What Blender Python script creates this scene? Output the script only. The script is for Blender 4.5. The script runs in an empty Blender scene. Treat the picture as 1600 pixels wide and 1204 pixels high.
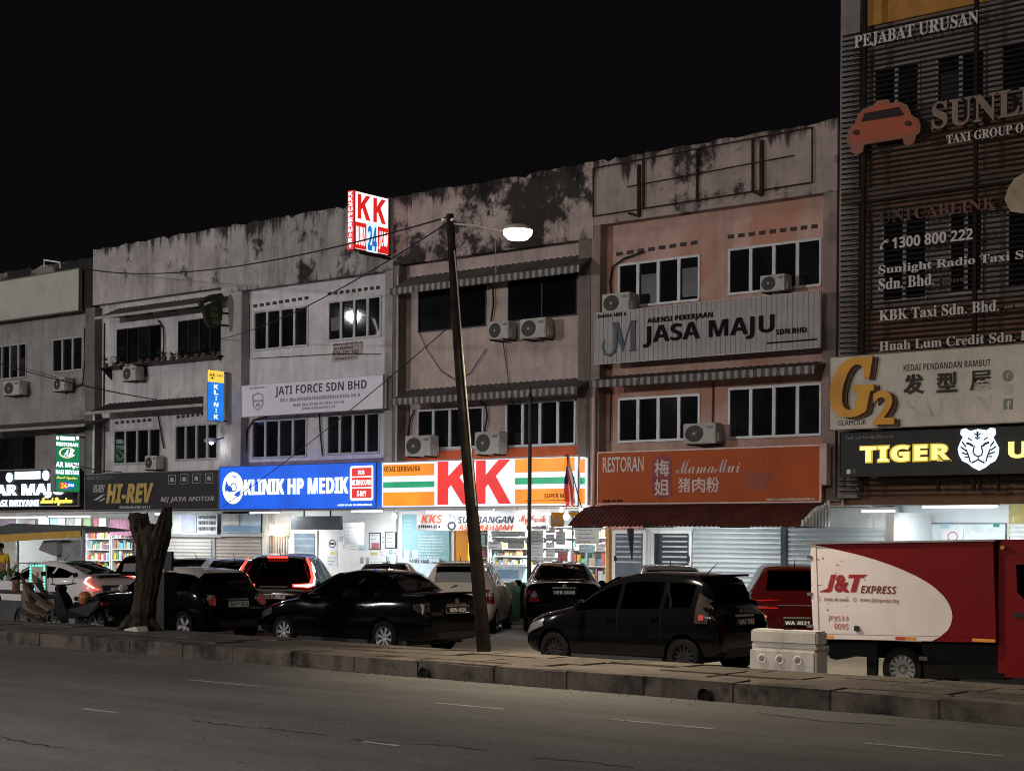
import bpy, bmesh, math, random
from mathutils import Vector, Matrix
random.seed(7)
SC = bpy.context.scene
COL = SC.collection
R_ = math.radians

# ---------------------------------------------------------------- camera
F_PX, YAW, EYE, ROLL = 2500.0, R_(38.9), 2.06, R_(0.4)
CY, SY = math.cos(YAW), math.sin(YAW)
cam_d = bpy.data.cameras.new('camera')
cam_d.sensor_width = 36.0
cam_d.lens = F_PX / 1600 * 36
cam_d.shift_y = 238 / 1600
cam_d.clip_end = 600
cam = bpy.data.objects.new('camera', cam_d)
COL.objects.link(cam)
cam.matrix_world = Matrix.Translation((0, 0, EYE)) @ Matrix.Rotation(YAW, 4, 'Z') @ Matrix.Rotation(R_(90), 4, 'X') @ Matrix.Rotation(ROLL, 4, 'Z')
SC.camera = cam

# ---------------------------------------------------------------- world, light, exposure
W = bpy.data.worlds.new('World'); SC.world = W; W.use_nodes = True
wn = W.node_tree.nodes
bg = wn['Background']
bg.inputs[0].default_value = (0.0030, 0.0030, 0.0034, 1); bg.inputs[1].default_value = 1.0
sun_d = bpy.data.lights.new('fill_sun', 'SUN'); sun_d.energy = 0.30; sun_d.angle = R_(18); sun_d.color = (1, .90, .84)  # added soft fill for even light on the facades
sun = bpy.data.objects.new('fill_sun', sun_d); COL.objects.link(sun)
sun.rotation_euler = (R_(52), 0, R_(22))
SC.view_settings.view_transform = 'Standard'
try: SC.view_settings.look = 'None'
except Exception: pass
SC.view_settings.exposure = 0.0; SC.view_settings.gamma = 1.0; SC.view_settings.use_curve_mapping = False
SC.cycles.use_denoising = True
SC.cycles.max_bounces = 6
SC.cycles.filter_width = 1.0
SC.cycles.sample_clamp_indirect = 4.0

# ---------------------------------------------------------------- pixel rays -> points on real planes
def ray(px, py):
    dx, dy = px - 800, py - 840
    a = (dx * math.cos(ROLL) + dy * math.sin(ROLL)) / F_PX
    b = (dx * math.sin(ROLL) - dy * math.cos(ROLL)) / F_PX
    return a * CY - SY, a * SY + CY, b
class PlaneY:                       # a plane facing the street
    def __init__(s, Y): s.Y = Y
    def uv(s, px, py):
        x, y, z = ray(px, py); t = s.Y / y
        return x * t, EYE + z * t
    def w(s, u, v, d=0.0): return Vector((u, s.Y - d, v))
class PlaneX:                       # a plane facing along the row, to +X
    def __init__(s, X): s.X = X
    def uv(s, px, py):
        x, y, z = ray(px, py); t = s.X / x
        return y * t, EYE + z * t
    def w(s, u, v, d=0.0): return Vector((s.X + d, u, v))
def P(px, py, Y): return PlaneY(Y).uv(px, py)
def G(px, py, z=0.0):
    x, y, b = ray(px, py); t = (z - EYE) / b
    return Vector((x * t, y * t, z))
def RC(pl, xl, xr, yt, yb, xm=None):        # rectangle on a plane: edges xl, xr; top and bottom read at xm
    xm = xl if xm is None else xm
    ym = (yt + yb) / 2
    return pl.uv(xl, ym)[0], pl.uv(xr, ym)[0], pl.uv(xm, yb)[1], pl.uv(xm, yt)[1]

# ---------------------------------------------------------------- mesh builder
ORG = {}
def org(o): return ORG.get(o.name, Vector((0, 0, 0))) if o is not None else Vector((0, 0, 0))
class MB:
    def __init__(s): s.v = []; s.f = []
    def add(s, vs, fs):
        b = len(s.v); s.v += [tuple(p) for p in vs]; s.f += [tuple(b + i for i in f) for f in fs]; return s
    def box(s, x0, x1, y0, y1, z0, z1):
        v = [(x, y, z) for z in (z0, z1) for y in (y0, y1) for x in (x0, x1)]
        return s.add(v, [(0, 2, 3, 1), (4, 5, 7, 6), (0, 1, 5, 4), (2, 6, 7, 3), (0, 4, 6, 2), (1, 3, 7, 5)])
    def bbox(s, x0, x1, y0, y1, z0, z1, b=.02):     # box with chamfered edges
        cx, cy, cz = (x0 + x1) / 2, (y0 + y1) / 2, (z0 + z1) / 2
        bm = bmesh.new(); bmesh.ops.create_cube(bm, size=1)
        for q in bm.verts: q.co = (cx + q.co.x * (x1 - x0), cy + q.co.y * (y1 - y0), cz + q.co.z * (z1 - z0))
        bmesh.ops.bevel(bm, geom=bm.edges[:], offset=b, segments=2, affect='EDGES')
        return s.bm(bm)
    def bm(s, bm):
        bm.verts.index_update(); vs = [q.co.copy() for q in bm.verts]; fs = [[q.index for q in f.verts] for f in bm.faces]; bm.free()
        return s.add(vs, fs)
    def prism(s, loop0, loop1):                     # two matching loops, closed
        n = len(loop0)
        return s.add(list(loop0) + list(loop1), [tuple(range(n))[::-1], tuple(range(n, 2 * n))] + [(i, (i + 1) % n, n + (i + 1) % n, n + i) for i in range(n)])
    def poly(s, pts): return s.add(pts, [tuple(range(len(pts)))])
    def tube(s, pts, r, n=8, cap=True):
        pts = [Vector(p) for p in pts]; rs = r if isinstance(r, (list, tuple)) else [r] * len(pts)
        vs = []; fs = []; prev = None
        for i, p in enumerate(pts):
            d = (pts[min(i + 1, len(pts) - 1)] - pts[max(i - 1, 0)])
            d = d.normalized() if d.length > 1e-9 else Vector((0, 0, 1))
            if prev is None:
                a = Vector((0, 0, 1)) if abs(d.z) < .9 else Vector((1, 0, 0))
                u = d.cross(a).normalized()
            else: u = (prev - d * prev.dot(d)).normalized()
            prev = u; w = d.cross(u)
            for k in range(n):
                t = 2 * math.pi * k / n
                vs.append(p + (u * math.cos(t) + w * math.sin(t)) * rs[i])
        for i in range(len(pts) - 1):
            for k in range(n):
                fs.append((i * n + k, i * n + (k + 1) % n, (i + 1) * n + (k + 1) % n, (i + 1) * n + k))
        if cap: fs += [tuple(range(n))[::-1], tuple((len(pts) - 1) * n + k for k in range(n))]
        return s.add(vs, fs)
    def cyl(s, p0, p1, r, n=16): return s.tube([p0, p1], r, n)
    def rev(s, prof, c, ax='y', n=24):              # lathe: profile of (radius, along axis)
        vs = []; fs = []; c = Vector(c); m = len(prof)
        for k in range(n):
            t = 2 * math.pi * k / n
            for r, h in prof:
                q = (r * math.cos(t), h, r * math.sin(t)) if ax == 'y' else ((r * math.cos(t), r * math.sin(t), h) if ax == 'z' else (h, r * math.cos(t), r * math.sin(t)))
                vs.append(c + Vector(q))
        for k in range(n):
            for i in range(m - 1):
                fs.append((k * m + i, ((k + 1) % n) * m + i, ((k + 1) % n) * m + i + 1, k * m + i + 1))
        return s.add(vs, fs)
    def build(s, name, mat, parent=None, smooth=False, loc=None, link=True):
        o_ = org(parent) if parent is not None else Vector(loc or (0, 0, 0))
        me = bpy.data.meshes.new(name)
        me.from_pydata([(p[0] - o_.x, p[1] - o_.y, p[2] - o_.z) for p in s.v], [], s.f)
        if mat is not None: me.materials.append(mat)
        if smooth:
            bm = bmesh.new(); bm.from_mesh(me); bmesh.ops.recalc_face_normals(bm, faces=bm.faces); bm.to_mesh(me); bm.free()
            me.shade_smooth()
            if smooth != True: me.set_sharp_from_angle(angle=R_(smooth))
        o = bpy.data.objects.new(name, me); COL.objects.link(o)
        if parent is not None: o.parent = parent
        else: o.location = o_
        ORG[o.name] = o_
        return o
def tag(o, label=None, cat=None, group=None, kind=None):
    for k, v in (('label', label), ('category', cat), ('group', group), ('kind', kind)):
        if v: o[k] = v
    return o
def thing(name, loc, label, cat, group=None, rz=0.0):
    o = bpy.data.objects.new(name, None); COL.objects.link(o)
    o.location = loc; o.empty_display_size = .2; o.rotation_euler.z = rz
    ORG[o.name] = Vector(loc)
    return tag(o, label, cat, group)
def kids(o): return [c for c in COL.objects if c.parent == o]
def copy_tree(o, parent=None):
    c = o.copy(); COL.objects.link(c)
    if parent is not None: c.parent = parent
    for ch in KIDS_OF(o): copy_tree(ch, c)
    return c
def KIDS_OF(o): return list(o.children)

# ---------------------------------------------------------------- materials
def lin(c): return tuple(((x / 255) / 12.92 if x / 255 <= .04045 else ((x / 255 + .055) / 1.055) ** 2.4) for x in c)
MATS = {}
def nodes(name):
    m = bpy.data.materials.new(name); m.use_nodes = True
    return m, m.node_tree.nodes, m.node_tree.links, m.node_tree.nodes['Principled BSDF']
def noise(n, l, scale, detail=4, rough=.6, vec=None, stretch=None, co='pos'):
    t = n.new('ShaderNodeTexNoise'); t.inputs['Scale'].default_value = scale; t.inputs['Detail'].default_value = detail; t.inputs['Roughness'].default_value = rough
    src = (n.new('ShaderNodeNewGeometry').outputs['Position'] if co == 'pos' else n.new('ShaderNodeTexCoord').outputs['Object'])
    if stretch or vec:
        mp = n.new('ShaderNodeMapping'); mp.inputs['Scale'].default_value = stretch or (1, 1, 1); mp.inputs['Location'].default_value = vec or (0, 0, 0)
        l.new(src, mp.inputs[0]); src = mp.outputs[0]
    l.new(src, t.inputs['Vector']); return t.outputs['Fac']
def ramp(n, l, src, a, b, ca=(0, 0, 0), cb=(1, 1, 1)):
    r = n.new('ShaderNodeValToRGB'); e = r.color_ramp.elements
    e[0].position = a; e[1].position = b; e[0].color = (*ca, 1); e[1].color = (*cb, 1)
    l.new(src, r.inputs[0]); return r.outputs[0]
def mixc(n, l, fac, a, b, mode='MIX'):
    m = n.new('ShaderNodeMix'); m.data_type = 'RGBA'; m.blend_type = mode
    for s, v in ((m.inputs['Factor'], fac), (m.inputs['A'], a), (m.inputs['B'], b)):
        if isinstance(v, (int, float)): s.default_value = v
        elif isinstance(v, tuple): s.default_value = (*v, 1)
        else: l.new(v, s)
    return m.outputs['Result']
def math_(n, l, op, a, b=0.0, clamp=False):
    m = n.new('ShaderNodeMath'); m.operation = op; m.use_clamp = clamp
    for s, v in ((m.inputs[0], a), (m.inputs[1], b)):
        if isinstance(v, (int, float)): s.default_value = v
        else: l.new(v, s)
    return m.outputs[0]
def bump(n, l, b, src, strength=.3, dist=.02):
    k = n.new('ShaderNodeBump'); k.inputs['Strength'].default_value = strength; k.inputs['Distance'].default_value = dist
    l.new(src, k.inputs['Height']); l.new(k.outputs[0], b.inputs['Normal'])
def pm(name, col, rough=.6, metal=0.0, var=.25, vs=3.0, spec=.22, coat=0.0, bmp=0.0, co='obj', dirt=None):
    """plain painted / metal / plastic surface with a little tonal variation"""
    if name in MATS: return MATS[name]
    m, n, l, b = nodes(name)
    b.inputs['Roughness'].default_value = rough; b.inputs['Metallic'].default_value = metal
    b.inputs['Specular IOR Level'].default_value = spec; b.inputs['Coat Weight'].default_value = coat
    f = noise(n, l, vs, 5, .65, co=co)
    c0 = tuple(x * (1 - var) for x in col); c1 = tuple(min(1, x * (1 + var)) for x in col)
    c = ramp(n, l, f, .3, .7, c0, c1)
    if dirt:
        g = noise(n, l, 2.2, 6, .7, co=co, stretch=(1, 1, .35), vec=(3, 1, 2))
        c = mixc(n, l, ramp(n, l, g, .5, .72), c, dirt)
    l.new(c, b.inputs['Base Color'])
    if bmp: bump(n, l, b, noise(n, l, vs * 8, 3, co=co), bmp)
    MATS[name] = m; return m
def em(name, col, strength=1.0, var=0.0, vs=2.0):
    """a lit face: sign panels, tubes, lamps"""
    if name in MATS: return MATS[name]
    m, n, l, b = nodes(name)
    b.inputs['Base Color'].default_value = (*[x * .3 for x in col], 1); b.inputs['Roughness'].default_value = .4
    if var:
        f = noise(n, l, vs, 2, .5)
        l.new(ramp(n, l, f, .3, .7, tuple(x * (1 - var) for x in col), tuple(x * (1 + var) for x in col)), b.inputs['Emission Color'])
    else: b.inputs['Emission Color'].default_value = (*col, 1)
    b.inputs['Emission Strength'].default_value = strength
    MATS[name] = m; return m
def wallmat(name, base, mould=(.018, .017, .016), patch=.5, streak=.4, seed=0.0, second=None, sharp=.05, fine=.25, ps=.62, drip=None):
    """old painted render: mould patches, rain streaks, blotches; patch = share taken by black mould"""
    if name in MATS: return MATS[name]
    m, n, l, b = nodes(name)
    b.inputs['Roughness'].default_value = .9; b.inputs['Specular IOR Level'].default_value = .2
    f = noise(n, l, 1.3, 6, .7, vec=(seed, seed * .7, seed * 1.3))
    c = ramp(n, l, f, .3, .7, tuple(x * (1 - fine) for x in base), tuple(min(1, x * (1 + fine * .6)) for x in base))
    if second:
        f2 = noise(n, l, .7, 4, .6, vec=(seed + 9, 2, 5))
        c = mixc(n, l, ramp(n, l, f2, .48, .6), c, second)
    if streak:
        f3 = noise(n, l, 1.0, 5, .7, stretch=(3.2, 1, .28), vec=(seed + 3, 0, seed))
        c = mixc(n, l, math_(n, l, 'MULTIPLY', ramp(n, l, f3, .47, .75), streak), c, tuple(x * .25 for x in base))
    if patch:
        f4 = noise(n, l, ps, 9, .68, vec=(seed + 20, seed, seed * 2))
        t = 1 - patch
        p = ramp(n, l, f4, .33 + .34 * t, .33 + .34 * t + sharp)
        c = mixc(n, l, math_(n, l, 'MULTIPLY', p, .93), c, mould)
    if drip:                                    # runs of black growth below the coping and above the lower edge
        sx = n.new('ShaderNodeSeparateXYZ'); l.new(n.new('ShaderNodeNewGeometry').outputs['Position'], sx.inputs[0])
        f5 = noise(n, l, 1.0, 7, .72, stretch=(2.6, 1, .5), vec=(seed + 40, 1, seed))
        for (zz, reach, amt) in drip:
            g = math_(n, l, 'MULTIPLY', math_(n, l, 'ABSOLUTE', math_(n, l, 'SUBTRACT', sx.outputs['Z'], zz)), .34 / reach)
            k = ramp(n, l, math_(n, l, 'SUBTRACT', f5, g), .38, .50)
            c = mixc(n, l, math_(n, l, 'MULTIPLY', k, amt), c, mould)
    l.new(c, b.inputs['Base Color'])
    bump(n, l, b, noise(n, l, 14, 5, .7), .25, .02)
    MATS[name] = m; return m
def glassmat(name, tint, refl=.06, rough=.02):
    """thin glass sheet: tinted see-through plus a mirror reflection that grows at grazing angles"""
    if name in MATS: return MATS[name]
    m = bpy.data.materials.new(name); m.use_nodes = True; n = m.node_tree.nodes; l = m.node_tree.links; n.clear()
    t = n.new('ShaderNodeBsdfTransparent'); t.inputs[0].default_value = (*tint, 1)
    g = n.new('ShaderNodeBsdfGlossy'); g.inputs['Roughness'].default_value = rough; g.inputs[0].default_value = (.9, .9, .9, 1)
    fr = n.new('ShaderNodeFresnel'); fr.inputs[0].default_value = 1.36
    mx = n.new('ShaderNodeMixShader'); o = n.new('ShaderNodeOutputMaterial')
    l.new(fr.outputs[0], mx.inputs[0]); l.new(t.outputs[0], mx.inputs[1]); l.new(g.outputs[0], mx.inputs[2]); l.new(mx.outputs[0], o.inputs[0])
    MATS[name] = m; return m
def asphalt(name, c0, c1, spot=.5):
    m, n, l, b = nodes(name)
    b.inputs['Roughness'].default_value = .82; b.inputs['Specular IOR Level'].default_value = .35
    big = noise(n, l, .22, 5, .6, stretch=(.5, 1.3, 1))
    mid = noise(n, l, 1.7, 6, .7, stretch=(.35, 1.5, 1)); fin = noise(n, l, 34, 2, .9)
    s = math_(n, l, 'ADD', math_(n, l, 'MULTIPLY', big, .40), math_(n, l, 'ADD', math_(n, l, 'MULTIPLY', mid, .24), math_(n, l, 'MULTIPLY', fin, .36)))
    lane = noise(n, l, 1.0, 4, .6, stretch=(.035, .85, 1), vec=(2, 7, 0))
    c = ramp(n, l, s, .41, .60, c0, c1)
    c = mixc(n, l, math_(n, l, 'MULTIPLY', ramp(n, l, lane, .42, .66), .45), c, tuple(x * .62 for x in c0))
    oil = noise(n, l, .55, 5, .7, vec=(11, 3, 0))
    c = mixc(n, l, math_(n, l, 'MULTIPLY', ramp(n, l, oil, .60, .72), .5), c, tuple(x * .5 for x in c0))
    sp = noise(n, l, 9, 2, .5, vec=(4, 8, 0))
    c = mixc(n, l, math_(n, l, 'MULTIPLY', ramp(n, l, sp, .70, .74), spot), c, tuple(x * .35 for x in c0))
    crack = n.new('ShaderNodeTexVoronoi'); crack.feature = 'DISTANCE_TO_EDGE'; crack.inputs['Scale'].default_value = .38
    pos = n.new('ShaderNodeNewGeometry').outputs['Position']
    wv = n.new('ShaderNodeTexNoise'); wv.inputs['Scale'].default_value = 1.6; l.new(pos, wv.inputs['Vector'])
    ad = n.new('ShaderNodeVectorMath'); ad.operation = 'ADD'; l.new(pos, ad.inputs[0]); l.new(wv.outputs['Color'], ad.inputs[1]); l.new(ad.outputs[0], crack.inputs['Vector'])
    c = mixc(n, l, math_(n, l, 'MULTIPLY', ramp(n, l, crack.outputs['Distance'], 0.0, .012, (1, 1, 1), (0, 0, 0)), .16), c, tuple(x * .3 for x in c0))
    l.new(c, b.inputs['Base Color'])
    bump(n, l, b, fin, .5, .02)
    MATS[name] = m; return m

# ---------------------------------------------------------------- lettering
def _map(s, up, lo, dg):
    out = ''
    for ch in s:
        if 'A' <= ch <= 'Z': out += chr(up + ord(ch) - 65)
        elif 'a' <= ch <= 'z': out += chr(lo + ord(ch) - 97)
        elif dg and '0' <= ch <= '9': out += chr(dg + ord(ch) - 48)
        else: out += ch
    return out
def bold(s): return _map(s, 0x1D5D4, 0x1D5EE, 0x1D7EC)
def boldit(s): return _map(s, 0x1D63C, 0x1D656, 0)
def serif(s): return _map(s, 0x1D400, 0x1D41A, 0x1D7CE)
def serifit(s): return _map(s, 0x1D468, 0x1D482, 0)
def script(s): return _map(s, 0x1D4D0, 0x1D4EA, 0)
_TX = {}
def text_geo(s, weight=0.0, shear=0.0, extrude=0.0, space=1.0):
    key = (s, weight, shear, extrude, space)
    if key in _TX: return _TX[key]
    c = bpy.data.curves.new('text', 'FONT'); c.body = s; c.offset = weight; c.shear = shear; c.extrude = extrude; c.space_character = space; c.resolution_u = 3
    o = bpy.data.objects.new('text', c)
    me = o.to_mesh()
    vs = [v.co.copy() for v in me.vertices]; fs = [tuple(p.vertices) for p in me.polygons]
    o.to_mesh_clear(); bpy.data.objects.remove(o); bpy.data.curves.remove(c)
    x0, x1 = min(v.x for v in vs), max(v.x for v in vs); y0, y1 = min(v.y for v in vs), max(v.y for v in vs)
    out = ([((v.x - x0) / (x1 - x0), (v.y - y0) / (y1 - y0), (v.z + extrude) / (2 * extrude) if extrude else 0.0) for v in vs], fs)
    _TX[key] = out; return out
def TX(parent, pl, s, xl, xr, yt, yb, mat, d=.006, xm=None, weight=0.0, shear=0.0, deep=0.0, name='lettering', space=1.0):
    u0, u1, v0, v1 = RC(pl, xl, xr, yt, yb, xm)
    vs, fs = text_geo(s, weight, shear, .1 if deep else 0.0, space)
    mb = MB(); mb.add([pl.w(u0 + (u1 - u0) * a, v0 + (v1 - v0) * b, d + deep * c) for a, b, c in vs], fs)
    return mb.build(name, mat, parent)
def PQ(parent, pl, xl, xr, yt, yb, mat, name, d=.004, xm=None, deep=0.0):     # flat print or thin plate, pixel-measured
    u0, u1, v0, v1 = RC(pl, xl, xr, yt, yb, xm)
    mb = MB()
    q = [(u0, v0), (u1, v0), (u1, v1), (u0, v1)]
    if deep: mb.prism([pl.w(a, b, d) for a, b in q], [pl.w(a, b, d + deep) for a, b in q])
    else: mb.poly([pl.w(a, b, d) for a, b in q])
    return mb.build(name, mat, parent)
def PG(parent, pl, pts, mat, name, d=.004, deep=0.0):                           # polygon traced on a sign face
    q = [pl.uv(*p) for p in pts]; mb = MB()
    if deep: mb.prism([pl.w(a, b, d) for a, b in q], [pl.w(a, b, d + deep) for a, b in q])
    else: mb.poly([pl.w(a, b, d) for a, b in q])
    return mb.build(name, mat, parent)
def EL(cx, cy, rx, ry, n=28, a0=0, a1=360): return [(cx + rx * math.cos(R_(a0 + (a1 - a0) * k / (n if a1 - a0 == 360 else n - 1))), cy - ry * math.sin(R_(a0 + (a1 - a0) * k / (n if a1 - a0 == 360 else n - 1)))) for k in range(n)]
def RING(parent, pl, cx, cy, rx, ry, th, mat, name, d=.006, a0=0, a1=360, n=32):
    A = [pl.uv(*p) for p in EL(cx, cy, rx, ry, n, a0, a1)]; B = [pl.uv(*p) for p in EL(cx, cy, rx - th, ry - th * ry / rx, n, a0, a1)]
    mb = MB(); mb.v = [tuple(pl.w(a, b, d)) for a, b in A + B]
    m = n if a1 - a0 == 360 else n - 1
    mb.f = [(i, (i + 1) % n, n + (i + 1) % n, n + i) for i in range(m)]
    return mb.build(name, mat, parent)
def BARS(parent, pl, xl, xr, yt, yb, mat, d=.006, xm=None, seed=1, name='fine_print'):   # print too small to read: word-sized strokes
    u0, u1, v0, v1 = RC(pl, xl, xr, yt, yb, xm); rnd = random.Random(seed); mb = MB(); u = u0; h = v1 - v0
    while u < u1 - h * .3:
        wd = min(h * rnd.uniform(.5, .8), u1 - u); k = rnd.uniform(.75, 1)
        mb.poly([pl.w(a, b, d) for a, b in ((u, v0), (u + wd, v0), (u + wd, v0 + h * k), (u, v0 + h * k))])
        u += wd + h * (.22 if rnd.random() < .8 else .7)
    return mb.build(name, mat, parent)
def signbox(parent, pl, xl, xr, yt, yb, deep, mat, name='sign_box', xm=None):
    u0, u1, v0, v1 = RC(pl, xl, xr, yt, yb, xm); mb = MB()
    q = [(u0, v0), (u1, v0), (u1, v1), (u0, v1)]
    mb.prism([pl.w(a, b, -deep) for a, b in q], [pl.w(a, b, 0) for a, b in q])
    return mb.build(name, mat, parent)
def frame_(parent, pl, xl, xr, yt, yb, mat, t=.05, d=.03, xm=None, name='sign_frame'):
    u0, u1, v0, v1 = RC(pl, xl, xr, yt, yb, xm); mb = MB()
    for a0, a1, b0, b1 in ((u0 - t, u1 + t, v1, v1 + t), (u0 - t, u1 + t, v0 - t, v0), (u0 - t, u0, v0, v1), (u1, u1 + t, v0, v1)):
        q = [(a0, b0), (a1, b0), (a1, b1), (a0, b1)]
        mb.prism([pl.w(a, b, -.04) for a, b in q], [pl.w(a, b, d) for a, b in q])
    return mb.build(name, mat, parent)
def pxX(px, py, Y): return PlaneY(Y).uv(px, py)[0]
def perpY(px, py, X):
    x, y, z = ray(px, py); return y * X / x
def area(name, parent, loc, sx, sy, power, col=(1, 1, 1), rot=(0, 0, 0), spread=None):
    d = bpy.data.lights.new(name, 'AREA'); d.shape = 'RECTANGLE'; d.size = sx; d.size_y = sy; d.energy = power; d.color = col
    o = bpy.data.objects.new(name, d); COL.objects.link(o); o.location = Vector(loc) - org(parent); o.rotation_euler = rot
    if parent is not None: o.parent = parent
    return o
def point(name, parent, loc, r, power, col=(1, 1, 1)):
    d = bpy.data.lights.new(name, 'POINT'); d.shadow_soft_size = r; d.energy = power; d.color = col
    o = bpy.data.objects.new(name, d); COL.objects.link(o); o.location = Vector(loc) - org(parent)
    if parent is not None: o.parent = parent
    return o
# ================================================================ the setting
YF, YW, YS = 30.55, 30.85, 32.2            # facade line, recessed upper walls, shop fronts
XB = [-47.9, -41.5, -35.05, -28.7, -22.25, -15.9, -9.3]
ROADZ, KERBZ = .16, .38
M_road = asphalt('asphalt', (.066, .064, .059), (.142, .139, .131))
M_lot = asphalt('lot_paving', (.20, .185, .155), (.28, .26, .22), .3)
M_conc = wallmat('kerb_concrete', (.105, .088, .074), (.012, .010, .009), .55, .75, 4.0, None, .16, .5, 1.7)
M_slab = wallmat('slab_concrete', (.098, .084, .068), (.02, .017, .014), .46, .3, 8.0, (.07, .06, .048), .2, .35)
M_mark = pm('worn_paint', (.34, .33, .31), .8, var=.35, vs=5, co='pos')
def sheet(name, x0, x1, y0, y1, z, m):
    return tag(MB().add([(x0, y0, z), (x1, y0, z), (x1, y1, z), (x0, y1, z)], [(0, 1, 2, 3)]).build(name, m), kind='structure')
sheet('ground', -400, 400, -300, 400, -.30, M_lot)
sheet('road', -160, 120, -24, 16.19, ROADZ, M_road)
lot = tag(MB().box(-160, 120, 18.42, 29.6, -.28, 0).build('parking_lot', M_lot), kind='structure')
walk = tag(MB().box(-60, 10, 29.6, 41, -.25, .15).build('walkway', pm('tiled_floor', (.35, .33, .30), .4, var=.15)), kind='structure')
mk = bpy.data.objects.new('lane_marking', None)
for i, (a, b, y) in enumerate(((-12.2, -11.2, 13.76), (-9.72, -8.5, 13.76), (-6.85, -5.5, 13.76), (-14.64, -14.04, 10.68), (-10.4, -9.95, 10.7), (-16.6, -15.2, 13.76))):
    tag(MB().add([(a, y - .035, ROADZ + .004), (b, y - .035, ROADZ + .004), (b, y + .035, ROADZ + .004), (a, y + .035, ROADZ + .004)], [(0, 1, 2, 3)]).build('lane_marking', M_mark), kind='structure')
bpy.data.objects.remove(mk)
# parking bay line seen beside the lamp post
q0, q1 = G(752, 1003), G(830, 972)
dd = (q1 - q0).normalized(); nn = Vector((-dd.y, dd.x, 0)) * .05
tag(MB().add([q0 + nn + Vector((0, 0, .004)), q0 - nn + Vector((0, 0, .004)), q1 - nn + Vector((0, 0, .004)), q1 + nn + Vector((0, 0, .004))], [(0, 1, 2, 3)]).build('bay_line', M_mark), kind='structure')
# median: kerbstones in front, slabs behind
med = tag(MB().box(-62, 12, 16.30, 18.40, -.2, KERBZ - .06).build('median', M_conc), kind='structure')
rk = random.Random(3)
x = -61.0
KERBS = []
while x < 9:
    ln = rk.uniform(1.15, 1.35)
    j = rk.uniform(-.007, .007); t = rk.uniform(-.008, .008)
    near = -30 < x < 3
    mb = MB()
    if near: mb.bbox(x + .003, x + ln - .003, 16.18 + j, 16.62 + j, -.15, KERBZ + t, .014); mb.v = [(p[0], p[1] + rk.uniform(-.012, .012), p[2] + rk.uniform(-.014, .010)) for p in mb.v]
    else: mb.box(x + .012, x + ln - .012, 16.18 + j, 16.62 + j, -.15, KERBZ + t)
    mb.build('kerbstone', M_conc, med, smooth=35)
    x += ln
for row in range(3):
    y0 = 16.64 + row * .59; x = -60 + rk.uniform(0, .6)
    while x < 8:
        ln = rk.uniform(.95, 1.25); t = rk.uniform(-.014, .012)
        if -33 < x < 2: MB().bbox(x + .01, x + ln - .01, y0 + .008, y0 + .58, KERBZ - .08, KERBZ - .006 + t, .01).build('paving_slab', M_slab, med)
        x += ln
MB().box(-60, -33, 16.64, 18.40, KERBZ - .08, KERBZ - .012).build('paving_slab', M_slab, med)
for px, py in ((640, 1052), (1110, 1083)):       # drain outlets through the kerb
    g = G(px, py, ROADZ + .07)
    mb = MB(); mb.rev([(.095, -.03), (.095, .004), (.078, .004), (.078, -.03)], (g.x, 16.16, ROADZ + .05), 'y', 18)
    d = mb.build('drain_pipe', M_conc, med, smooth=35)
    MB().rev([(.0, 0), (.079, 0)], (g.x, 16.158, ROADZ + .05), 'y', 18).build('drain_hole', pm('black_void', (.004, .004, .004), .9, var=0), d)
M_crk = pm('crack_tar', (.022, .020, .018), .8)
for pts in (((300, 1124), (345, 1131), (400, 1135), (455, 1141), (520, 1148)), ((545, 1154), (610, 1160), (690, 1163), (780, 1172)), ((0, 1150), (60, 1163), (110, 1168)), ((830, 1184), (900, 1187), (1010, 1200)), ((1180, 1112), (1290, 1126), (1420, 1133))):
    q = [G(*p, ROADZ + .003) for p in pts]; fine = []
    for a, b in zip(q, q[1:]): fine += [a.lerp(b, t / 6) + Vector((0, rk.uniform(-.05, .05), 0)) for t in range(6)]
    mb = MB()
    for p in fine: h = rk.uniform(.006, .022); mb.v += [(p.x, p.y - h, p.z), (p.x, p.y + h, p.z)]
    mb.f = [(2 * k, 2 * k + 2, 2 * k + 3, 2 * k + 1) for k in range(len(fine) - 1)]; tag(mb.build('road_crack', M_crk), kind='structure')
# grit and leaf litter lying along the gutter
mb = MB()
for k in range(420):
    px_, py_ = rk.uniform(-28, 2), 16.12 - abs(rk.gauss(0, .28)) if rk.random() < .6 else rk.uniform(8.5, 16)
    r = rk.uniform(.008, .022); a = rk.uniform(0, 6.28)
    pts = [(px_ + r * math.cos(a + t) * rk.uniform(.7, 1.2), py_ + r * math.sin(a + t), ROADZ + .003) for t in (0, 2.1, 4.2)] + [(px_, py_, ROADZ + r * .8)]
    mb.add(pts, [(0, 1, 3), (1, 2, 3), (2, 0, 3)])
tag(mb.build('road_grit', pm('grit', (.20, .18, .15), .9, var=.5, vs=9, co='pos')), kind='stuff')

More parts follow.
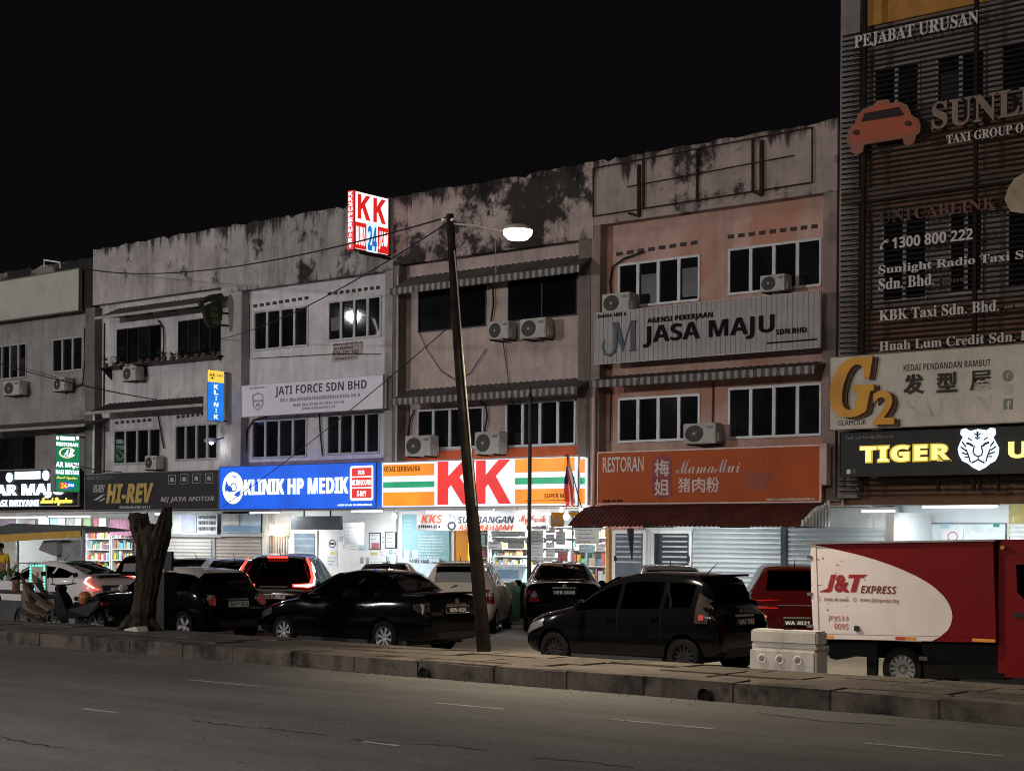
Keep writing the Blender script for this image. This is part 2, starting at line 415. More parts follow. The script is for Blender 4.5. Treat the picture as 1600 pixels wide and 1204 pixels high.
# ================================================================ shophouses
M_alu = pm('aluminium_frame', (.33, .33, .34), .45, .3, var=.15)
M_dglass = pm('dark_window_glass', (.006, .0065, .008), .02, var=.5, vs=.7, spec=.6, co='pos')
M_bglass = pm('brown_window_glass', (.010, .011, .013), .03, var=.6, vs=1.1, spec=.6, co='pos')
M_black = pm('black_steel', (.012, .012, .012), .5)
M_rust = pm('rusty_iron', (.035, .018, .012), .8, var=.5, vs=6)
M_white = pm('white_paint', (.72, .72, .71), .55, var=.06)
M_ceil = pm('ceiling_white', (.66, .67, .67), .7, var=.06)
M_pale = pm('pale_plaster', (.55, .56, .55), .8, var=.1, co='pos')
M_stripeL = pm('awning_pale', (.25, .24, .23), .7, var=.25, vs=4, co='pos')
M_stripeD = pm('awning_dark', (.085, .075, .07), .8, var=.3, vs=4, co='pos')
M_zinc = pm('zinc_sheet', (.09, .083, .078), .6, .2, var=.3, vs=2, co='pos')
rw = random.Random(11)
def window(bld, xl, xr, yt, yb, n, xm=None, Y=YW, mat=None, bare=False, w=.055):
    u0, u1, v0, v1 = RC(PlaneY(Y), xl, xr, yt, yb, xm)
    fw = .03 if bare else w
    f = MB()
    f.box(u0, u1, Y - .025, Y + .07, v1 - fw, v1); f.box(u0, u1, Y - .035, Y + .07, v0, v0 + fw)
    f.box(u0, u0 + fw, Y - .022, Y + .07, v0 + fw, v1 - fw); f.box(u1 - fw, u1, Y - .022, Y + .07, v0 + fw, v1 - fw)
    st = (u1 - u0) / n
    mw = .02 if bare else .042
    for k in range(1, n): f.box(u0 + k * st - mw, u0 + k * st + mw, Y - .018, Y + .06, v0 + fw, v1 - fw)
    wd = f.build('window', mat or (M_black if bare else M_alu), bld)
    for k in range(n):
        a = u0 + k * st + (fw if k == 0 else mw); b = u0 + (k + 1) * st - (fw if k == n - 1 else mw)
        t1, t2 = rw.uniform(-.006, .006), rw.uniform(-.006, .006)
        if (xl, yt) == (513, 471): t1 = t2 = 0
        MB().add([(a, Y + .02 + t1, v0 + fw), (b, Y + .02 - t1, v0 + fw), (b, Y + .02 - t1 + t2, v1 - fw), (a, Y + .02 + t1 + t2, v1 - fw)], [(0, 1, 2, 3)]).build('pane', M_dglass if rw.random() < .7 else M_bglass, wd)
        if rw.random() < .12:          # a paper or blind left behind the glass
            h = rw.uniform(.25, .7) * (v1 - v0)
            z0_ = rw.uniform(v0 + fw, v1 - fw - h)
            MB().add([(a + .04, Y + .012, z0_), (b - .03, Y + .012, z0_), (b - .03, Y + .012, z0_ + h), (a + .04, Y + .012, z0_ + h)], [(0, 1, 2, 3)]).build('blind', pm('dim_blind', (.022, .023, .025), .3, var=.6, vs=2.5, co='pos'), wd)
    return (u0, u1, v0, v1)
def wallpart(bld, name, X0, X1, z0, z1, ops, Y, th, mat):
    xs = sorted({X0, X1, *[o[0] for o in ops], *[o[1] for o in ops]}); zs = sorted({z0, z1, *[o[2] for o in ops], *[o[3] for o in ops]})
    xs = [x for x in xs if X0 <= x <= X1]; zs = [z for z in zs if z0 <= z <= z1]
    mb = MB()
    for i in range(len(xs) - 1):
        for k in range(len(zs) - 1):
            cx, cz = (xs[i] + xs[i + 1]) / 2, (zs[k] + zs[k + 1]) / 2
            if not any(o[0] < cx < o[1] and o[2] < cz < o[3] for o in ops): mb.box(xs[i], xs[i + 1], Y, Y + th, zs[k], zs[k + 1])
    return mb.build(name, mat, bld)
def vents(bld, px0, py0, px1, py1, n):       # a row of ventilation slots under the eaves
    vm = pm('vent_dark', (.05, .045, .043), .9)
    for k in range(n):
        t0, t1 = k / n, (k + .62) / n
        a = P(px0 + (px1 - px0) * t0, py0 + (py1 - py0) * t0, YW); b = P(px0 + (px1 - px0) * t1, py0 + (py1 - py0) * t1, YW)
        MB().box(a[0], b[0], YW - .006, YW + .02, a[1] - .05, a[1] + .04).build('vent_slot', vm, bld)
BLD = []
PARB = [(143, 480), (145, 477), (370, 455), (615, 415), (932, 352)]
def shophouse(i, label, mats, wins, pil, ops_mats=None):
    X0, X1 = XB[i], XB[i + 1]
    mw, mp, mpil = mats
    b = thing('shophouse', ((X0 + X1) / 2, YF, 0), label, 'shophouse', 'terrace of three storey shophouses')
    zb = P(*PARB[i], YF)[1]
    ops = [window(b, *w[:5], **(w[5] if len(w) > 5 else {})) for w in wins]
    wallpart(b, 'wall', X0, X1, 2.86, zb + .05, ops, YW, .22, mw)
    pj = random.Random(50 + i); ztop = 10.95 if i else 10.72
    loop = [(X0 + .004, zb), (X1 - .004, zb)]; xx = X1 - .004
    while xx > X0 + .2: loop.append((xx, ztop + pj.uniform(-.045, .015) - (pj.random() < .12) * pj.uniform(.03, .09))); xx -= pj.uniform(.08, .34)
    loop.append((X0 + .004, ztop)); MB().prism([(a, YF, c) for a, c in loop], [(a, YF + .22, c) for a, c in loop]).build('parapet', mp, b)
    MB().box(X0 + .004, X1 - .004, YF + .222, YW + .2, zb, zb + .12).build('eaves', mw, b)
    MB().box(X0, X1, YF + .25, YF + 10, 9.9, 10.0).build('roof', mp, b)
    MB().box(X0 + .002, X1 - .002, YF + .06, YW + .21, 2.79, 2.855).build('beam', mw, b)
    for a, c in pil:                         # pilasters
        MB().box(pxX(a, 600, YF), pxX(c, 600, YF), YF + .015, YW - .002, 2.87, zb - .002).build('pilaster', mpil, b)
    MB().box(X0, X1, YF + .3, YF + 6, 2.80, 2.86).build('ceiling', M_ceil, b)
    BLD.append(b); return b
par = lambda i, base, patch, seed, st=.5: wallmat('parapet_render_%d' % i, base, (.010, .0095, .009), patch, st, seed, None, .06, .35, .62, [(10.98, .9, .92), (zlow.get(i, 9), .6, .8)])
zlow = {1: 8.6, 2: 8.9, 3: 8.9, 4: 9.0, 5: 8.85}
B1 = shophouse(0, 'dim grey shophouse at the left edge with blank signboard across its top', (
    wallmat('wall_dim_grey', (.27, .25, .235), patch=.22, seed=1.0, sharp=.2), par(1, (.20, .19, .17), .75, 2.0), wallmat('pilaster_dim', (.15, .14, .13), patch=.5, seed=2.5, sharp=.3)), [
    (-22, 42, 540, 594, 5, {'xm': 0}), (82, 130, 530, 583, 3), (-40, 55, 684, 735, 5, {'xm': 0, 'bare': True})], [(132, 147)])
B2 = shophouse(1, 'pale shophouse over the motorcycle shop with two dark metal awnings', (
    wallmat('wall_pale_lilac', (.50, .48, .49), patch=.26, seed=3.0, sharp=.25, streak=.6), par(2, (.38, .35, .335), .26, 5.0, .7), wallmat('pilaster_pale', (.38, .36, .36), patch=.3, seed=5.5, sharp=.3)), [
    (183, 252, 515, 570, 4, {'bare': True}), (279, 346, 502, 560, 4, {'bare': True}), (178, 252, 672, 726, 4), (274, 341, 664, 720, 4)], [(344, 361)])
B3 = shophouse(2, 'pale shophouse with the blue clinic sign and white company board', (
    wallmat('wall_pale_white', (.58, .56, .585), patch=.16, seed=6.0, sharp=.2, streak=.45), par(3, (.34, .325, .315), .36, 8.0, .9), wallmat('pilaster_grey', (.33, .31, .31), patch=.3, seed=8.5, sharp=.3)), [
    (397, 482, 487, 549, 4), (513, 596, 471, 534, 4), (394, 480, 657, 717, 4), (511, 594, 648, 711, 4)], [(361, 376), (600, 612)])
B4 = shophouse(3, 'pinkish shophouse over the supermarket with black mould across its parapet', (
    wallmat('wall_pink_beige', (.44, .355, .33), patch=.14, seed=9.0, sharp=.2, streak=.4), par(4, (.40, .33, .31), .60, 11.3, .5), wallmat('pilaster_brown', (.17, .14, .125), patch=.4, seed=11.5, sharp=.3)), [
    (654, 760, 455, 520, 2, {'bare': True}), (794, 902, 437, 503, 2, {'bare': True}), (652, 756, 640, 703, 4), (790, 900, 629, 699, 4)], [(613, 622), (902, 921)])
B5 = shophouse(4, 'salmon pink shophouse over the orange noodle restaurant sign', (
    wallmat('wall_salmon', (.47, .315, .27), patch=.10, seed=12.0, sharp=.2, streak=.35, second=(.43, .225, .165)), par(5, (.34, .28, .26), .42, 14.6, .4), wallmat('pilaster_salmon', (.26, .20, .18), patch=.45, seed=14.5, sharp=.3)), [
    (966, 1094, 413, 483, 4), (1138, 1284, 389, 462, 4), (966, 1094, 622, 692, 4), (1138, 1284, 606, 686, 4)], [(922, 936), (1284, 1305)])
MB().box(pxX(622, 700, YW), pxX(903, 700, YW), YW - .02, YW - .003, P(700, 722, YW)[1] - .2, P(640, 706, YW)[1]).build('painted_band', pm('orange_band', (.42, .085, .03), .8, var=.25, co='pos'), B4)
MB().box(pxX(377, 720, YW), pxX(599, 720, YW), YW - .02, YW - .003, P(480, 735, YW)[1], P(480, 719, YW)[1]).build('painted_band', pm('mauve_band', (.22, .17, .20), .8, var=.3, co='pos'), B3)
vents(B3, 396, 478, 486, 464, 9); vents(B3, 512, 459, 597, 448, 9); vents(B5, 963, 397, 1096, 377, 8); vents(B5, 1137, 370, 1284, 352, 9)
vents(B2, 276, 651, 330, 645, 7); vents(B2, 180, 660, 240, 655, 7)
# recessed panel lines of the parapet of the salmon house: a rusty billboard frame
bf = thing('billboard_frame', (-19, YF - .05, 8.6), 'rusty empty billboard frame fixed to the parapet of the salmon house', 'sign frame')
pfr = PlaneY(YF - .05)
def bar(parent, pts, r, mat, name, pl=pfr, n=6): 
    return MB().tube([pl.w(*pl.uv(*p)) for p in pts], r, n).build(name, mat, parent)
for pts, r in ((((927, 263), (1269, 199)), .018), (((927, 338), (1269, 285)), .018), (((927, 263), (927, 338)), .022), (((1269, 199), (1269, 285)), .018), (((980, 292), (1240, 243)), .014),
               (((998, 257), (998, 338)), .045), (((1005, 249), (1005, 326)), .028), (((1089, 233), (1089, 312)), .03), (((1176, 216), (1176, 298)), .03), (((1190, 219), (1190, 304)), .05), (((982, 333), (998, 338)), .03), (((1178, 299), (1190, 305)), .04)):
    bar(bf, pts, r, M_rust, 'frame_bar')

# ---------------------------------------------------------------- the tall building at the right, behind dark louvres
M_t_wall = wallmat('tall_wall', (.17, .14, .125), patch=.15, seed=20, sharp=.3)
M_t_brown = pm('brown_cladding', (.14, .078, .048), .8, var=.25, co='pos')
M_slat = pm('dark_slat', (.008, .006, .005), .8, var=.3)
X0, X1 = XB[5], XB[6]
B6 = thing('office_building', ((X0 + X1) / 2, YF, 0), 'tall brown office building behind dark horizontal slats at the right edge', 'office building')
ops = []
for (xl, xr, yt, yb) in ((1365, 1438, 108, 185), (1463, 1541, 90, 170), (1564, 1660, 70, 150), (1378, 1450, 340, 474), (1483, 1537, 325, 462), (1573, 1660, 320, 450)):
    ops.append(window(B6, xl, xr, yt, yb, 2, w=.05, mat=pm('dim_frame', (.22, .2, .19), .6)))
wallpart(B6, 'wall', X0, X1, 2.95, 17, ops, YW, .25, M_t_wall)
for (xl, xr, yt, yb) in ((1320, 1700, 190, 335), (1320, 1700, 474, 560), (1318, 1700, 745, 788)):
    a, b_, c, d = RC(PlaneY(YW - .03), xl, xr, yt, yb, 1450); MB().box(a, min(b_, X1), YW - .03, YW - .002, c, d).build('cladding', M_t_brown, B6)
a, b_, c, d = RC(PlaneY(YW - .1), 1343, 1700, -80, 44); MB().box(a, X1, YW - .1, YW - .002, c, d).build('gold_panel', pm('gold_panel', (.36, .17, .035), .6, var=.2, co='pos'), B6)
MB().box(X0 + .03, pxX(1342, 300, YF + .05), YF + .05, YW - .003, 2.95, 17).build('corner_pier', wallmat('pier', (.22, .20, .19), patch=.3, seed=22, sharp=.3), B6)
MB().box(X0, X1, YW + .25, YF + 12, 16.7, 16.9).build('roof', M_t_wall, B6)
MB().box(X0, X0 + .2, YW + .251, YF + 12, 2.9, 16.7).build('side_wall', M_t_wall, B6)
MB().box(X0, X1, YF + .3, YF + 6, 2.83, 2.93).build('ceiling', M_ceil, B6)
YL = YF - .15
z = 3.08; k = 0; sl = None; xL = pxX(1314, 400, YL)
while z < P(1345, 48, YL)[1]:
    gap = 8.85 < z < 9.15
    if sl is None:
        sl = MB().box(xL, X1, YL - .012, YL + .03, -.016, .016).build('slat', M_slat, B6); sl.location.z = z - org(B6).z
    else:
        o = sl.copy(); COL.objects.link(o); o.location.z = z
    z += .107; k += 1
MB().box(xL, X1, YL + .035, YL + .06, P(1400, 306, YL)[1], P(1400, 288, YL)[1]).build('fascia', pm('brown_fascia', (.085, .055, .038), .7), B6)
for px in (1349, 1524): MB().box(pxX(px - 3, 300, YL), pxX(px + 3, 300, YL), YL - .03, YL + .032, 3.05, 14).build('mullion', M_slat, B6)
for px in (1466, 1531, 1560): MB().box(pxX(px - 2, 760, YL), pxX(px + 2, 760, YL), YL - .03, YL + .032, 3.05, 3.55).build('bracket', M_slat, B6)

# ---------------------------------------------------------------- awnings
def corr(mb, X0, X1, p0, p1, pitch, amp, th=.0):    # corrugated sheet between two (Y, z) lines
    n = int((X1 - X0) / pitch * 4); vs = []
    for k in range(n + 1):
        x = X0 + (X1 - X0) * k / n; o = amp * math.sin(2 * math.pi * k / 4)
        vs += [(x, p0[0], p0[1] + o), (x, p1[0], p1[1] + o)]
    return mb.add(vs, [(2 * k, 2 * k + 1, 2 * k + 3, 2 * k + 2) for k in range(n)])
def awning(label, xl, xr, yw, yf, deep, val=.16, stripe=.19, sheet=None, pitch=.2, striped=True, xm=None, brackets=0):
    xm = xl if xm is None else xm
    Yb, Yf_ = YW - .01, YW - deep
    X0, X1 = pxX(xl, yf, Yf_), pxX(xr, yf, Yf_); zw = P(xm, yw, Yb)[1]; zf = P(xm, yf, Yf_)[1]
    t = thing('awning', ((X0 + X1) / 2, Yb, zw), label, 'awning', 'metal awnings over the upper windows')
    mb = MB(); corr(mb, X0, X1, (Yb, zw), (Yf_, zf), pitch, .014); corr(mb, X0, X1, (Yb, zw - .012), (Yf_, zf - .012), pitch, .014)
    mb.build('roof_sheet', sheet or M_zinc, t)
    if striped:
        L, D = MB(), MB(); x = X0; k = 0
        while x < X1 - .02:
            e = min(x + stripe / 2, X1); tgt = L if k % 2 else D
            y = Yf_ - .01; zz = zf - val
            cx = (x + e) / 2; r = (e - x) / 2
            pts = [(x, y, zf + .02), (x, y, zz + r)] + [(cx - r * math.cos(a), y, zz + r - r * math.sin(a)) for a in (.5, 1.05, 1.57, 2.1, 2.6)] + [(e, y, zz + r), (e, y, zf + .02)]
            tgt.prism(pts, [(a, b + .012, c) for a, b, c in pts]); x = e; k += 1
        tag(L.build('pale_valance', M_stripeL, t), kind='stuff'); tag(D.build('dark_valance', M_stripeD, t), kind='stuff')
    else:
        MB().box(X0, X1, Yf_ - .03, Yf_ - .005, zf - .05, zf + .035).build('front_rail', pm('rail_pale', (.30, .29, .28), .5, .3, vs=9), t)
    for k in range(brackets):
        x = X0 + (X1 - X0) * (k + .5) / brackets
        MB().prism([(x - .02, Yb, zw - .1), (x - .02, Yf_ + .05, zf - .03), (x - .02, Yb, zw - .32)], [(x + .02, Yb, zw - .1), (x + .02, Yf_ + .05, zf - .03), (x + .02, Yb, zw - .32)]).build('bracket', pm('bracket_grey', (.20, .20, .21), .5, .3), t)
    for x in (X0, X1): MB().prism([(x, Yb, zw), (x, Yf_, zf), (x, Yf_, zf - .05), (x, Yb, zw - .09)], [(x + .02, Yb, zw), (x + .02, Yf_, zf), (x + .02, Yf_, zf - .05), (x + .02, Yb, zw - .09)]).build('end_plate', M_zinc, t)
    return t
awning('long metal awning on brackets above the top windows of the motorcycle shop house', 149, 330, 487, 497, .9, striped=False, xm=149, brackets=5)
awning('dark drooping awning between the two floors of the motorcycle shop house', 134, 318, 633, 645, .9, striped=False, sheet=pm('dark_zinc', (.035, .033, .032), .7, .1, co='pos'))
awning('striped awning above the top windows of the supermarket house', 610, 905, 437, 452, .75)
awning('striped awning just above the lit supermarket sign windows', 610, 902, 611, 624, .8)
awning('striped awning under the employment agency board', 921, 1272, 590, 596, .75)
awning('plain concrete coloured awning on the dim house at the left edge', -40, 133, 664, 672, .9, striped=False, xm=0)

# the big red awning over the restaurant front
YR0, YR1 = YF - .02, YF - 1.25
ra = thing('awning', (-19, YF, 2.8), 'dark red corrugated awning low over the restaurant shutters', 'awning')
xa, xb_ = pxX(886, 820, YR1), pxX(1250, 820, YR1); xc = pxX(1300, 795, YR0)
zw_, zf_ = P(1000, 791, YR0)[1], P(1000, 822, YR1)[1]
mb = MB(); n = 150; M = 8; vs = []
for k in range(n + 1):
    for j in range(M + 1):
        t = j / M; x = xa + (xb_ - xa) * k / n
        y = YR0 + (YR1 - YR0) * t; zz = zw_ + (zf_ - zw_) * t + .17 * math.sin(math.pi * t) + .012 * math.sin(2 * math.pi * k / 3)
        vs.append((x, y, zz))
mb.add(vs, [(k * (M + 1) + j, k * (M + 1) + j + 1, (k + 1) * (M + 1) + j + 1, (k + 1) * (M + 1) + j) for k in range(n) for j in range(M)])
mb.build('roof_sheet', pm('red_awning_sheet', (.085, .022, .016), .65, var=.35, vs=2.5, co='pos', dirt=(.03, .015, .012)), ra)
mb = MB(); mb.add([(xb_ + .01, YR0, zw_), (xb_ + .01, YR1, zf_), (xb_ + .01, YR0 - .1, zf_ - .02)], [(0, 1, 2)]); mb.build('end_panel', M_zinc, ra)
mb = MB()
for k in range(9):
    y = YR1 + (YR0 - YR1) * (k + .5) / 9; t = (y - YR0) / (YR1 - YR0)
    mb.box(xb_ + .012, xb_ + .05, y - .03, y + .03, zf_ + .01, zw_ + (zf_ - zw_) * t + .12)
mb.build('end_slat', pm('slat_white', (.55, .55, .55), .6), ra)
for f in (0.02, .35, .68, .98): MB().tube([(xa + (xb_ - xa) * f, YR0, zf_), (xa + (xb_ - xa) * f, YR1 + .03, zf_ - .01)], .02, 6).build('arm', M_black, ra)

# ---------------------------------------------------------------- air conditioners
M_ac = pm('condenser_casing', (.38, .36, .335), .55, var=.2, vs=3, dirt=(.22, .20, .18))
def ac_proto():
    t = thing('air_conditioner', (0, 0, 0), 'x', 'air conditioner', 'outdoor air conditioner units on the facades')
    MB().bbox(-.4, .4, 0, .32, .04, .6, .02).build('casing', M_ac, t, smooth=35)
    g = MB().rev([(0, -.012), (.21, -.012), (.225, -.004), (.225, .01)], (-.12, 0, .32), 'y', 28).build('fan_grille', pm('fan_dark', (.045, .043, .042), .6), t)
    mb = MB()
    for r in (.07, .11, .15, .19): mb.rev([(r, -.018), (r + .008, -.018), (r + .008, -.012)], (-.12, 0, .32), 'y', 24)
    for k in range(8):
        a = k * math.pi / 8
        c, s = math.cos(a) * .21, math.sin(a) * .21; mb.tube([(-.12 - c, -.016, .32 - s), (-.12 + c, -.016, .32 + s)], .004, 4)
    mb.build('grille_wire', pm('grille_grey', (.10, .10, .10), .5), g)
    MB().rev([(0, -.022), (.035, -.022), (.045, -.012)], (-.12, 0, .32), 'y', 16).build('fan_hub', pm('hub_pale', (.3, .3, .3), .5), g)
    MB().box(.18, .34, -.006, 0, .44, .52).build('badge', pm('badge_grey', (.12, .13, .15), .4), t)
    MB().box(.4, .44, .08, .26, .1, .34).build('valve_cover', M_ac, t)
    for x in (-.28, .24): MB().box(x, x + .04, -.05, .46, .0, .04).build('bracket', M_black, t)
    return t
acp = ac_proto(); ac_first = True
for xl, xr, yt, yb, dz, lab in (
    (5, 36, 596, 620, .45, 'outdoor unit under the left window of the dim house at the edge'), (83, 107, 590, 613, .45, 'outdoor unit under the narrow window beside the mouldy pilaster'),
    (191, 218, 573, 597, .45, 'outdoor unit hung below the plant ledge of the motorcycle shop house'), (226, 250, 712, 735, .4, 'outdoor unit standing on top of the dark motorcycle shop sign'),
    (632, 679, 681, 715, .42, 'outdoor unit above the left end of the lit supermarket sign'), (741, 786, 675, 712, .42, 'outdoor unit right of the leaning lamp post above the lit supermarket sign'),
    (762, 800, 503, 533, .45, 'left one of the pair of outdoor units below the dark supermarket house window'), (812, 858, 499, 532, .45, 'right one of the pair of outdoor units below the dark supermarket house window'),
    (940, 989, 460, 492, .45, 'outdoor unit at the top left corner of the employment agency board'), (1187, 1232, 431, 459, .45, 'outdoor unit in front of the top right window of the salmon house'),
    (1067, 1124, 662, 696, .45, 'cream outdoor unit with black fan above the orange restaurant sign')):
    o = acp if ac_first else copy_tree(acp); ac_first = False
    Yc = YW - dz
    u0, u1, v0, v1 = RC(PlaneY(Yc), xl, xr - 6, yt, yb)
    o.location = ((u0 + u1) / 2, Yc, v0); s = (v1 - v0) / .6; o.scale = ((u1 - u0) / .8, 1, s); o['label'] = lab
# ================================================================ signs
def sign(name, label, loc, cat='sign', group=None): return thing(name, loc, label, cat, group)
E_white = em('lit_white', (1.0, 1.0, 1.0), 1.15)
def board(name, label, pl, xl, xr, yt, yb, deep, mat, xm=None, cat='sign', frame=None, ft=.04):
    u0, u1, v0, v1 = RC(pl, xl, xr, yt, yb, xm)
    s = sign(name, label, pl.w((u0 + u1) / 2, v0, 0), cat)
    signbox(s, pl, xl, xr, yt, yb, deep, mat, xm=xm)
    if frame: frame_(s, pl, xl, xr, yt, yb, frame, ft, .012, xm)
    return s
# blank board at the far left
pl = PlaneY(YF - .2)
s = board('signboard', 'large blank pale signboard across the top of the house at the left edge', pl, -60, 123, 420, 484, .12, pm('blank_board', (.36, .37, .32), .6, var=.12, co='pos', vs=1.5), 123, frame=pm('board_edge', (.09, .09, .085), .6))
# restaurant at the left
s = board('shop_sign', 'black restaurant sign with glowing white letters above the food stall', pl, -60, 122, 731, 789, .15, pm('sign_black_gloss', (.022, .024, .028), .35, var=.15), 122, frame=M_alu, ft=.03)
E_cool = em('lit_cool', (.78, .93, 1.0), 1.7)
TX(s, pl, bold('AR MAJU'), -6, 101, 757, 779, E_cool, .02, 0, weight=.018, deep=.04)
TX(s, pl, bold('NASI BRIYANI'), -12, 62, 781, 791, E_cool, .02, 0, weight=.008, deep=.03)
TX(s, pl, script('Mamak Signature'), 65, 114, 777, 790, em('lit_yellow', (1.0, .82, .12), 1.2), .02, 65, weight=.02, deep=.03)
PQ(s, pl, 25, 64, 737, 749, E_cool, 'lit_panel', .02, 25, .03); PG(s, pl, EL(16, 745.5, 5, 7.5), E_cool, 'lit_disc', .02, .03); PG(s, pl, EL(73, 742.5, 5, 8), E_cool, 'lit_disc', .02, .03)
# projecting signs
def projecting(name, label, far, near, yt, yb, matface, matside, thick_px, xm=None, Yfar=None):
    Yfar = YF - .15 if Yfar is None else Yfar
    X = pxX(far, yb, Yfar); pl = PlaneX(X)
    y0 = perpY(near, (yt + yb) / 2, X); v0 = pl.uv(near, yb)[1]; v1 = pl.uv(near, yt)[1]
    th = abs(pxX(near, yb, y0) - pxX(near - thick_px, yb, y0))
    s = sign(name, label, (X, (y0 + Yfar) / 2, v0))
    MB().box(X - th, X - .004, y0, Yfar, v0, v1).build('sign_box', matside, s)
    MB().box(X - .004, X, y0 + .02, Yfar - .02, v0 + .02, v1 - .02).build('sign_face', matface, s)
    for zz in (v0 + .04, v1 - .04): MB().tube([(X - th / 2, Yfar - .01, zz), (X - th / 2, YW, zz)], .025, 6).build('arm', M_black, s)
    return s, pl, X, th, y0, Yfar, v0, v1
s, pl, *_ = projecting('projecting_sign', 'lit green restaurant sign sticking out beside the mouldy pilaster', 125, 87, 678, 768, em('lit_green', (.012, .20, .085), 1.0), pm('sign_side_grey', (.20, .20, .20), .6), 8)
for tx, a, b, c, d, m, f in (('RESTORAN', 88, 122, 690, 696, E_cool, bold), ('AR MAJU', 87, 123, 721, 731, E_cool, bold), ('NASI BRIYANI', 87, 123, 733, 740, E_cool, bold), ('Mamak Signature', 88, 121, 743, 749, em('lit_yellow', (1, .8, .1)), script)):
    TX(s, pl, f(tx), a, b, c, d, m, weight=.03)
PQ(s, pl, 94, 117, 681, 687, E_cool, 'lit_panel'); PG(s, pl, EL(90, 684, 2.4, 3), E_cool, 'lit_disc'); PG(s, pl, EL(121, 684, 2.4, 3), E_cool, 'lit_disc')
RING(s, pl, 105, 707, 13, 8.5, 2.6, em('lit_cream', (1.0, .93, .6), 1.0), 'emblem_ring', .006, 20, 340); TX(s, pl, serifit('AR'), 99, 115, 701, 712, E_cool, .008, weight=.02)
PG(s, pl, EL(104, 758, 13, 6), em('lit_blue', (.02, .15, .75), 1.0), 'badge', .005); PQ(s, pl, 92, 104, 753, 763, em('lit_redorange', (.75, .06, .01), 1.0), 'badge', .006); TX(s, pl, bold('24'), 95, 104, 754, 762, em('lit_yellow', (1, .8, .1)), .008); TX(s, pl, bold('JAM'), 105, 115, 755, 761, E_cool, .008)
# motorcycle shop
pl = PlaneY(YF - .2)
s = board('shop_sign', 'unlit dark motorcycle shop sign with gold lettering', pl, 133, 341, 741, 796, .18, pm('sign_dark_grey', (.030, .028, .030), .45, var=.2, co='pos'), frame=pm('frame_dull', (.20, .20, .20), .5, .3), ft=.02)
M_gold = pm('gold_letters', (.42, .30, .10), .5, var=.2); M_lg = pm('grey_letters', (.33, .33, .33), .6)
TX(s, pl, 'KEDAI MOTOSIKAL', 135, 179, 744, 749, pm('dim_letters', (.14, .14, .14), .6), weight=.01)
TX(s, pl, boldit('HI-REV'), 167, 241, 756, 786, M_gold, .01, weight=.03, deep=.02)
TX(s, pl, boldit('HI-REV'), 146, 164, 757, 769, M_lg, weight=.03); PG(s, pl, [(146, 781), (160, 772), (165, 772), (152, 781)], M_lg, 'logo_stroke'); PG(s, pl, [(154, 783), (163, 777), (165, 779), (158, 783)], M_lg, 'logo_stroke')
TX(s, pl, boldit('MJ JAYA MOTOR'), 251, 335, 776, 785, M_lg, xm=251, weight=.005); BARS(s, pl, 187, 236, 790, 794, M_lg, seed=2)
for x, y in ((269, 749), (288, 748), (307, 747), (327, 747)):
    frame_(s, pl, x - 5.5, x + 5.5, y - 7, y + 7, M_lg, .012, .008, name='icon_frame'); PG(s, pl, [(x - 3, y + 3), (x - 3, y - 2), (x, y - 4), (x + 3, y - 1), (x + 2, y + 4)], M_lg, 'icon')
# clinic
s = board('shop_sign', 'bright blue lit clinic sign with white letters', pl, 343, 587, 730, 795, .2, em('lit_clinic_blue', (.008, .105, .72), 1.0, .25, .9), frame=pm('frame_blue', (.05, .08, .2), .5), ft=.02)
E_w2 = em('lit_letter_white', (.86, 1.0, 1.0), 1.25)
TX(s, pl, bold('KLINIK HP MEDIK'), 383, 545, 749, 773, E_w2, .01, weight=.012, deep=.03)
RING(s, pl, 364.5, 762, 16.5, 25, 4, E_w2, 'emblem_ring', .01)
PG(s, pl, [(354, 748), (362, 744), (372, 747), (377, 757), (376, 766), (369, 769), (366, 774), (375, 776), (374, 781), (366, 783), (357, 781), (352, 773), (355, 766), (359, 769), (364, 767), (362, 760), (357, 758)], E_w2, 'emblem', .01)
RING(s, pl, 365.5, 761, 5, 7, 1.2, em('lit_clinic_blue', (.008, .105, .72)), 'emblem_line', .014)
PG(s, pl, [(549, 728), (582, 726.5), (583.5, 729), (583.5, 779), (581, 781.5), (549, 782), (547, 779), (547, 731)], E_w2, 'panel_border', .008)
E_red = em('lit_panel_red', (.72, .035, .03), 1.0)
for y0, y1, t, tx0, tx1 in ((731, 744, 'ECG', 560, 570), (746, 761, 'ULTRASOUND', 551, 580), (763, 778, 'X-RAY', 558, 573)):
    PQ(s, pl, 550, 581, y0, y1, E_red, 'red_panel', .012); TX(s, pl, bold(t), tx0, tx1, y0 + 3.5, y1 - 3, E_w2, .016, weight=.02)
BARS(s, pl, 528, 582, 787, 790, E_w2, .01, seed=4)
s, pl, X, th, y0, Yfar, v0, v1 = projecting('projecting_sign', 'narrow lit blue and yellow vertical clinic sign', 350, 324, 577, 657, em('lit_klinik_blue', (.015, .20, .78), 1.0, .15), pm('sign_side_pale', (.42, .42, .43), .6), 6)
PQ(s, pl, 324.5, 350, 577.5, 596, em('lit_amber', (1.0, .66, .09), 1.0), 'yellow_panel'); 
for ch, y in zip('KLINIK', (600, 609, 618.5, 628, 637.5, 647)): TX(s, pl, bold(ch), 334 if ch != 'I' else 336.5, 341 if ch != 'I' else 338.5, y, y + 7, E_w2, weight=.02)
TX(s, pl, '☢', 327, 336, 581, 592, pm('ink_black', (.01, .01, .01), .5), .008); TX(s, pl, bold('X-RAY'), 338, 348, 584, 588, pm('ink_brown', (.12, .06, .01), .5), .008)
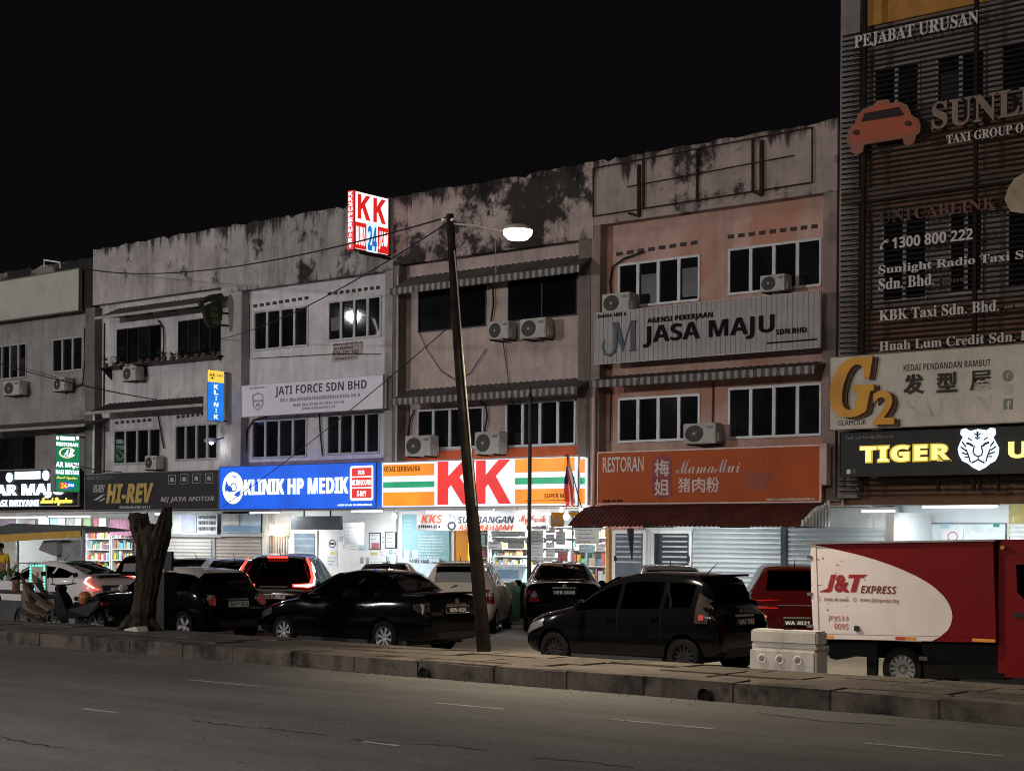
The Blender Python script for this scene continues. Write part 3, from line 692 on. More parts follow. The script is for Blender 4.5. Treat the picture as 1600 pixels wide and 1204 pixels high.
# foot shaped sign
X = pxX(346, 500, YF - .2); plf = PlaneX(X)
s = sign('projecting_sign', 'unlit foot shaped massage sign sticking out high on the motorcycle shop house', (X, YF - .6, plf.uv(320, 514)[1]))
M_ft = pm('foot_green', (.028, .034, .016), .5, var=.2); M_ftl = pm('foot_letters', (.16, .19, .08), .6)
PG(s, plf, [(315, 487), (318, 478), (326, 474), (336, 473), (343, 477), (345, 487), (343, 500), (338, 510), (331, 514), (324, 512), (319, 502)], M_ft, 'sole', 0, .1)
for x, y, rx, ry in ((312.5, 474, 3.4, 4.8), (319, 469, 3.2, 4.6), (325.5, 466, 3.4, 5), (332.5, 464.5, 3.8, 5.2), (341, 465, 5, 7)): PG(s, plf, EL(x, y, rx, ry, 14), M_ft, 'toe', 0, .1)
for t, y in (('YA', 478), ('XIN', 488), ('GE', 499)): TX(s, plf, bold(t), 325 if t != 'GE' else 328, 336 if t != 'GE' else 338, y, y + 7, M_ftl, .106, weight=.01)
for y in (489, 508): MB().tube([plf.w(*plf.uv(342, y), .05), (X + .05, YW, plf.uv(345, y)[1] + .02)], .03, 6).build('arm', M_black, s)
# white company board
pl = PlaneY(YF - .25)
s = board('signboard', 'white unlit company board with dark letters above the clinic windows', pl, 378, 598, 603, 651, .15, pm('board_white', (.66, .66, .74), .5, var=.06, co='pos'), frame=pm('board_frame_pale', (.4, .4, .42), .5), ft=.015)
M_navy = pm('letters_navy', (.05, .05, .075), .5); M_fade = pm('letters_faded', (.30, .30, .36), .5)
TX(s, pl, bold('JATI FORCE SDN BHD'), 430, 573, 604, 621, M_navy, weight=-.003, xm=430)
BARS(s, pl, 438, 563, 622, 628, M_fade, seed=5, xm=438); BARS(s, pl, 458, 541, 630, 635, M_fade, seed=6, xm=458); BARS(s, pl, 472, 524, 636, 640, M_fade, seed=7, xm=472); BARS(s, pl, 390, 416, 604.5, 608, M_fade, seed=8)
for pts in ([(395, 618), (403, 614), (411, 617), (411, 632), (403, 641), (396, 634)],):
    q = pts + [pts[0]]; MB().tube([pl.w(*pl.uv(*p), .006) for p in q], .018, 4).build('crest_outline', M_fade, s)
BARS(s, pl, 396, 410, 624, 628, M_fade, seed=9); PQ(s, pl, 400, 406, 630, 635, M_fade, 'crest_mark')
# torn banner under the top right clinic window
pl = PlaneY(YW - .02)
s = sign('banner', 'small torn pale banner hanging below the lamp-lit clinic house window', pl.w(*pl.uv(540, 564)), 'banner')
mb = MB(); q = [pl.uv(*p) for p in ((521, 540), (566, 536), (565, 553), (556, 556), (560, 560), (519, 565))]; mb.prism([pl.w(a, b, 0) for a, b in q], [pl.w(a, b, .012) for a, b in q]); mb.build('cloth', pm('banner_cloth', (.36, .33, .32), .8, var=.2), s)
TX(s, pl, bold('018-326 362'), 521, 561, 549, 556, pm('banner_ink', (.10, .05, .05), .7), .016, weight=.01); BARS(s, pl, 521, 566, 537, 540, pm('banner_ink', (.1, .05, .05)), .016, seed=3); BARS(s, pl, 522, 552, 543, 547, pm('banner_ink', (.1, .05, .05)), .016, seed=5); BARS(s, pl, 524, 556, 559, 562, pm('banner_ink', (.1, .05, .05)), .016, seed=6)
# supermarket
pl = PlaneY(YF - .45)
s = board('shop_sign', 'brightly lit white, orange and green supermarket sign', pl, 597, 903, 723, 792, .3, em('lit_kk_white', (.80, .84, .95), 1.05), frame=M_alu, ft=.03)
E_or = em('lit_orange', (1.0, .30, .012), .95, .22, 1.4); E_gr = em('lit_stripe_green', (.01, .33, .15), 1.0, .25, 2); E_kr = em('lit_kk_red', (.80, .022, .02), 1.0, .22, 1.8)
for x0, x1, a0, a1, b0, b1, c0, c1 in ((599, 679, 726, 744, 753, 762, 769, 790), (805, 898, 717, 738, 746.5, 756.5, 764, 787)):
    PQ(s, pl, x0, x1, a0, a1, E_or, 'orange_stripe', .008); PQ(s, pl, x0, x1, b0, b1, E_gr, 'green_stripe', .008); PQ(s, pl, x0, x1, c0, c1, E_or, 'orange_stripe', .008)
KP = [(0, 0), (.28, 0), (.28, .37), (.35, .45), (.66, 0), (1, 0), (.57, .63), (.98, 1), (.64, 1), (.28, .66), (.28, 1), (0, 1)]
def bigK(parent, pl, xl, xr, yt, yb, mat, d=.01):
    u0, u1, v0, v1 = RC(pl, xl, xr, yt, yb); mb = MB(); mb.poly([pl.w(u0 + (u1 - u0) * a, v0 + (v1 - v0) * b, d) for a, b in KP]); return mb.build('red_letter', mat, parent)
bigK(s, pl, 684, 745, 721, 788, E_kr); bigK(s, pl, 744, 799, 719, 787, E_kr)
M_ink = pm('letters_brown', (.10, .02, .01), .5)
TX(s, pl, bold('KEDAI SERBANEKA'), 600, 657, 729, 737, M_ink, .012); TX(s, pl, bold('SUPER MART'), 851, 896, 771, 778, M_ink, .012); BARS(s, pl, 820, 886, 781, 782.5, M_ink, .012, seed=8)
xe = pl.uv(903, 750)[0]
plx = PlaneY(YF - .2)
u0, u1, v0, v1 = RC(plx, 906, 916, 720, 790)
MB().box(xe + .05, u1, YF - .44, YF - .15, P(904, 791, YF - .44)[1], P(904, 714, YF - .44)[1]).build('end_box', em('lit_kk_white', (.8, .84, .95)), s)
ple = PlaneY(YF - .44)
for a0, a1, m in ((717, 738, E_or), (746, 756, E_gr), (763, 787, E_or)): PQ(s, ple, 906, 914, a0, a1, m, 'stripe', .005, 906)
# roof sign of the supermarket
s, pl, X, th, y0, Yfar, v0, v1 = projecting('projecting_sign', 'lit red and white supermarket sign standing out high at the parapet', 607, 554.5, 297, 389, em('lit_kk2_white', (.95, .95, 1.0), 1.15), pm('kk_side_red', (.35, .02, .02), .5), 10)
u = lambda px, py: pl.uv(px, py)
H_ = v1 - v0; D_ = Yfar - y0
def NQ(a0, a1, b0, b1, mat, name='panel', d=.006):      # on the sign face in fractions of its width and height
    return MB().poly([(X + d, y0 + D_ * a, v0 + H_ * b) for a, b in ((a0, b0), (a1, b0), (a1, b1), (a0, b1))]).build(name, mat, s)
def NT(t, a0, a1, b0, b1, mat, weight=0., d=.01):
    vs, fs = text_geo(t, weight); return MB().add([(X + d, y0 + D_ * (a0 + (a1 - a0) * p), v0 + H_ * (b0 + (b1 - b0) * q)) for p, q, r in vs], fs).build('lettering', mat, s)
E_r2 = em('lit_red2', (.70, .018, .015), 1.0)
for a0 in (.07, .53):
    MB().poly([(X + .01, y0 + D_ * (a0 + .38 * a), v0 + H_ * (.53 + .42 * b)) for a, b in KP]).build('red_letter', E_r2, s)
NQ(.0, .335, .02, .47, E_r2, 'red_panel'); NQ(.67, 1.0, .02, .47, E_r2, 'red_panel'); NQ(.34, .66, .0, .49, em('lit_paleblue', (.62, .85, 1.0), 1.1), 'pale_panel')
NT(bold('BUKA'), .03, .31, .08, .40, E_white, .02); NT(bold('JAM'), .70, .97, .08, .40, E_white, .02); NT(bold('24'), .37, .64, .03, .45, em('lit_24_blue', (.01, .17, .55), 1.0), .02)
MB().box(X - th, X - .02, y0 - .03, y0 - .002, v0, v1).build('edge_face', em('lit_edge_red', (.75, .02, .03), 1.0), s)
pe = PlaneY(y0 - .036); n_ = len('KKSUPERMART')
for i, ch in enumerate('KKSUPERMART'):
    zt = v1 - .03 - (v1 - v0 - .05) * i / n_; zb = zt - (v1 - v0 - .05) / n_ * .82
    vs, fs = text_geo(bold(ch), .02); MB().add([(X - th + .03 + (th - .08) * p, y0 - .036, zb + (zt - zb) * q) for p, q, r in vs], fs).build('lettering', E_white, s)
for yy in (y0 + .3, Yfar - .1): MB().tube([(X - th / 2, yy, v0 - .04), (X - th / 2, YF + .1, v0 - .04)], .035, 6).build('arm', M_rust, s)
# employment agency board: ribbed metal
pl = PlaneY(YF - .3)
s = sign('signboard', 'long ribbed grey employment agency board with bold black letters', pl.w(*pl.uv(1105, 560)))
u0, u1, v0, v1 = RC(pl, 930, 1281, 490, 569); mb = MB(); nr = 46
for k in range(nr):
    a, b = u0 + (u1 - u0) * k / nr, u0 + (u1 - u0) * (k + 1) / nr
    mb.box(a, b - .022, YF - .3, YF - .2, v0, v1)
mb.box(u0, u1, YF - .29, YF - .202, v0 + .004, v1 - .004); mb.build('ribbed_panel', pm('panel_grey', (.29, .28, .28), .5, var=.1, co='pos'), s)
frame_(s, pl, 930, 1281, 490, 569, pm('board_frame_pale', (.4, .4, .42)), .015, .012)
M_lb = pm('letters_black', (.006, .006, .007), .7, spec=.08)
TX(s, pl, bold('JASA MAJU'), 1006, 1210, 510, 543, M_lb, .004, weight=0, deep=.03, xm=1006, space=1.02); TX(s, pl, bold('AGENSI PEKERJAAN'), 1012, 1114, 497, 507, M_lb, .004, deep=.02); TX(s, pl, bold('SDN.BHD.'), 1213, 1263, 514.5, 523, M_lb, .004, deep=.02)
M_slate = pm('letters_slate', (.045, .06, .085), .5)
TX(s, pl, '𝐌', 955, 997, 504, 551, M_slate, .004, deep=.02, weight=-.01)
MB().tube([pl.w(*pl.uv(*p), .02) for p in ((963, 512), (963, 535), (960, 549), (953, 555), (945, 552), (942, 541), (945, 530))], [.05, .05, .045, .035, .03, .02, .008], 6).build('logo_curl', pm('logo_bluegrey', (.13, .16, .19), .5), s)
BARS(s, pl, 934, 980, 491.5, 497, M_lb, seed=12); PQ(s, pl, 1198, 1277, 535, 537.5, M_lb, 'rule', .006)
# noodle restaurant
pl = PlaneY(YF - .22)
s = board('shop_sign', 'orange noodle restaurant sign with white lettering and red capsule', pl, 935, 1281, 708, 786, .2, pm('sign_orange', (.40, .080, .018), .5, var=.12, co='pos', vs=.7, spec=.1), frame=pm('frame_pale_pink', (.62, .50, .45), .5), ft=.03)
M_cr = pm('letters_cream', (.58, .52, .48), .5, var=.08)
TX(s, pl, 'RESTORAN', 942, 1006, 714, 738, M_cr, weight=.015, xm=942)
cap = EL(1034.5, 724, 15.5, 14, 16, 0, 180) + EL(1034.5, 766, 15.5, 14, 16, 180, 360); PG(s, pl, cap, pm('capsule_red', (.22, .022, .022), .45), 'capsule', .005)
for t, a, b, c, d in (('梅', 1023, 1046, 718, 744), ('姐', 1023, 1046, 748, 774), ('猪', 1060, 1079, 746, 769), ('肉', 1082, 1102, 746, 769), ('粉', 1104, 1124, 745, 769)): TX(s, pl, t, a, b, c, d, M_cr, .009, weight=.012)
TX(s, pl, script('MamaMui'), 1057, 1157, 719, 740, M_cr, .008, weight=-.008)
M_dim = pm('bowl_print', (.27, .06, .022), .5)
PG(s, pl, EL(1183, 737, 22, 30, 24, 180, 360), M_dim, 'bowl_print', .005); RING(s, pl, 1183, 737, 24, 8, 2, M_dim, 'bowl_rim', .006)
for x in (1174, 1182, 1190): PG(s, pl, [(x, 729), (x + 2.5, 729), (x + 4, 717), (x + 2, 717)], M_dim, 'steam_print', .006)
BARS(s, pl, 942, 974, 780, 784, M_lb, seed=13); BARS(s, pl, 1197, 1273, 778, 781.5, M_cr, seed=14)
MB().box(pl.uv(1283, 740)[0], pl.uv(1286, 740)[0] + .12, YF - .3, YF - .12, v0 - 2.9, P(1284, 693, YF - .2)[1]).build('end_post', pm('post_pink', (.50, .36, .31), .6, var=.2), s)
# hair salon and vape shop
pl = PlaneY(YF - .75)
s = board('shop_sign', 'cream hair salon sign with large gold letters on the tall building', pl, 1297, 1690, 559, 671, .25, pm('sign_cream', (.50, .46, .40), .5, var=.1, co='pos', dirt=(.40, .36, .31)), frame=pm('frame_brown', (.16, .12, .09), .5), ft=.02)
M_g1 = pm('gold_face', (.60, .29, .025), .45, var=.12); M_g2 = pm('gold_shade', (.085, .05, .035), .6)  # brown offset copy paints the shadowed sides of the letters
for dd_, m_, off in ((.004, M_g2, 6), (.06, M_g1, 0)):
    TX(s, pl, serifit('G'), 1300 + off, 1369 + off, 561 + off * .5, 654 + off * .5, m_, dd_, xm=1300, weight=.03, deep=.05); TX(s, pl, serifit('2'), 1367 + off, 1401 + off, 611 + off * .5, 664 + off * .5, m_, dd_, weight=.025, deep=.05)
M_kb = pm('letters_dark_olive', (.035, .03, .02), .6)
TX(s, pl, bold('KEDAI PENDANDAN RAMBUT'), 1412, 1548, 570, 580, M_kb, xm=1412, weight=-.01)
for t, a, b, y in (('发', 1412, 1444, 585), ('型', 1464, 1496, 582.5), ('屋', 1516, 1549, 579.5)): TX(s, pl, t, a, b, y, y + 31, M_kb, .01, weight=.028 if t != '屋' else .012, deep=.02)
TX(s, pl, serif('SALON'), 1416, 1551, 624, 651, pm('letters_ghost', (.43, .385, .33), .5), .004, weight=-.02); TX(s, pl, 'GLAMOUR', 1309, 1354, 657, 665, M_kb, weight=0)
M_ic = pm('icon_grey', (.16, .16, .15), .6)
PG(s, pl, EL(1575, 587, 8.5, 9), M_ic, 'icon', .005); TX(s, pl, '✆', 1570, 1581, 582, 592, pm('sign_cream', (.5, .46, .4)), .009); PQ(s, pl, 1568, 1583, 601, 616, pm('icon_pale', (.40, .37, .33), .6), 'icon'); PQ(s, pl, 1568, 1583, 623, 640, M_ic, 'icon'); TX(s, pl, bold('f'), 1573, 1580, 626, 640, pm('sign_cream', (.5, .46, .4)), .009)
pl = PlaneY(YF - .5)
s = board('shop_sign', 'black shop sign with glowing yellow letters and a lit tiger head', pl, 1313, 1690, 676, 744, .25, pm('sign_black2', (.014, .015, .015), .5), frame=M_black, ft=.015)
E_ty = em('lit_tiger_yellow', (1.0, .80, .26), 1.15); E_tg = em('lit_halo_yellow', (.55, .38, .03), 1.0)
TX(s, pl, bold('TIGER'), 1344, 1488, 696, 724, E_tg, .004, weight=.045, xm=1345, deep=.03); TX(s, pl, bold('TIGER'), 1346, 1486, 698, 722, E_ty, .04, weight=.02, xm=1346, deep=.02, space=1.12); TX(s, pl, bold('U'), 1577, 1607, 690, 716, E_ty, .04, weight=.02, deep=.02)
TX(s, pl, 'Kedai Jual Alat-Alat Elektronik', 1322, 1396, 681, 688, pm('letters_dimwhite', (.25, .25, .25), .6)); PQ(s, pl, 1323, 1329, 733, 740, pm('letters_white', (.6, .6, .6), .6), 'icon'); PG(s, pl, EL(1335, 736, 3.5, 4), pm('icon_dim', (.08, .08, .08), .6), 'icon')
HD = [(1503, 671), (1510, 669), (1517, 673), (1530, 670), (1543, 672), (1549, 668), (1556, 669), (1557, 678), (1553, 683), (1558, 692), (1562, 700), (1561, 710), (1556, 720), (1548, 724), (1541, 730), (1531, 735), (1521, 730), (1514, 724), (1505, 720), (1500, 711), (1498, 701), (1502, 690), (1506, 683), (1502, 678)]
PG(s, pl, HD, em('lit_tiger_white', (.72, .86, 1.0), 1.2), 'tiger_face', .02, .03)
M_st = pm('tiger_line', (.02, .03, .05), .5)
def stroke(pts, r=.012): MB().tube([pl.w(*pl.uv(*p), .053) for p in pts], r, 4).build('stripe', M_st, s)
for pts, r in ((((1529, 674), (1529, 684)), .02), (((1524, 677), (1529, 680), (1534, 677)), .012), (((1525, 683), (1529, 686), (1533, 683)), .012), (((1512, 692), (1518, 694), (1522, 697)), .022), (((1547, 691), (1541, 693), (1537, 697)), .022), (((1524, 696), (1522, 706), (1525, 711), (1530, 713), (1535, 711), (1537, 706), (1535, 696)), .014), (((1530, 713), (1530, 718)), .014), (((1520, 723), (1530, 718), (1540, 723)), .016),
               (((1505, 690), (1511, 698)), .014), (((1503, 698), (1511, 704)), .014), (((1505, 707), (1513, 710)), .014), (((1509, 714), (1516, 714)), .012), (((1555, 689), (1549, 697)), .014), (((1558, 697), (1550, 703)), .014), (((1556, 706), (1547, 709)), .014), (((1552, 713), (1544, 713)), .012), (((1514, 684), (1520, 688)), .012), (((1545, 683), (1539, 687)), .012), (((1511, 702), (1515, 712), (1518, 722)), .014), (((1549, 701), (1545, 711), (1542, 721)), .014)): stroke(pts, r)
# lettering on the slats of the tall building
pl = PlaneY(YL - .05)
s = sign('building_sign', 'pale serif lettering and orange taxi cutout mounted on the dark slats', pl.w(*pl.uv(1450, 500)))
M_pl = pm('letters_pale_grey', (.50, .47, .45), .6, var=.1); M_pl2 = pm('letters_dull', (.20, .14, .12), .6, var=.15)
def SL(t, xl, xr, yt, yb, m=M_pl, f=serif, w=.004): return TX(s, pl, f(t), xl, xr, yt, yb, m, .0, xm=xl, weight=w, deep=.04)
SL('PEJABAT URUSAN', 1336, 1530, 57, 79); SL('SUNLIGHT', 1457, 1735, 161, 204, M_pl2, w=.012); SL('TAXI GROUP OF COMPANIES', 1480, 1722, 212, 226)
SL('UNI', 1374, 1426, 331, 351, pm('letters_outline', (.045, .037, .033), .6)); SL('CABLINK', 1430, 1558, 324, 343, pm('letters_dull_red', (.115, .052, .045), .6))
SL('1300 800 222', 1395, 1521, 372, 389, f=bold); SL('Sunlight Radio Taxi Service', 1374, 1665, 416, 432); SL('Sdn. Bhd.', 1374, 1461, 436, 454); SL('KBK Taxi Sdn. Bhd.', 1375, 1562, 485, 502); SL('Huah Lum Credit Sdn. Bhd.', 1375, 1640, 534, 549)
BARS(s, pl, 1472, 1514, 436, 443, pm('letters_outline', (.045, .037, .033)), .02, seed=21); BARS(s, pl, 1570, 1630, 477, 482, M_pl2, .02, seed=22)
MB().tube([pl.w(*pl.uv(*p), .03) for p in ((1389, 377), (1383, 378), (1378, 385), (1379, 391))], [.05, .025, .025, .05], 8).build('phone_symbol', M_pl, s)
M_tx = pm('taxi_orange', (.34, .085, .04), .5, var=.12); M_txe = pm('taxi_edge', (.24, .10, .07), .6)
OUT = [(1325, 212), (1330, 200), (1336, 196), (1342, 180), (1350, 171), (1367, 166), (1371, 158), (1390, 156), (1393, 162), (1408, 160), (1419, 165), (1426, 181), (1437, 187), (1440, 197), (1439, 208), (1433, 212), (1430, 224), (1421, 229), (1414, 226), (1412, 217), (1352, 227), (1350, 238), (1340, 243), (1331, 238), (1330, 228), (1324, 224)]
PG(s, pl, OUT, M_txe, 'taxi_cutout', 0, .05)
PG(s, pl, [(1338, 196), (1350, 175), (1368, 170), (1373, 164), (1389, 162), (1392, 167), (1406, 165), (1415, 169), (1424, 184), (1434, 190), (1434, 206), (1428, 209), (1414, 213), (1350, 223), (1332, 226), (1331, 206)], M_tx, 'taxi_front', .054)
PG(s, pl, [(1347, 192), (1353, 178), (1407, 168), (1415, 181)], pm('taxi_glass', (.022, .012, .012), .4), 'taxi_windscreen', .058)
for x, y in ((1340, 208), (1421, 194)): PG(s, pl, EL(x, y, 6, 4.5, 16), pm('taxi_lamp', (.05, .015, .012), .5), 'taxi_headlamp', .058)
PG(s, pl, [(1571, 312), (1577, 294), (1587, 279), (1600, 272), (1640, 268), (1655, 300), (1640, 335), (1600, 334), (1580, 331)], pm('cream_plate', (.30, .25, .17), .6), 'cream_plate', 0, .05)
# ================================================================ shop fronts at street level
FL = .15
M_floor = pm('shop_floor', (.42, .41, .39), .35, var=.1)
def box_px(parent, name, Y0, Y1, xl, xr, yt, yb, mat, xm=None):
    u0, u1, v0, v1 = RC(PlaneY(Y0), xl, xr, yt, yb, xm); return MB().box(u0, u1, Y0, Y1, v0, v1).build(name, mat, parent)
for b, (a, c) in zip((B1, B2, B3, B4, B5, B6), zip(XB[:-1], XB[1:])):
    MB().box(a - .06, a + .06, YS, YF + 6, FL, 2.80).build('party_wall', M_pale, b)
    MB().box(a + .06, c - .06, YF + 5.9, YF + 6, FL, 2.80).build('back_wall', M_pale, b)
# fluorescent tubes and bulbs
E_tube = em('tube_white', (.88, .97, 1.0), 5.0); E_bulb = em('bulb_white', (1, .95, .86), 9.0)
TUBE = 1.25
def tube(label, xl, xr, y, Y, power, xm=None, col=(.9, .97, 1)):
    u0, u1, v0, v1 = RC(PlaneY(Y), xl, xr, y - 3, y, xm)
    t = thing('tube_light', ((u0 + u1) / 2, Y, v1), label, 'tube light')
    MB().box(u0, u1, Y - .03, Y + .03, v0 + .03, v0 + .08).build('housing', M_white, t)
    MB().tube([(u0 + .03, Y, v0 + .005), (u1 - .03, Y, v0 + .005)], .024, 8).build('tube', E_tube, t)
    area('tube_glow', t, ((u0 + u1) / 2, Y, v0 - .04), max(.1, u1 - u0 - .1), .06, power * TUBE, col, (R_(14), 0, 0))
    return t
tube('long white tube light over the food stall, left part', -45, 73, 808, YF + .35, 130, 73); tube('long white tube light over the food stall, right part', 75, 141, 807, YF + .35, 100)
tube('tube light under the left half of the blue clinic sign', 390, 438, 801, YF + .2, 75); tube('tube light under the right end of the blue clinic sign', 549, 598, 799, YF + .2, 75); tube('tube light under the motorcycle shop sign beside the stump top', 224, 262, 803, YF + .2, 60)
tube('tube light behind the hanging supermarket banner', 665, 772, 800, YF - .25, 32); tube('tube light inside the supermarket door', 640, 690, 800, YF + 2.6, 300); tube('tube light deep inside the supermarket', 800, 890, 803, YF + 2.2, 600); tube('tube light hidden behind the edge of the red awning', 1010, 1130, 798, YF + .1, 55)
def bulb(label, px, py, Y, power, r=.07):
    x, z = P(px, py, Y); t = thing('light_bulb', (x, Y, z), label, 'light bulb')
    MB().rev([(0, -r), (r * .7, -r * .7), (r, 0), (r * .8, r * .6), (r * .35, r * 1.2), (0, r * 1.25)], (x, Y, z), 'z', 16).build('globe', E_bulb, t, smooth=True)
    MB().cyl((x, Y, z + r * 1.2), (x, Y, z + r * 2), r * .4, 10).build('socket', M_white, t)
    MB().tube([(x, Y, z + r * 2), (x, Y, 2.86)], .008, 4).build('wire', M_black, t)
    point('bulb_glow', t, (x, Y - .02, z - r * 1.6), .05, power * 1.2, (1, .95, .88)); return t
bulb('bare bulb at the left of the supermarket banner', 616, 807, YF - .35, 14); bulb('bare bulb at the right of the supermarket banner', 808, 805, YF - .35, 14)
bulb('bare bulb just left of the red awning', 885, 807, YF - .15, 16, .08); bulb('small bulb above the supermarket window display', 877, 797, YF - .1, 6, .05); bulb('small bulb tucked under the end of the supermarket sign', 908, 797, YF - .1, 6, .05)

# --- motorcycle shop and clinic left half: shutters, plastic banner
M_sh1 = pm('shutter_cream', (.47, .45, .42), .5, .1, var=.08, co='pos'); M_sh2 = pm('shutter_tan', (.36, .315, .285), .5, .1, var=.1, co='pos'); M_sh3 = pm('shutter_steel', (.40, .43, .44), .45, .25, var=.08, co='pos')
def shutter(bld, xl, xr, yt, mat, pitch=.105, Y=YS, z0=FL):
    u0, u1 = pxX(xl, yt, Y), pxX(xr, yt, Y); z1 = P(xl, yt, Y)[1]; vs = []; n = int((z1 - z0) / pitch * 4)
    for k in range(n + 1):
        zz = z1 - (z1 - z0) * k / n; o = (0, .022, .026, .006)[k % 4]; vs += [(u0, Y - o, zz), (u1, Y - o, zz)]
    return MB().add(vs, [(2 * k, 2 * k + 1, 2 * k + 3, 2 * k + 2) for k in range(n)]).build('roller_shutter', mat, bld)
box_px(B2, 'shop_wall', YS + .1, YS + .2, 216, 346, 795, 1000, M_pale)
shutter(B2, 216, 331, 837, M_sh1); box_px(B2, 'shutter_post', YS - .05, YS + .04, 331, 335, 836, 1000, M_alu); shutter(B2, 335, 346, 838, M_sh2)
shutter(B3, 346, 409, 838, M_sh2)
box_px(B2, 'shutter_case', YS - .12, YS + .02, 214, 346, 833, 838, M_alu); box_px(B3, 'shutter_case', YS - .12, YS + .02, 346, 410, 832, 838, M_alu)
def banner(label, xl, xr, yt, yb, Y, mat, xm=None, cat='banner', name='banner', wav=.02, n=16, group=None):
    pl = PlaneY(Y); u0, u1, v0, v1 = RC(pl, xl, xr, yt, yb, xm)
    t = thing(name, ((u0 + u1) / 2, Y, v0), label, cat, group); vs = []
    for k in range(n + 1):
        x = u0 + (u1 - u0) * k / n; o = wav * math.sin(k * 1.9); vs += [(x, Y + o, v0), (x, Y + o * .6, v1)]
    MB().add(vs, [(2 * k, 2 * k + 1, 2 * k + 3, 2 * k + 2) for k in range(n)]).build('cloth', mat, t, smooth=True); return t, pl
M_pb = pm('poster_white', (.62, .64, .66), .6, var=.08); M_pblue = pm('poster_blue', (.18, .30, .45), .6, var=.2, vs=1.5); M_ptext = pm('poster_text', (.10, .11, .13), .7)
t, pl = banner('white plastic sheet of printed rows above the cream shutter', 270, 340, 803, 834, YS - .16, M_pb)
PQ(t, pl, 284, 308, 804, 831, pm('print_lilac', (.42, .44, .58), .6, var=.2), 'print', .03)
for k in range(5):
    for j in range(3): PQ(t, pl, 311 + k * 5.6, 314.5 + k * 5.6, 804.5 + j * 9, 810 + j * 9, pm('print_grey', (.16, .16, .18), .6), 'print', .032)
t, pl = banner('pale blue poster strip above the tan shutter', 346, 408, 802, 832, YS - .16, pm('poster_paleblue', (.45, .54, .62), .6, var=.2, vs=1.2))
PQ(t, pl, 349, 408, 821, 830, M_pblue, 'print', .03); PQ(t, pl, 350, 374, 803, 820, pm('print_cream', (.56, .56, .52), .6), 'print', .031)
# oval cable hoop under the clinic sign
# --- clinic front
x_, z_ = P(430, 850, YS)
box_px(B3, 'shop_wall', YS + .06, YS + .2, 409, 612, 795, 1010, M_white)
box_px(B3, 'pier', YS - .06, YS + .05, 409, 415, 800, 1000, M_pale)
d = box_px(B3, 'grille_door', YS, YS + .05, 417, 448, 835, 1000, pm('door_pale', (.50, .50, .48), .5))
for k in range(7): box_px(d, 'grille_bar', YS - .025, YS - .002, 419.5 + k * 4, 421 + k * 4, 838, 1000, pm('bar_brown', (.22, .17, .14), .5))
d = box_px(B3, 'door', YS, YS + .05, 455, 495, 828, 1000, M_white); box_px(d, 'door_glass', YS - .02, YS - .002, 459, 491, 833, 1000, pm('door_glass', (.16, .21, .25), .1, var=.4))
for k in range(3): box_px(d, 'door_bar', YS - .03, YS - .021, 459, 491, 840 + k * 11, 842 + k * 11, M_alu)
tv = thing('wall_lamp', (*P(432, 832, YS - .1), 0), 'warm glowing lamp above the clinic grille door', 'wall lamp'); tv.location = (pxX(432, 830, YS - .1), YS - .1, P(432, 838, YS)[1]); ORG[tv.name] = Vector(tv.location)
box_px(tv, 'shade', YS - .14, YS - .01, 421, 446, 819, 836, em('lamp_warm', (1, .72, .48), 1.3)); area('lamp_glow', tv, Vector(tv.location) + Vector((0, -.12, .1)), .5, .2, 8, (1, .75, .5), (R_(90), 0, 0))
t = thing('hanging_sign', (pxX(495, 820, YF + .6), YF + .6, 2.0), 'dark unlit display board hanging above the clinic door', 'sign')
box_px(t, 'panel', YF + .6, YF + .68, 454, 532, 806, 827, pm('board_dark', (.06, .065, .07), .4)); [box_px(t, 'hanger', YF + .63, YF + .65, x, x + 2, 797, 806, M_black) for x in (474, 515)]
rp = random.Random(5)
ORD = ['First', 'Second', 'Third', 'Fourth', 'Fifth', 'Sixth', 'Seventh', 'Eighth', 'Ninth', 'Tenth', 'Eleventh']
GP = 'notices taped to the clinic wall'
def paper(label, xl, xr, yt, yb, mat, Y=YS + .055, lines=True, seed=1, group=None, cat='poster', name='poster', fr=None):
    pl = PlaneY(Y); u0, u1, v0, v1 = RC(pl, xl, xr, yt, yb); t = thing(name, ((u0 + u1) / 2, Y, v0), label, cat, group)
    MB().box(u0, u1, Y - .012, Y - .001, v0, v1).build('sheet', mat, t)
    if fr: frame_(t, pl, xl, xr, yt, yb, fr, .025, .02, name='frame')
    if lines:
        h = yb - yt; k = max(2, int(h / 5)); 
        for i in range(k): BARS(t, pl, xl + (xr - xl) * .12, xr - (xr - xl) * rp.uniform(.1, .4), yt + h * (i + .3) / k, yt + h * (i + .62) / k, pm('poster_text_soft', (.25, .27, .30), .7), .016, seed=seed + i, name='print')
    return t
PW = pm('paper_white', (.68, .69, .70), .7, var=.04); PY = pm('paper_yellow', (.62, .52, .22), .7); PC = pm('paper_cyan', (.42, .58, .66), .7); PR = pm('paper_red', (.40, .12, .14), .7); PGY = pm('paper_grey', (.36, .37, .36), .7)
t = paper('grey hanging notice with four lines of print in front of the clinic', 538, 569, 816, 850, PGY, YF + .5, True, 3)
t = paper('no parking notice on the white clinic wall', 513, 527, 841, 859, PW, lines=False)
RING(t, PlaneY(YS + .055), 520, 849, 5.5, 6.5, 1.2, M_black, 'print', .018); PQ(t, PlaneY(YS + .055), 516.5, 523.5, 847.5, 850.5, M_black, 'print', .019); 
paper('yellow slip below the no parking notice', 517, 527, 861, 866, PY, lines=False); paper('white sheet low on the clinic wall below the yellow slip', 512, 527, 868, 884, PW)
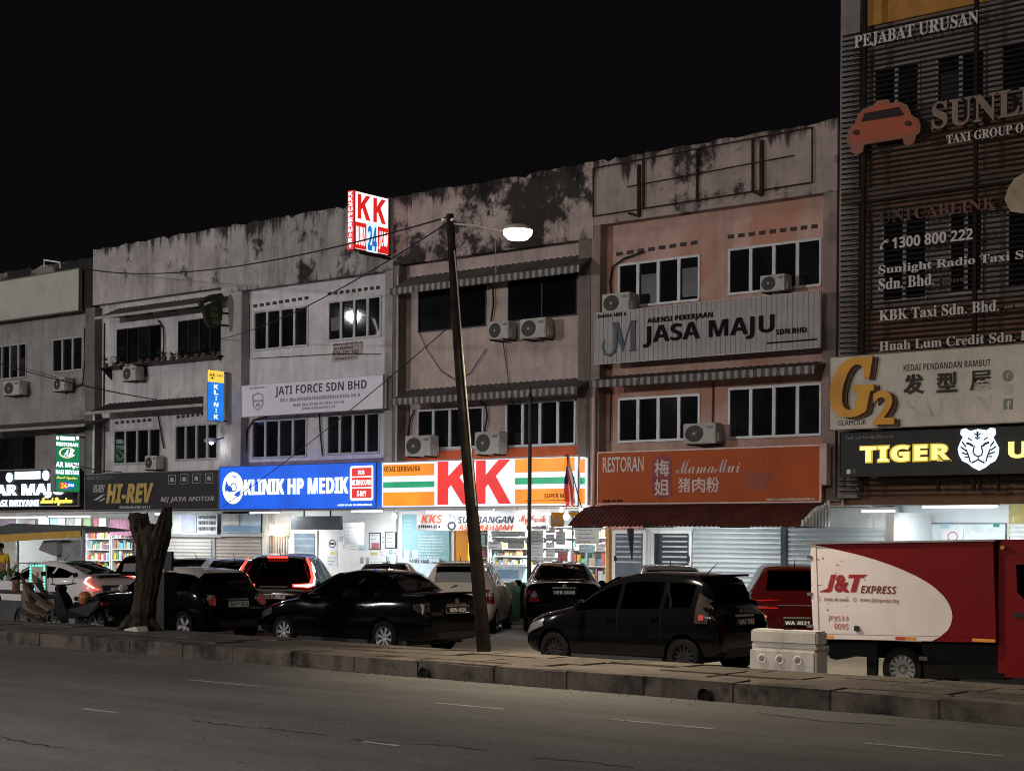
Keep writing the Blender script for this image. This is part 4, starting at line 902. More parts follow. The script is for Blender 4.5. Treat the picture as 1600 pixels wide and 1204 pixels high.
paper('framed certificate on the clinic wall, the left of the pair', 578, 594, 833, 857, PW, fr=pm('frame_black', (.03, .03, .03), .5), seed=20); paper('framed certificate on the clinic wall, the right of the pair', 603, 618, 832, 855, PW, fr=pm('frame_black', (.03, .03, .03), .5), seed=30)
paper('small red notice under the left framed certificate', 581, 592, 848, 857, PR, YS + .03, lines=False); paper('pale blue leaflet on the clinic wall beside the grey notice', 561, 571, 849, 860, PC, seed=31)
for k, (a, b, c, d_, m) in enumerate(((530, 535, 838, 846, PC), (536, 541, 849, 857, PW), (546, 559, 851, 860, PW), (563, 568, 870, 880, PGY), (572, 577, 870, 880, PGY), (579, 590, 862, 867, PY), (593, 601, 860, 868, PW), (597, 602, 836, 850, PW), (604, 611, 869, 879, PC), (608, 615, 858, 866, PC), (616, 624, 858, 866, PW))):
    paper('small loose notice on the clinic wall, ' + ORD[k].lower() + ' of the eleven counted from the left', a, b, c, d_, m, seed=int(a), group=GP)
# --- teal clinic panel list
M_teal = pm('teal_panel', (.22, .38, .42), .5, var=.06)
t = thing('info_panel', (pxX(665, 850, YS), YS - .1, 1.1), 'teal panel list board with white lines beside the orange pillar', 'notice board')
box_px(t, 'panel', YS - .1, YS - .02, 628, 702, 803, 905, M_teal); pl = PlaneY(YS - .1)
for k in range(10): BARS(t, pl, 654, 700 - rp.uniform(2, 22), 836 + k * 4.6, 838.3 + k * 4.6, pm('teal_print', (.55, .66, .68), .6), .008, seed=40 + k)
for k in range(8): BARS(t, pl, 632, 646 - rp.uniform(0, 4), 812 + k * 6, 813.8 + k * 6, pm('teal_print2', (.32, .47, .50), .6), .008, seed=60 + k)
t = thing('info_panel', (pxX(655, 880, YS - .2), YS - .2, 1.0), 'pale blue board reading panel kami behind the black sedan', 'notice board')
box_px(t, 'panel', YS - .2, YS - .14, 626, 686, 871, 910, pm('board_paleblue', (.50, .60, .66), .5)); TX(t, PlaneY(YS - .2), bold('PANEL KAMI'), 640, 671, 873, 879, M_lb, .006)
for a, b, c, d_ in ((632, 640, 858, 870), (645, 653, 859, 870)): paper('white card at the foot of the teal panel list, %s of the two' % ('left' if a < 640 else 'right'), a, b, c, d_, PW, YS - .11, seed=int(a), group='cards on the teal panel')
box_px(B4, 'frame_post', YS - .05, YS + .05, 703, 709, 800, 1000, M_white)
# --- supermarket front
box_px(B4, 'orange_pillar', YS - .05, YS + .1, 712, 731, 800, 1000, pm('pillar_orange', (.62, .24, .02), .5, var=.06))
box_px(B4, 'orange_post', YS - .05, YS + .06, 946, 951, 803, 1000, pm('post_orange', (.50, .27, .10), .5)); box_px(B4, 'header', YS - .05, YS + .06, 861, 946, 800, 806, pm('pillar_orange', (.62, .24, .02)))
box_px(B4, 'shop_wall', YS + .1, YS + .14, 622, 712, 795, 1010, M_white)
gl = MB(); u0, u1, v0, v1 = RC(PlaneY(YS), 731, 946, 806, 1000); gl.add([(u0, YS, FL), (u1, YS, FL), (u1, YS, v1), (u0, YS, v1)], [(0, 1, 2, 3)]); gl.build('shop_glass', glassmat('clear_glass', (.93, .96, .96)), B4)
for x in (731, 764, 824, 893): box_px(B4, 'glazing_bar', YS - .02, YS + .02, x, x + 1.8, 806, 1000, M_alu)
def islandmat(name, sat=.6, val=.5, rough=.5):
    m, n, l, b = nodes(name); g = n.new('ShaderNodeNewGeometry'); r = n.new('ShaderNodeValToRGB'); r.color_ramp.interpolation = 'CONSTANT'
    cols = [(.55, .54, .52), (.50, .10, .05), (.16, .28, .42), (.60, .42, .06), (.50, .48, .45), (.10, .30, .14), (.60, .24, .05), (.55, .55, .56), (.30, .08, .14), (.42, .30, .18), (.24, .42, .44), (.60, .58, .50)]
    e = r.color_ramp.elements; e[0].color = (*cols[0], 1); e[1].position = 1 / 12; e[1].color = (*cols[1], 1)
    for i in range(2, 12): q = e.new(i / 12); q.color = (*cols[i], 1)
    l.new(g.outputs['Random Per Island'], r.inputs[0]); l.new(r.outputs[0], b.inputs['Base Color']); b.inputs['Roughness'].default_value = rough; return m
M_goods = islandmat('goods')
def shelf(label, xl, xr, yt, Y, rows, seed, deep=.4, mat=None, z0=FL, goods=True, gmat=None):
    rnd = random.Random(seed); u0, u1 = pxX(xl, 850, Y), pxX(xr, 850, Y); z1 = P(xl, yt, Y)[1]
    t = thing('display_shelf', ((u0 + u1) / 2, Y, z0), label, 'shelf'); m = mat or M_white
    for x in (u0, u1 - .03): MB().box(x, x + .03, Y, Y + deep, z0, z1).build('side', m, t)
    MB().box(u0 + .03, u1 - .03, Y + deep - .02, Y + deep, z0, z1).build('back', m, t); g = MB()
    for k in range(rows + 1):
        zz = z0 + (z1 - z0) * k / rows; MB().box(u0 + .031, u1 - .031, Y + .01, Y + deep - .021, zz - .025, zz).build('shelf_board', m, t)
        if k < rows and goods:
            x = u0 + .06; hh = (z1 - z0) / rows - .04
            while x < u1 - .12:
                w = rnd.uniform(.05, .16); h = hh * rnd.uniform(.45, .95); y = Y + rnd.uniform(.02, .08)
                if rnd.random() < .35: g.cyl((x + w / 2, y + w / 2, zz), (x + w / 2, y + w / 2, zz + h), w / 2, 8)
                else: g.box(x, x + w, y, y + .2, zz, zz + h)
                x += w + rnd.uniform(.0, .03)
    if goods: tag(g.build('goods', gmat or M_goods, t), kind='stuff')
    return t
shelf('tall goods shelf inside the supermarket left of the flag pole', 762, 826, 818, YS + .8, 7, 1); shelf('tall goods shelf inside the supermarket behind the black coupe', 838, 948, 822, YS + 1.3, 8, 2); shelf('low goods rack at the supermarket window', 770, 880, 868, YS + .25, 4, 3); shelf('goods shelf behind the posters near the restaurant', 890, 947, 858, YS + .3, 4, 4)
shelf('goods shelf behind the orange pillar of the supermarket', 732, 762, 812, YS + .9, 7, 5)
pg_ = YS - .01
for lab, a, b, c, d_, m in (('white price chart taped to the supermarket glass beside the flag pole', 830, 849, 826, 874, PW), ('white framed notice on the supermarket glass right of the flag pole', 869, 883, 830, 851, PW), ('large white licence poster on the supermarket glass', 899, 936, 825, 849, PW), ('blue and white poster under the large licence poster', 904, 930, 850, 862, PC), ('white slip right of the blue and white poster', 931, 946, 849, 861, PW),
    ('striped window poster above the freezer in the supermarket', 794, 820, 843, 857, PGY), ('round cornered white notice left inside the supermarket window', 763, 785, 846, 858, PW), ('red poster low on the supermarket glass', 872, 887, 861, 880, PR), ('orange framed shelf picture high on the supermarket glass', 861, 882, 806, 823, pm('paper_orange', (.55, .25, .08), .6)), ('plain top notice high beside the supermarket door', 768, 822, 829, 838, PW)):
    paper(lab, a, b, c, d_, m, pg_, seed=int(a))
for k, (c, d_) in enumerate(((823, 832), (834, 845), (847, 856), (858, 870))): paper(ORD[k] + ' card from the top in the stack of four on the supermarket glass', 853, 867, c, d_, PW, pg_, seed=90 + k, group='stacked cards on the supermarket glass')
fr_ = thing('freezer', (pxX(790, 880, YS - .3), YS - .35, FL), 'pale blue chest freezer with goods outside the supermarket', 'freezer')
box_px(fr_, 'body', YS - .35, YS - .05, 771, 812, 884, 1000, pm('freezer_body', (.45, .56, .62), .4)); box_px(fr_, 'lid', YS - .36, YS - .04, 770, 813, 880, 884, M_white); tag(MB().box(pxX(774, 890, YS - .37), pxX(809, 890, YS - .37), YS - .37, YS - .352, P(790, 902, YS)[1], P(790, 889, YS)[1]).build('print', M_pblue, fr_))
# hanging rahmah banner
t, pl = banner('white sale banner strung under the supermarket sign', 651, 858, 797, 828, YF + .12, pm('banner_white', (.62, .62, .63), .6, var=.05), wav=.03, n=30)
TX(t, pl, boldit('SUMBANGAN'), 716, 805, 806, 817, pm('banner_black', (.03, .03, .04), .6), .035, weight=.01); TX(t, pl, boldit('ASAS RAHMAH'), 717, 803, 819, 828, pm('banner_red', (.45, .06, .03), .6), .035, weight=.01)
TX(t, pl, boldit('KKS'), 659, 693, 804, 817, pm('banner_redl', (.62, .10, .04), .6), .035); TX(t, pl, script('MyKasih'), 812, 853, 804, 820, pm('banner_red', (.45, .06, .03)), .035, weight=.01); BARS(t, pl, 655, 690, 819, 824, pm('banner_black', (.03, .03, .04)), .035, seed=70); BARS(t, pl, 824, 854, 821, 826, pm('banner_black', (.03, .03, .04)), .035, seed=71)
RING(t, pl, 707, 821, 7, 7, 3, pm('banner_black', (.03, .03, .04)), 'print', .035); PG(t, pl, [(702, 812), (703, 803), (706, 802), (708, 806), (711, 804), (714, 811), (712, 815), (704, 815)], pm('banner_slate', (.18, .19, .24), .6), 'print', .034)
# --- restaurant front: two doors and steel shutters
box_px(B5, 'shop_wall', YS + .06, YS + .2, 951, 1400, 795, 1010, M_pale)
M_grd = pm('door_grey', (.10, .12, .145), .45, var=.2)
for xl, xr, dark in ((956, 1008, False), (1017, 1080, True)):
    d = box_px(B5, 'door_frame', YS, YS + .05, xl, xr, 828, 1000, M_white); f = box_px(d, 'door_leaf', YS - .02, YS - .002, xl + 5, xr - 5, 833, 1000, M_grd if not dark else pm('door_dark', (.03, .033, .036), .4))
    for k in range(6): box_px(d, 'louvre', YS - .05, YS - .021, xl + (7 if not dark else 18), xr - 7, 836 + k * 8, 838.5 + k * 8, pm('louvre_pale', (.38, .41, .45), .4))
    box_px(d, 'lock', YS - .06, YS - .021, (xl + 3) if not dark else xr - 7, (xl + 6) if not dark else xr - 4, 868, 876, M_black)
shutter(B5, 1083, 1221, 822, M_sh3, .11); box_px(B5, 'shutter_post', YS - .06, YS + .04, 1221, 1228, 815, 1000, pm('post_dark', (.045, .047, .05), .5)); shutter(B5, 1228, 1382, 824, M_sh3, .11)
paper('row of bright packets above the grey louvred door', 953, 1006, 819, 827, pm('packets', (.45, .22, .20), .5, var=.6, vs=14), YS - .02, lines=False, cat='packets', name='packet_row')
um = thing('umbrella', (pxX(986, 850, YS - .5), YS - .5, 1.3), 'folded black umbrella hanging in front of the grey louvred door', 'umbrella'); x, z = P(985, 825, YS - .5); MB().tube([(x, YS - .5, z), (x + .02, YS - .5, z - .25), (x + .05, YS - .5, z - .75)], [.09, .07, .015], 8).build('canopy', M_black, um); MB().tube([(x, YS - .5, z), (x - .02, YS - .5, z + .3)], .012, 6).build('handle', M_black, um)
# --- white lit shop at the right
tw = pm('lit_room_white', (.72, .76, .78), .5, var=.04)
box_px(B6, 'shop_wall', YS + .6, YS + .7, 1395, 1576, 780, 1010, tw); box_px(B6, 'yellow_wall', YS + .55, YS + .65, 1576, 1680, 780, 838, pm('wall_yellow', (.50, .42, .16), .6)); 
d = box_px(B6, 'door_frame', YS + .55, YS + .6, 1421, 1571, 816, 1000, pm('frame_slate', (.20, .24, .26), .4)); box_px(d, 'door_glass', YS + .53, YS + .549, 1425, 1570, 818.5, 1000, pm('glass_pale', (.60, .68, .70), .2)); shutter(B6, 1578, 1680, 818, pm('shutter_white', (.66, .70, .71), .4), .1, YS + .55)
PQ(B6, PlaneY(YS + .53), 1552, 1562, 818, 823, pm('sticker_green', (.03, .22, .18), .5), 'sticker', .01); PQ(B6, PlaneY(YS + .53), 1470, 1483, 818, 825, PC, 'sticker', .01); TX(B6, PlaneY(YS + .55), '3', 1581, 1585, 807, 815, M_white, .01, name='number')
t = paper('round no entry notice on the lit white shop door', 1472, 1505, 827, 850, PW, YS + .52, lines=False); RING(t, PlaneY(YS + .52), 1489, 838, 8, 8, 1.5, PR, 'print', .02)
box_px(B6, 'partition', YF + .3, YS + .5, 1383, 1396, 800, 1000, tw)
tube('white tube light running under the slats of the tall building', 1345, 1400, 799, YF + .4, 40); tube('white tube light over the lit white shop door', 1440, 1560, 792, YF + .5, 60)

# --- food stall at the left
YB_ = YF + 4.2
box_px(B1, 'shop_wall', YB_, YB_ + .1, -80, 262, 790, 1010, pm('stall_wall', (.60, .60, .57), .7, var=.05))
M_jar = pm('goods_orange', (.55, .28, .07), .5, var=.6, vs=9, co='pos')
shelf('white wall shelf with orange jars behind the pale car', 134, 172, 824, YS + .5, 6, 9, gmat=islandmat('goods_b')); shelf('white wall shelf with boxes beside the tree stump', 174, 216, 822, YS + .5, 6, 10, gmat=islandmat('goods_c'))
for k, (a, b, m) in enumerate(((60, 77, PW), (79, 89, PC), (90, 102, PW), (104, 116, PGY), (117, 127, PW), (131, 142, pm('paper_green', (.25, .35, .2), .6)), (147, 153, PR), (155, 166, PW))): paper(ORD[k] + ' picture menu card from the left in the row under the stall tubes', a, b, 809, 822, m, YS, lines=False, group='row of menu cards at the food stall')
t, pl = banner('red and blue cloth hanging by the stall shelf', 171, 206, 811, 836, YS, pm('cloth_redblue', (.35, .16, .24), .7, var=.6, vs=1.2))
t, pl = banner('dark print banner at the far left under the tube light', -30, 55, 812, 832, YS + .3, pm('cloth_pinkblue', (.36, .28, .34), .7, var=.5, vs=1.0), xm=0)
# canopy of the stall, on posts
YC_ = 27.6; cn = thing('stall_canopy', (pxX(60, 850, YC_), YC_, 0), 'dark stall canopy with a mustard yellow edge at the far left', 'canopy')
pl = PlaneY(YC_); A = [pl.uv(*p) for p in ((-60, 838), (128, 828), (128, 838.5), (-60, 850))]; mb = MB(); mb.prism([(a, YC_, b) for a, b in A], [(a, YC_ + .03, b) for a, b in A]); mb.build('yellow_edge', pm('canvas_mustard', (.42, .26, .06), .7, var=.2), cn)
mb = MB(); (ax, az), (bx, bz) = A[0], A[1]; px_, pz_ = pl.uv(-20, 818); mb.add([(ax, YC_, az), (bx, YC_, bz), (bx, YC_ + 1.9, bz), (ax, YC_ + 1.9, az), (ax + 1.2, YC_ + .95, az + .42), (bx - .3, YC_ + .95, bz + .12)], [(0, 1, 5, 4), (1, 2, 5), (2, 3, 4, 5), (3, 0, 4)]); mb.build('roof_cloth', pm('canvas_dark', (.10, .105, .11), .7, var=.3, vs=2), cn)
MB().box(bx - .05, bx + .04, YC_, YC_ + .08, 0, bz).build('post', M_alu, cn); MB().box(bx - .05, bx + .04, YC_ + 1.8, YC_ + 1.88, 0, bz).build('post', M_alu, cn); xq = pl.uv(22, 850)[0]; MB().box(xq - .03, xq + .03, YC_ + .1, YC_ + .16, 0, az).build('post', M_alu, cn)
hd = thing('cooker_hood', (pxX(78, 860, 27.9), 27.9, 0), 'slanted steel cooker hood under the mustard edged canopy', 'hood'); plh = PlaneY(27.9)
A = [plh.uv(*p) for p in ((60, 858), (68, 844), (88, 843), (88, 866), (84, 868), (64, 860))]; mb = MB(); mb.prism([(a, 27.9, b) for a, b in A], [(a, 28.5, b) for a, b in A]); mb.build('hood_shell', pm('steel', (.42, .43, .44), .35, .7, var=.1), hd)
A = RC(PlaneY(28.1), 88, 111, 843, 1000); MB().box(A[0], A[1], 28.1, 28.6, 0, A[3]).build('steel_cabinet', pm('steel_panel', (.36, .37, .37), .4, .5), hd)
dc = thing('display_cabinet', (pxX(36, 900, 26.6), 26.6, 0), 'glass food display cabinet beneath the stall canopy', 'display cabinet'); A = RC(PlaneY(26.6), 22, 50, 880, 1000)
MB().box(A[0], A[1], 26.6, 27.1, 0, P(36, 913, 26.6)[1]).build('base', pm('cab_grey', (.25, .26, .26), .5), dc); g = MB(); zt = A[3]; zb = P(36, 913, 26.6)[1]
for x in (A[0], A[1] - .03): g.box(x, x + .03, 26.6, 26.63, zb, zt); g.box(x, x + .03, 27.07, 27.1, zb, zt)
g.box(A[0], A[1], 26.6, 26.63, zt, zt + .04); g.box(A[0], A[1], 27.07, 27.1, zt, zt + .04); g.box(A[0] + .03, A[1] - .03, 26.62, 27.08, (zb + zt) / 2, (zb + zt) / 2 + .02); g.build('frame', M_alu, dc)
MB().add([(A[0], 26.61, zb), (A[1], 26.61, zb), (A[1], 26.61, zt), (A[0], 26.61, zt)], [(0, 1, 2, 3)]).build('glass', glassmat('cab_glass', (.85, .9, .9)), dc); g = MB(); rg = random.Random(8)
for k in range(9):
    x = A[0] + .1 + (A[1] - A[0] - .25) * k / 9; 
    for zz in (zb, (zb + zt) / 2 + .02): g.rev([(0, 0), (.06, 0), (.075, .05), (.05, .1), (0, .12)], (x, 26.85, zz), 'z', 8)
tag(g.build('food', M_goods, dc), kind='stuff')
pp = thing('potted_plant', (pxX(14, 900, 26.4), 26.4, 0), 'leafy potted plant between the yellow shirt and the display cabinet', 'plant'); x0 = pp.location.x
MB().rev([(0, 0), (.14, 0), (.19, .35), (.17, .35), (.0, .33)], (x0, 26.4, 0), 'z', 14).build('pot', pm('pot_brown', (.16, .07, .04), .7), pp); lf = MB(); rl = random.Random(4)
for k in range(46):
    a = rl.uniform(0, 6.28); h = rl.uniform(.35, 1.0); l_ = rl.uniform(.25, .5); e = rl.uniform(.3, 1.2); c, s_ = math.cos(a), math.sin(a); q = Vector((x0 + c * .05, 26.4 + s_ * .05, h)); tip = q + Vector((c * l_ * .7, s_ * l_ * .7, l_ * e)); sd = Vector((-s_, c, 0)) * .035; md = (q + tip) / 2 + Vector((0, 0, .03)); lf.add([q, md + sd, tip, md - sd], [(0, 1, 2, 3)])
lf.build('leaves', pm('leaf_green', (.07, .12, .03), .6, var=.5, vs=8), pp); MB().tube([(x0, 26.4, .3), (x0, 26.4, 1.1)], .015, 5).build('stem', pm('stem_green', (.07, .09, .03), .7), pp)
# ================================================================ vehicles
def pchip(xs, ys):
    n = len(xs); h = [xs[i + 1] - xs[i] for i in range(n - 1)]; d = [(ys[i + 1] - ys[i]) / h[i] for i in range(n - 1)]; m = [0.0] * n
    m[0], m[-1] = d[0], d[-1]
    for i in range(1, n - 1):
        if d[i - 1] * d[i] > 0:
            w1, w2 = 2 * h[i] + h[i - 1], h[i] + 2 * h[i - 1]; m[i] = (w1 + w2) / (w1 / d[i - 1] + w2 / d[i])
    def f(x):
        if x <= xs[0]: return ys[0]
        if x >= xs[-1]: return ys[-1]
        i = max(k for k in range(n - 1) if xs[k] <= x); t = (x - xs[i]) / h[i]
        return (2 * t**3 - 3 * t**2 + 1) * ys[i] + (t**3 - 2 * t**2 + t) * h[i] * m[i] + (3 * t**2 - 2 * t**3) * ys[i + 1] + (t**3 - t**2) * h[i] * m[i + 1]
    return f
def chaikin(p, k):
    for _ in range(k):
        q = [p[0]]
        for a, b in zip(p, p[1:]): q += [(a[0] * .75 + b[0] * .25, a[1] * .75 + b[1] * .25), (a[0] * .25 + b[0] * .75, a[1] * .25 + b[1] * .75)]
        p = q + [p[-1]]
    return p
# stations: s from the nose, bottom z, shoulder z, top z, half widths at sill / body / shoulder / roof
KINDS_ = {
 'hatch': dict(L=3.75, r=.285, sf=.72, sr=3.16, cowl=.98, wst=1.78, re=3.38, rge=3.60, B=(1.95, 2.75, 3.28), st=[
  (0, .34, .55, .60, .48, .52, .50, .46), (.07, .24, .62, .70, .62, .66, .62, .56), (.3, .20, .74, .83, .74, .78, .74, .66), (.8, .18, .88, .95, .79, .83, .80, .70), (1.0, .17, .92, 1.0, .79, .83, .80, .70),
  (1.4, .17, .94, 1.27, .79, .83, .79, .62), (1.8, .17, .95, 1.47, .79, .83, .79, .58), (2.3, .17, .97, 1.545, .79, .83, .79, .58), (3.0, .19, 1.0, 1.535, .79, .83, .79, .57), (3.36, .22, 1.02, 1.48, .78, .82, .78, .56),
  (3.46, .24, 1.01, 1.36, .76, .81, .77, .56), (3.60, .27, .95, 1.04, .74, .79, .76, .60), (3.70, .30, .86, .93, .72, .77, .74, .64), (3.75, .36, .76, .82, .66, .71, .68, .6)]),
 'sedan': dict(L=4.35, r=.30, sf=.82, sr=3.38, cowl=1.16, wst=2.0, re=2.95, rge=3.66, B=(2.12, 2.90, 3.32), st=[
  (0, .34, .56, .61, .5, .55, .52, .48), (.08, .24, .63, .70, .64, .69, .65, .58), (.35, .20, .73, .81, .76, .80, .76, .66), (.9, .18, .86, .93, .80, .845, .81, .70), (1.18, .17, .90, .98, .80, .845, .81, .70),
  (1.6, .17, .91, 1.24, .80, .845, .80, .62), (2.0, .17, .92, 1.41, .80, .845, .80, .57), (2.5, .17, .94, 1.475, .80, .845, .80, .56), (2.95, .18, .96, 1.44, .80, .845, .80, .55), (3.3, .19, .98, 1.30, .80, .84, .80, .56), (3.66, .21, .99, 1.09, .79, .835, .795, .62),
  (4.1, .24, .98, 1.07, .77, .815, .77, .66), (4.22, .27, .93, 1.05, .75, .80, .75, .64), (4.30, .30, .82, .90, .73, .78, .74, .64), (4.35, .36, .72, .78, .66, .72, .68, .58)]),
 'fastback': dict(L=4.6, r=.32, sf=.9, sr=3.6, cowl=1.3, wst=2.1, re=2.9, rge=4.08, B=(2.25, 3.05, 3.75), st=[
  (0, .34, .56, .61, .5, .55, .52, .48), (.08, .24, .63, .70, .66, .72, .68, .58), (.35, .20, .72, .80, .80, .85, .80, .68), (.95, .18, .84, .91, .85, .895, .86, .72), (1.3, .17, .88, .95, .85, .895, .86, .72),
  (1.75, .17, .90, 1.2, .85, .895, .85, .62), (2.15, .17, .92, 1.36, .85, .895, .85, .57), (2.6, .17, .94, 1.415, .85, .895, .85, .56), (3.1, .18, .97, 1.37, .85, .895, .85, .55), (3.6, .19, 1.0, 1.24, .85, .895, .85, .58), (4.08, .22, 1.0, 1.09, .83, .88, .83, .64),
  (4.36, .24, .96, 1.04, .80, .86, .80, .66), (4.48, .27, .92, 1.0, .78, .84, .78, .66), (4.56, .30, .82, .88, .76, .82, .77, .66), (4.6, .36, .70, .76, .70, .76, .72, .6)]),
 'suv': dict(L=4.5, r=.35, sf=.88, sr=3.52, cowl=1.18, wst=1.95, re=4.0, rge=4.30, B=(2.15, 3.05, 3.95), st=[
  (0, .40, .68, .76, .55, .6, .58, .54), (.08, .28, .80, .88, .70, .75, .72, .66), (.35, .24, .92, 1.0, .82, .87, .84, .76), (.9, .22, 1.02, 1.09, .87, .915, .88, .78), (1.2, .21, 1.05, 1.13, .87, .915, .88, .78),
  (1.6, .21, 1.06, 1.42, .87, .915, .87, .68), (2.0, .21, 1.07, 1.60, .87, .915, .87, .64), (2.6, .21, 1.09, 1.675, .87, .915, .87, .63), (3.5, .23, 1.12, 1.655, .87, .915, .87, .62), (3.98, .26, 1.15, 1.60, .86, .905, .86, .61),
  (4.1, .28, 1.14, 1.47, .85, .895, .85, .62), (4.30, .32, 1.08, 1.16, .83, .88, .84, .68), (4.42, .36, .95, 1.04, .81, .86, .82, .72), (4.5, .42, .82, .90, .76, .81, .78, .68)]),
 'mini': dict(L=3.85, r=.31, sf=.72, sr=3.22, cowl=1.2, wst=1.72, re=3.42, rge=3.62, B=(1.85, 2.9, 3.36), st=[
  (0, .34, .60, .66, .5, .55, .53, .48), (.07, .24, .70, .77, .66, .71, .68, .6), (.3, .20, .80, .88, .78, .82, .78, .7), (.9, .17, .90, .97, .82, .86, .82, .72), (1.2, .17, .93, 1.0, .82, .86, .82, .72),
  (1.45, .17, .94, 1.22, .82, .86, .82, .66), (1.74, .17, .95, 1.38, .82, .86, .82, .64), (2.3, .17, .96, 1.415, .82, .86, .82, .64), (3.1, .18, .98, 1.39, .82, .86, .82, .64), (3.42, .2, .99, 1.35, .81, .855, .815, .64),
  (3.52, .22, .98, 1.22, .80, .85, .81, .64), (3.66, .25, .92, 1.0, .78, .835, .80, .66), (3.78, .29, .80, .87, .76, .81, .78, .66), (3.85, .36, .68, .74, .70, .74, .72, .6)]),
}
M_tyre = pm('tyre_rubber', (.003, .003, .003), .85, var=.2, spec=.12); M_rim = pm('alloy_rim', (.33, .33, .34), .35, .7, var=.1); M_arch = pm('arch_black', (.008, .008, .008), .9); M_trim = pm('black_trim', (.014, .014, .015), .55)
M_seat = pm('seat_dark', (.03, .03, .032), .8)
G_tint = glassmat('tinted_glass', (.05, .055, .06)); G_mid = glassmat('tinted_glass_light', (.42, .45, .46)); G_dark = glassmat('tinted_glass_dark', (.012, .012, .014))
def paint(name, col, rough=.10, var=.06, spec=.12, coat=.04): return pm('paint_' + name, col, rough, 0.0, var=var, vs=.6, spec=spec, coat=coat)
E_tail = em('tail_lit', (1.0, .045, .03), 4.0); E_tailhot = em('tail_hot', (1.0, .45, .36), 6.0); M_tail = pm('tail_red', (.17, .010, .010), .18, var=.2, coat=.5); M_tailclear = pm('tail_clear', (.022, .019, .019), .15, var=.35, vs=14, coat=.6)
E_tailglint = em('tail_glint', (.55, .03, .02), .3); M_head = pm('headlamp', (.09, .092, .10), .12, var=.3, vs=12, coat=.8); M_plate = pm('plate_black', (.01, .01, .01), .4); M_plw = pm('plate_white', (.55, .55, .53), .5); M_chrome = pm('chrome', (.55, .55, .56), .15, .9, var=.05)
WHEELS = {}
def wheel_meshes(r, spokes):
    k = (r, spokes)
    if k in WHEELS: return WHEELS[k]
    rr = r * .66; w = .10
    t = MB().rev([(rr, -w), (r * .93, -w), (r, -w * .72), (r, w * .72), (r * .93, w), (rr, w)], (0, 0, 0), 'y', 30)
    g = MB().rev([(rr, -.09), (rr, .088), (rr * .95, .096), (rr * .90, .08), (rr * .90, -.02)], (0, 0, 0), 'y', 30)
    g.rev([(0, .062), (rr * .22, .066), (rr * .25, .04), (rr * .25, -.02)], (0, 0, 0), 'y', 14)
    for i in range(spokes):
        a = 2 * math.pi * i / spokes; c, s = math.cos(a), math.sin(a); wd = rr * (.13 if spokes > 6 else .2)
        q = [(rr * .2, -wd * .7), (rr * .92, -wd), (rr * .92, wd), (rr * .2, wd * .7)]
        lo = [(u * c - v * s, .03, u * s + v * c) for u, v in q]; hi = [(u * c - v * s, .07, u * s + v * c) for u, v in q]; g.prism(lo, hi)
    d = MB().rev([(0, -.03), (rr * .9, -.03)], (0, 0, 0), 'y', 20)
    me = []
    for nm, b, m in (('wheel', t, M_tyre), ('rim', g, M_rim), ('brake_disc', d, M_arch)):
        o = b.build(nm, m, None, smooth=35); me.append(o.data); bpy.data.objects.remove(o)
    WHEELS[k] = me; return me
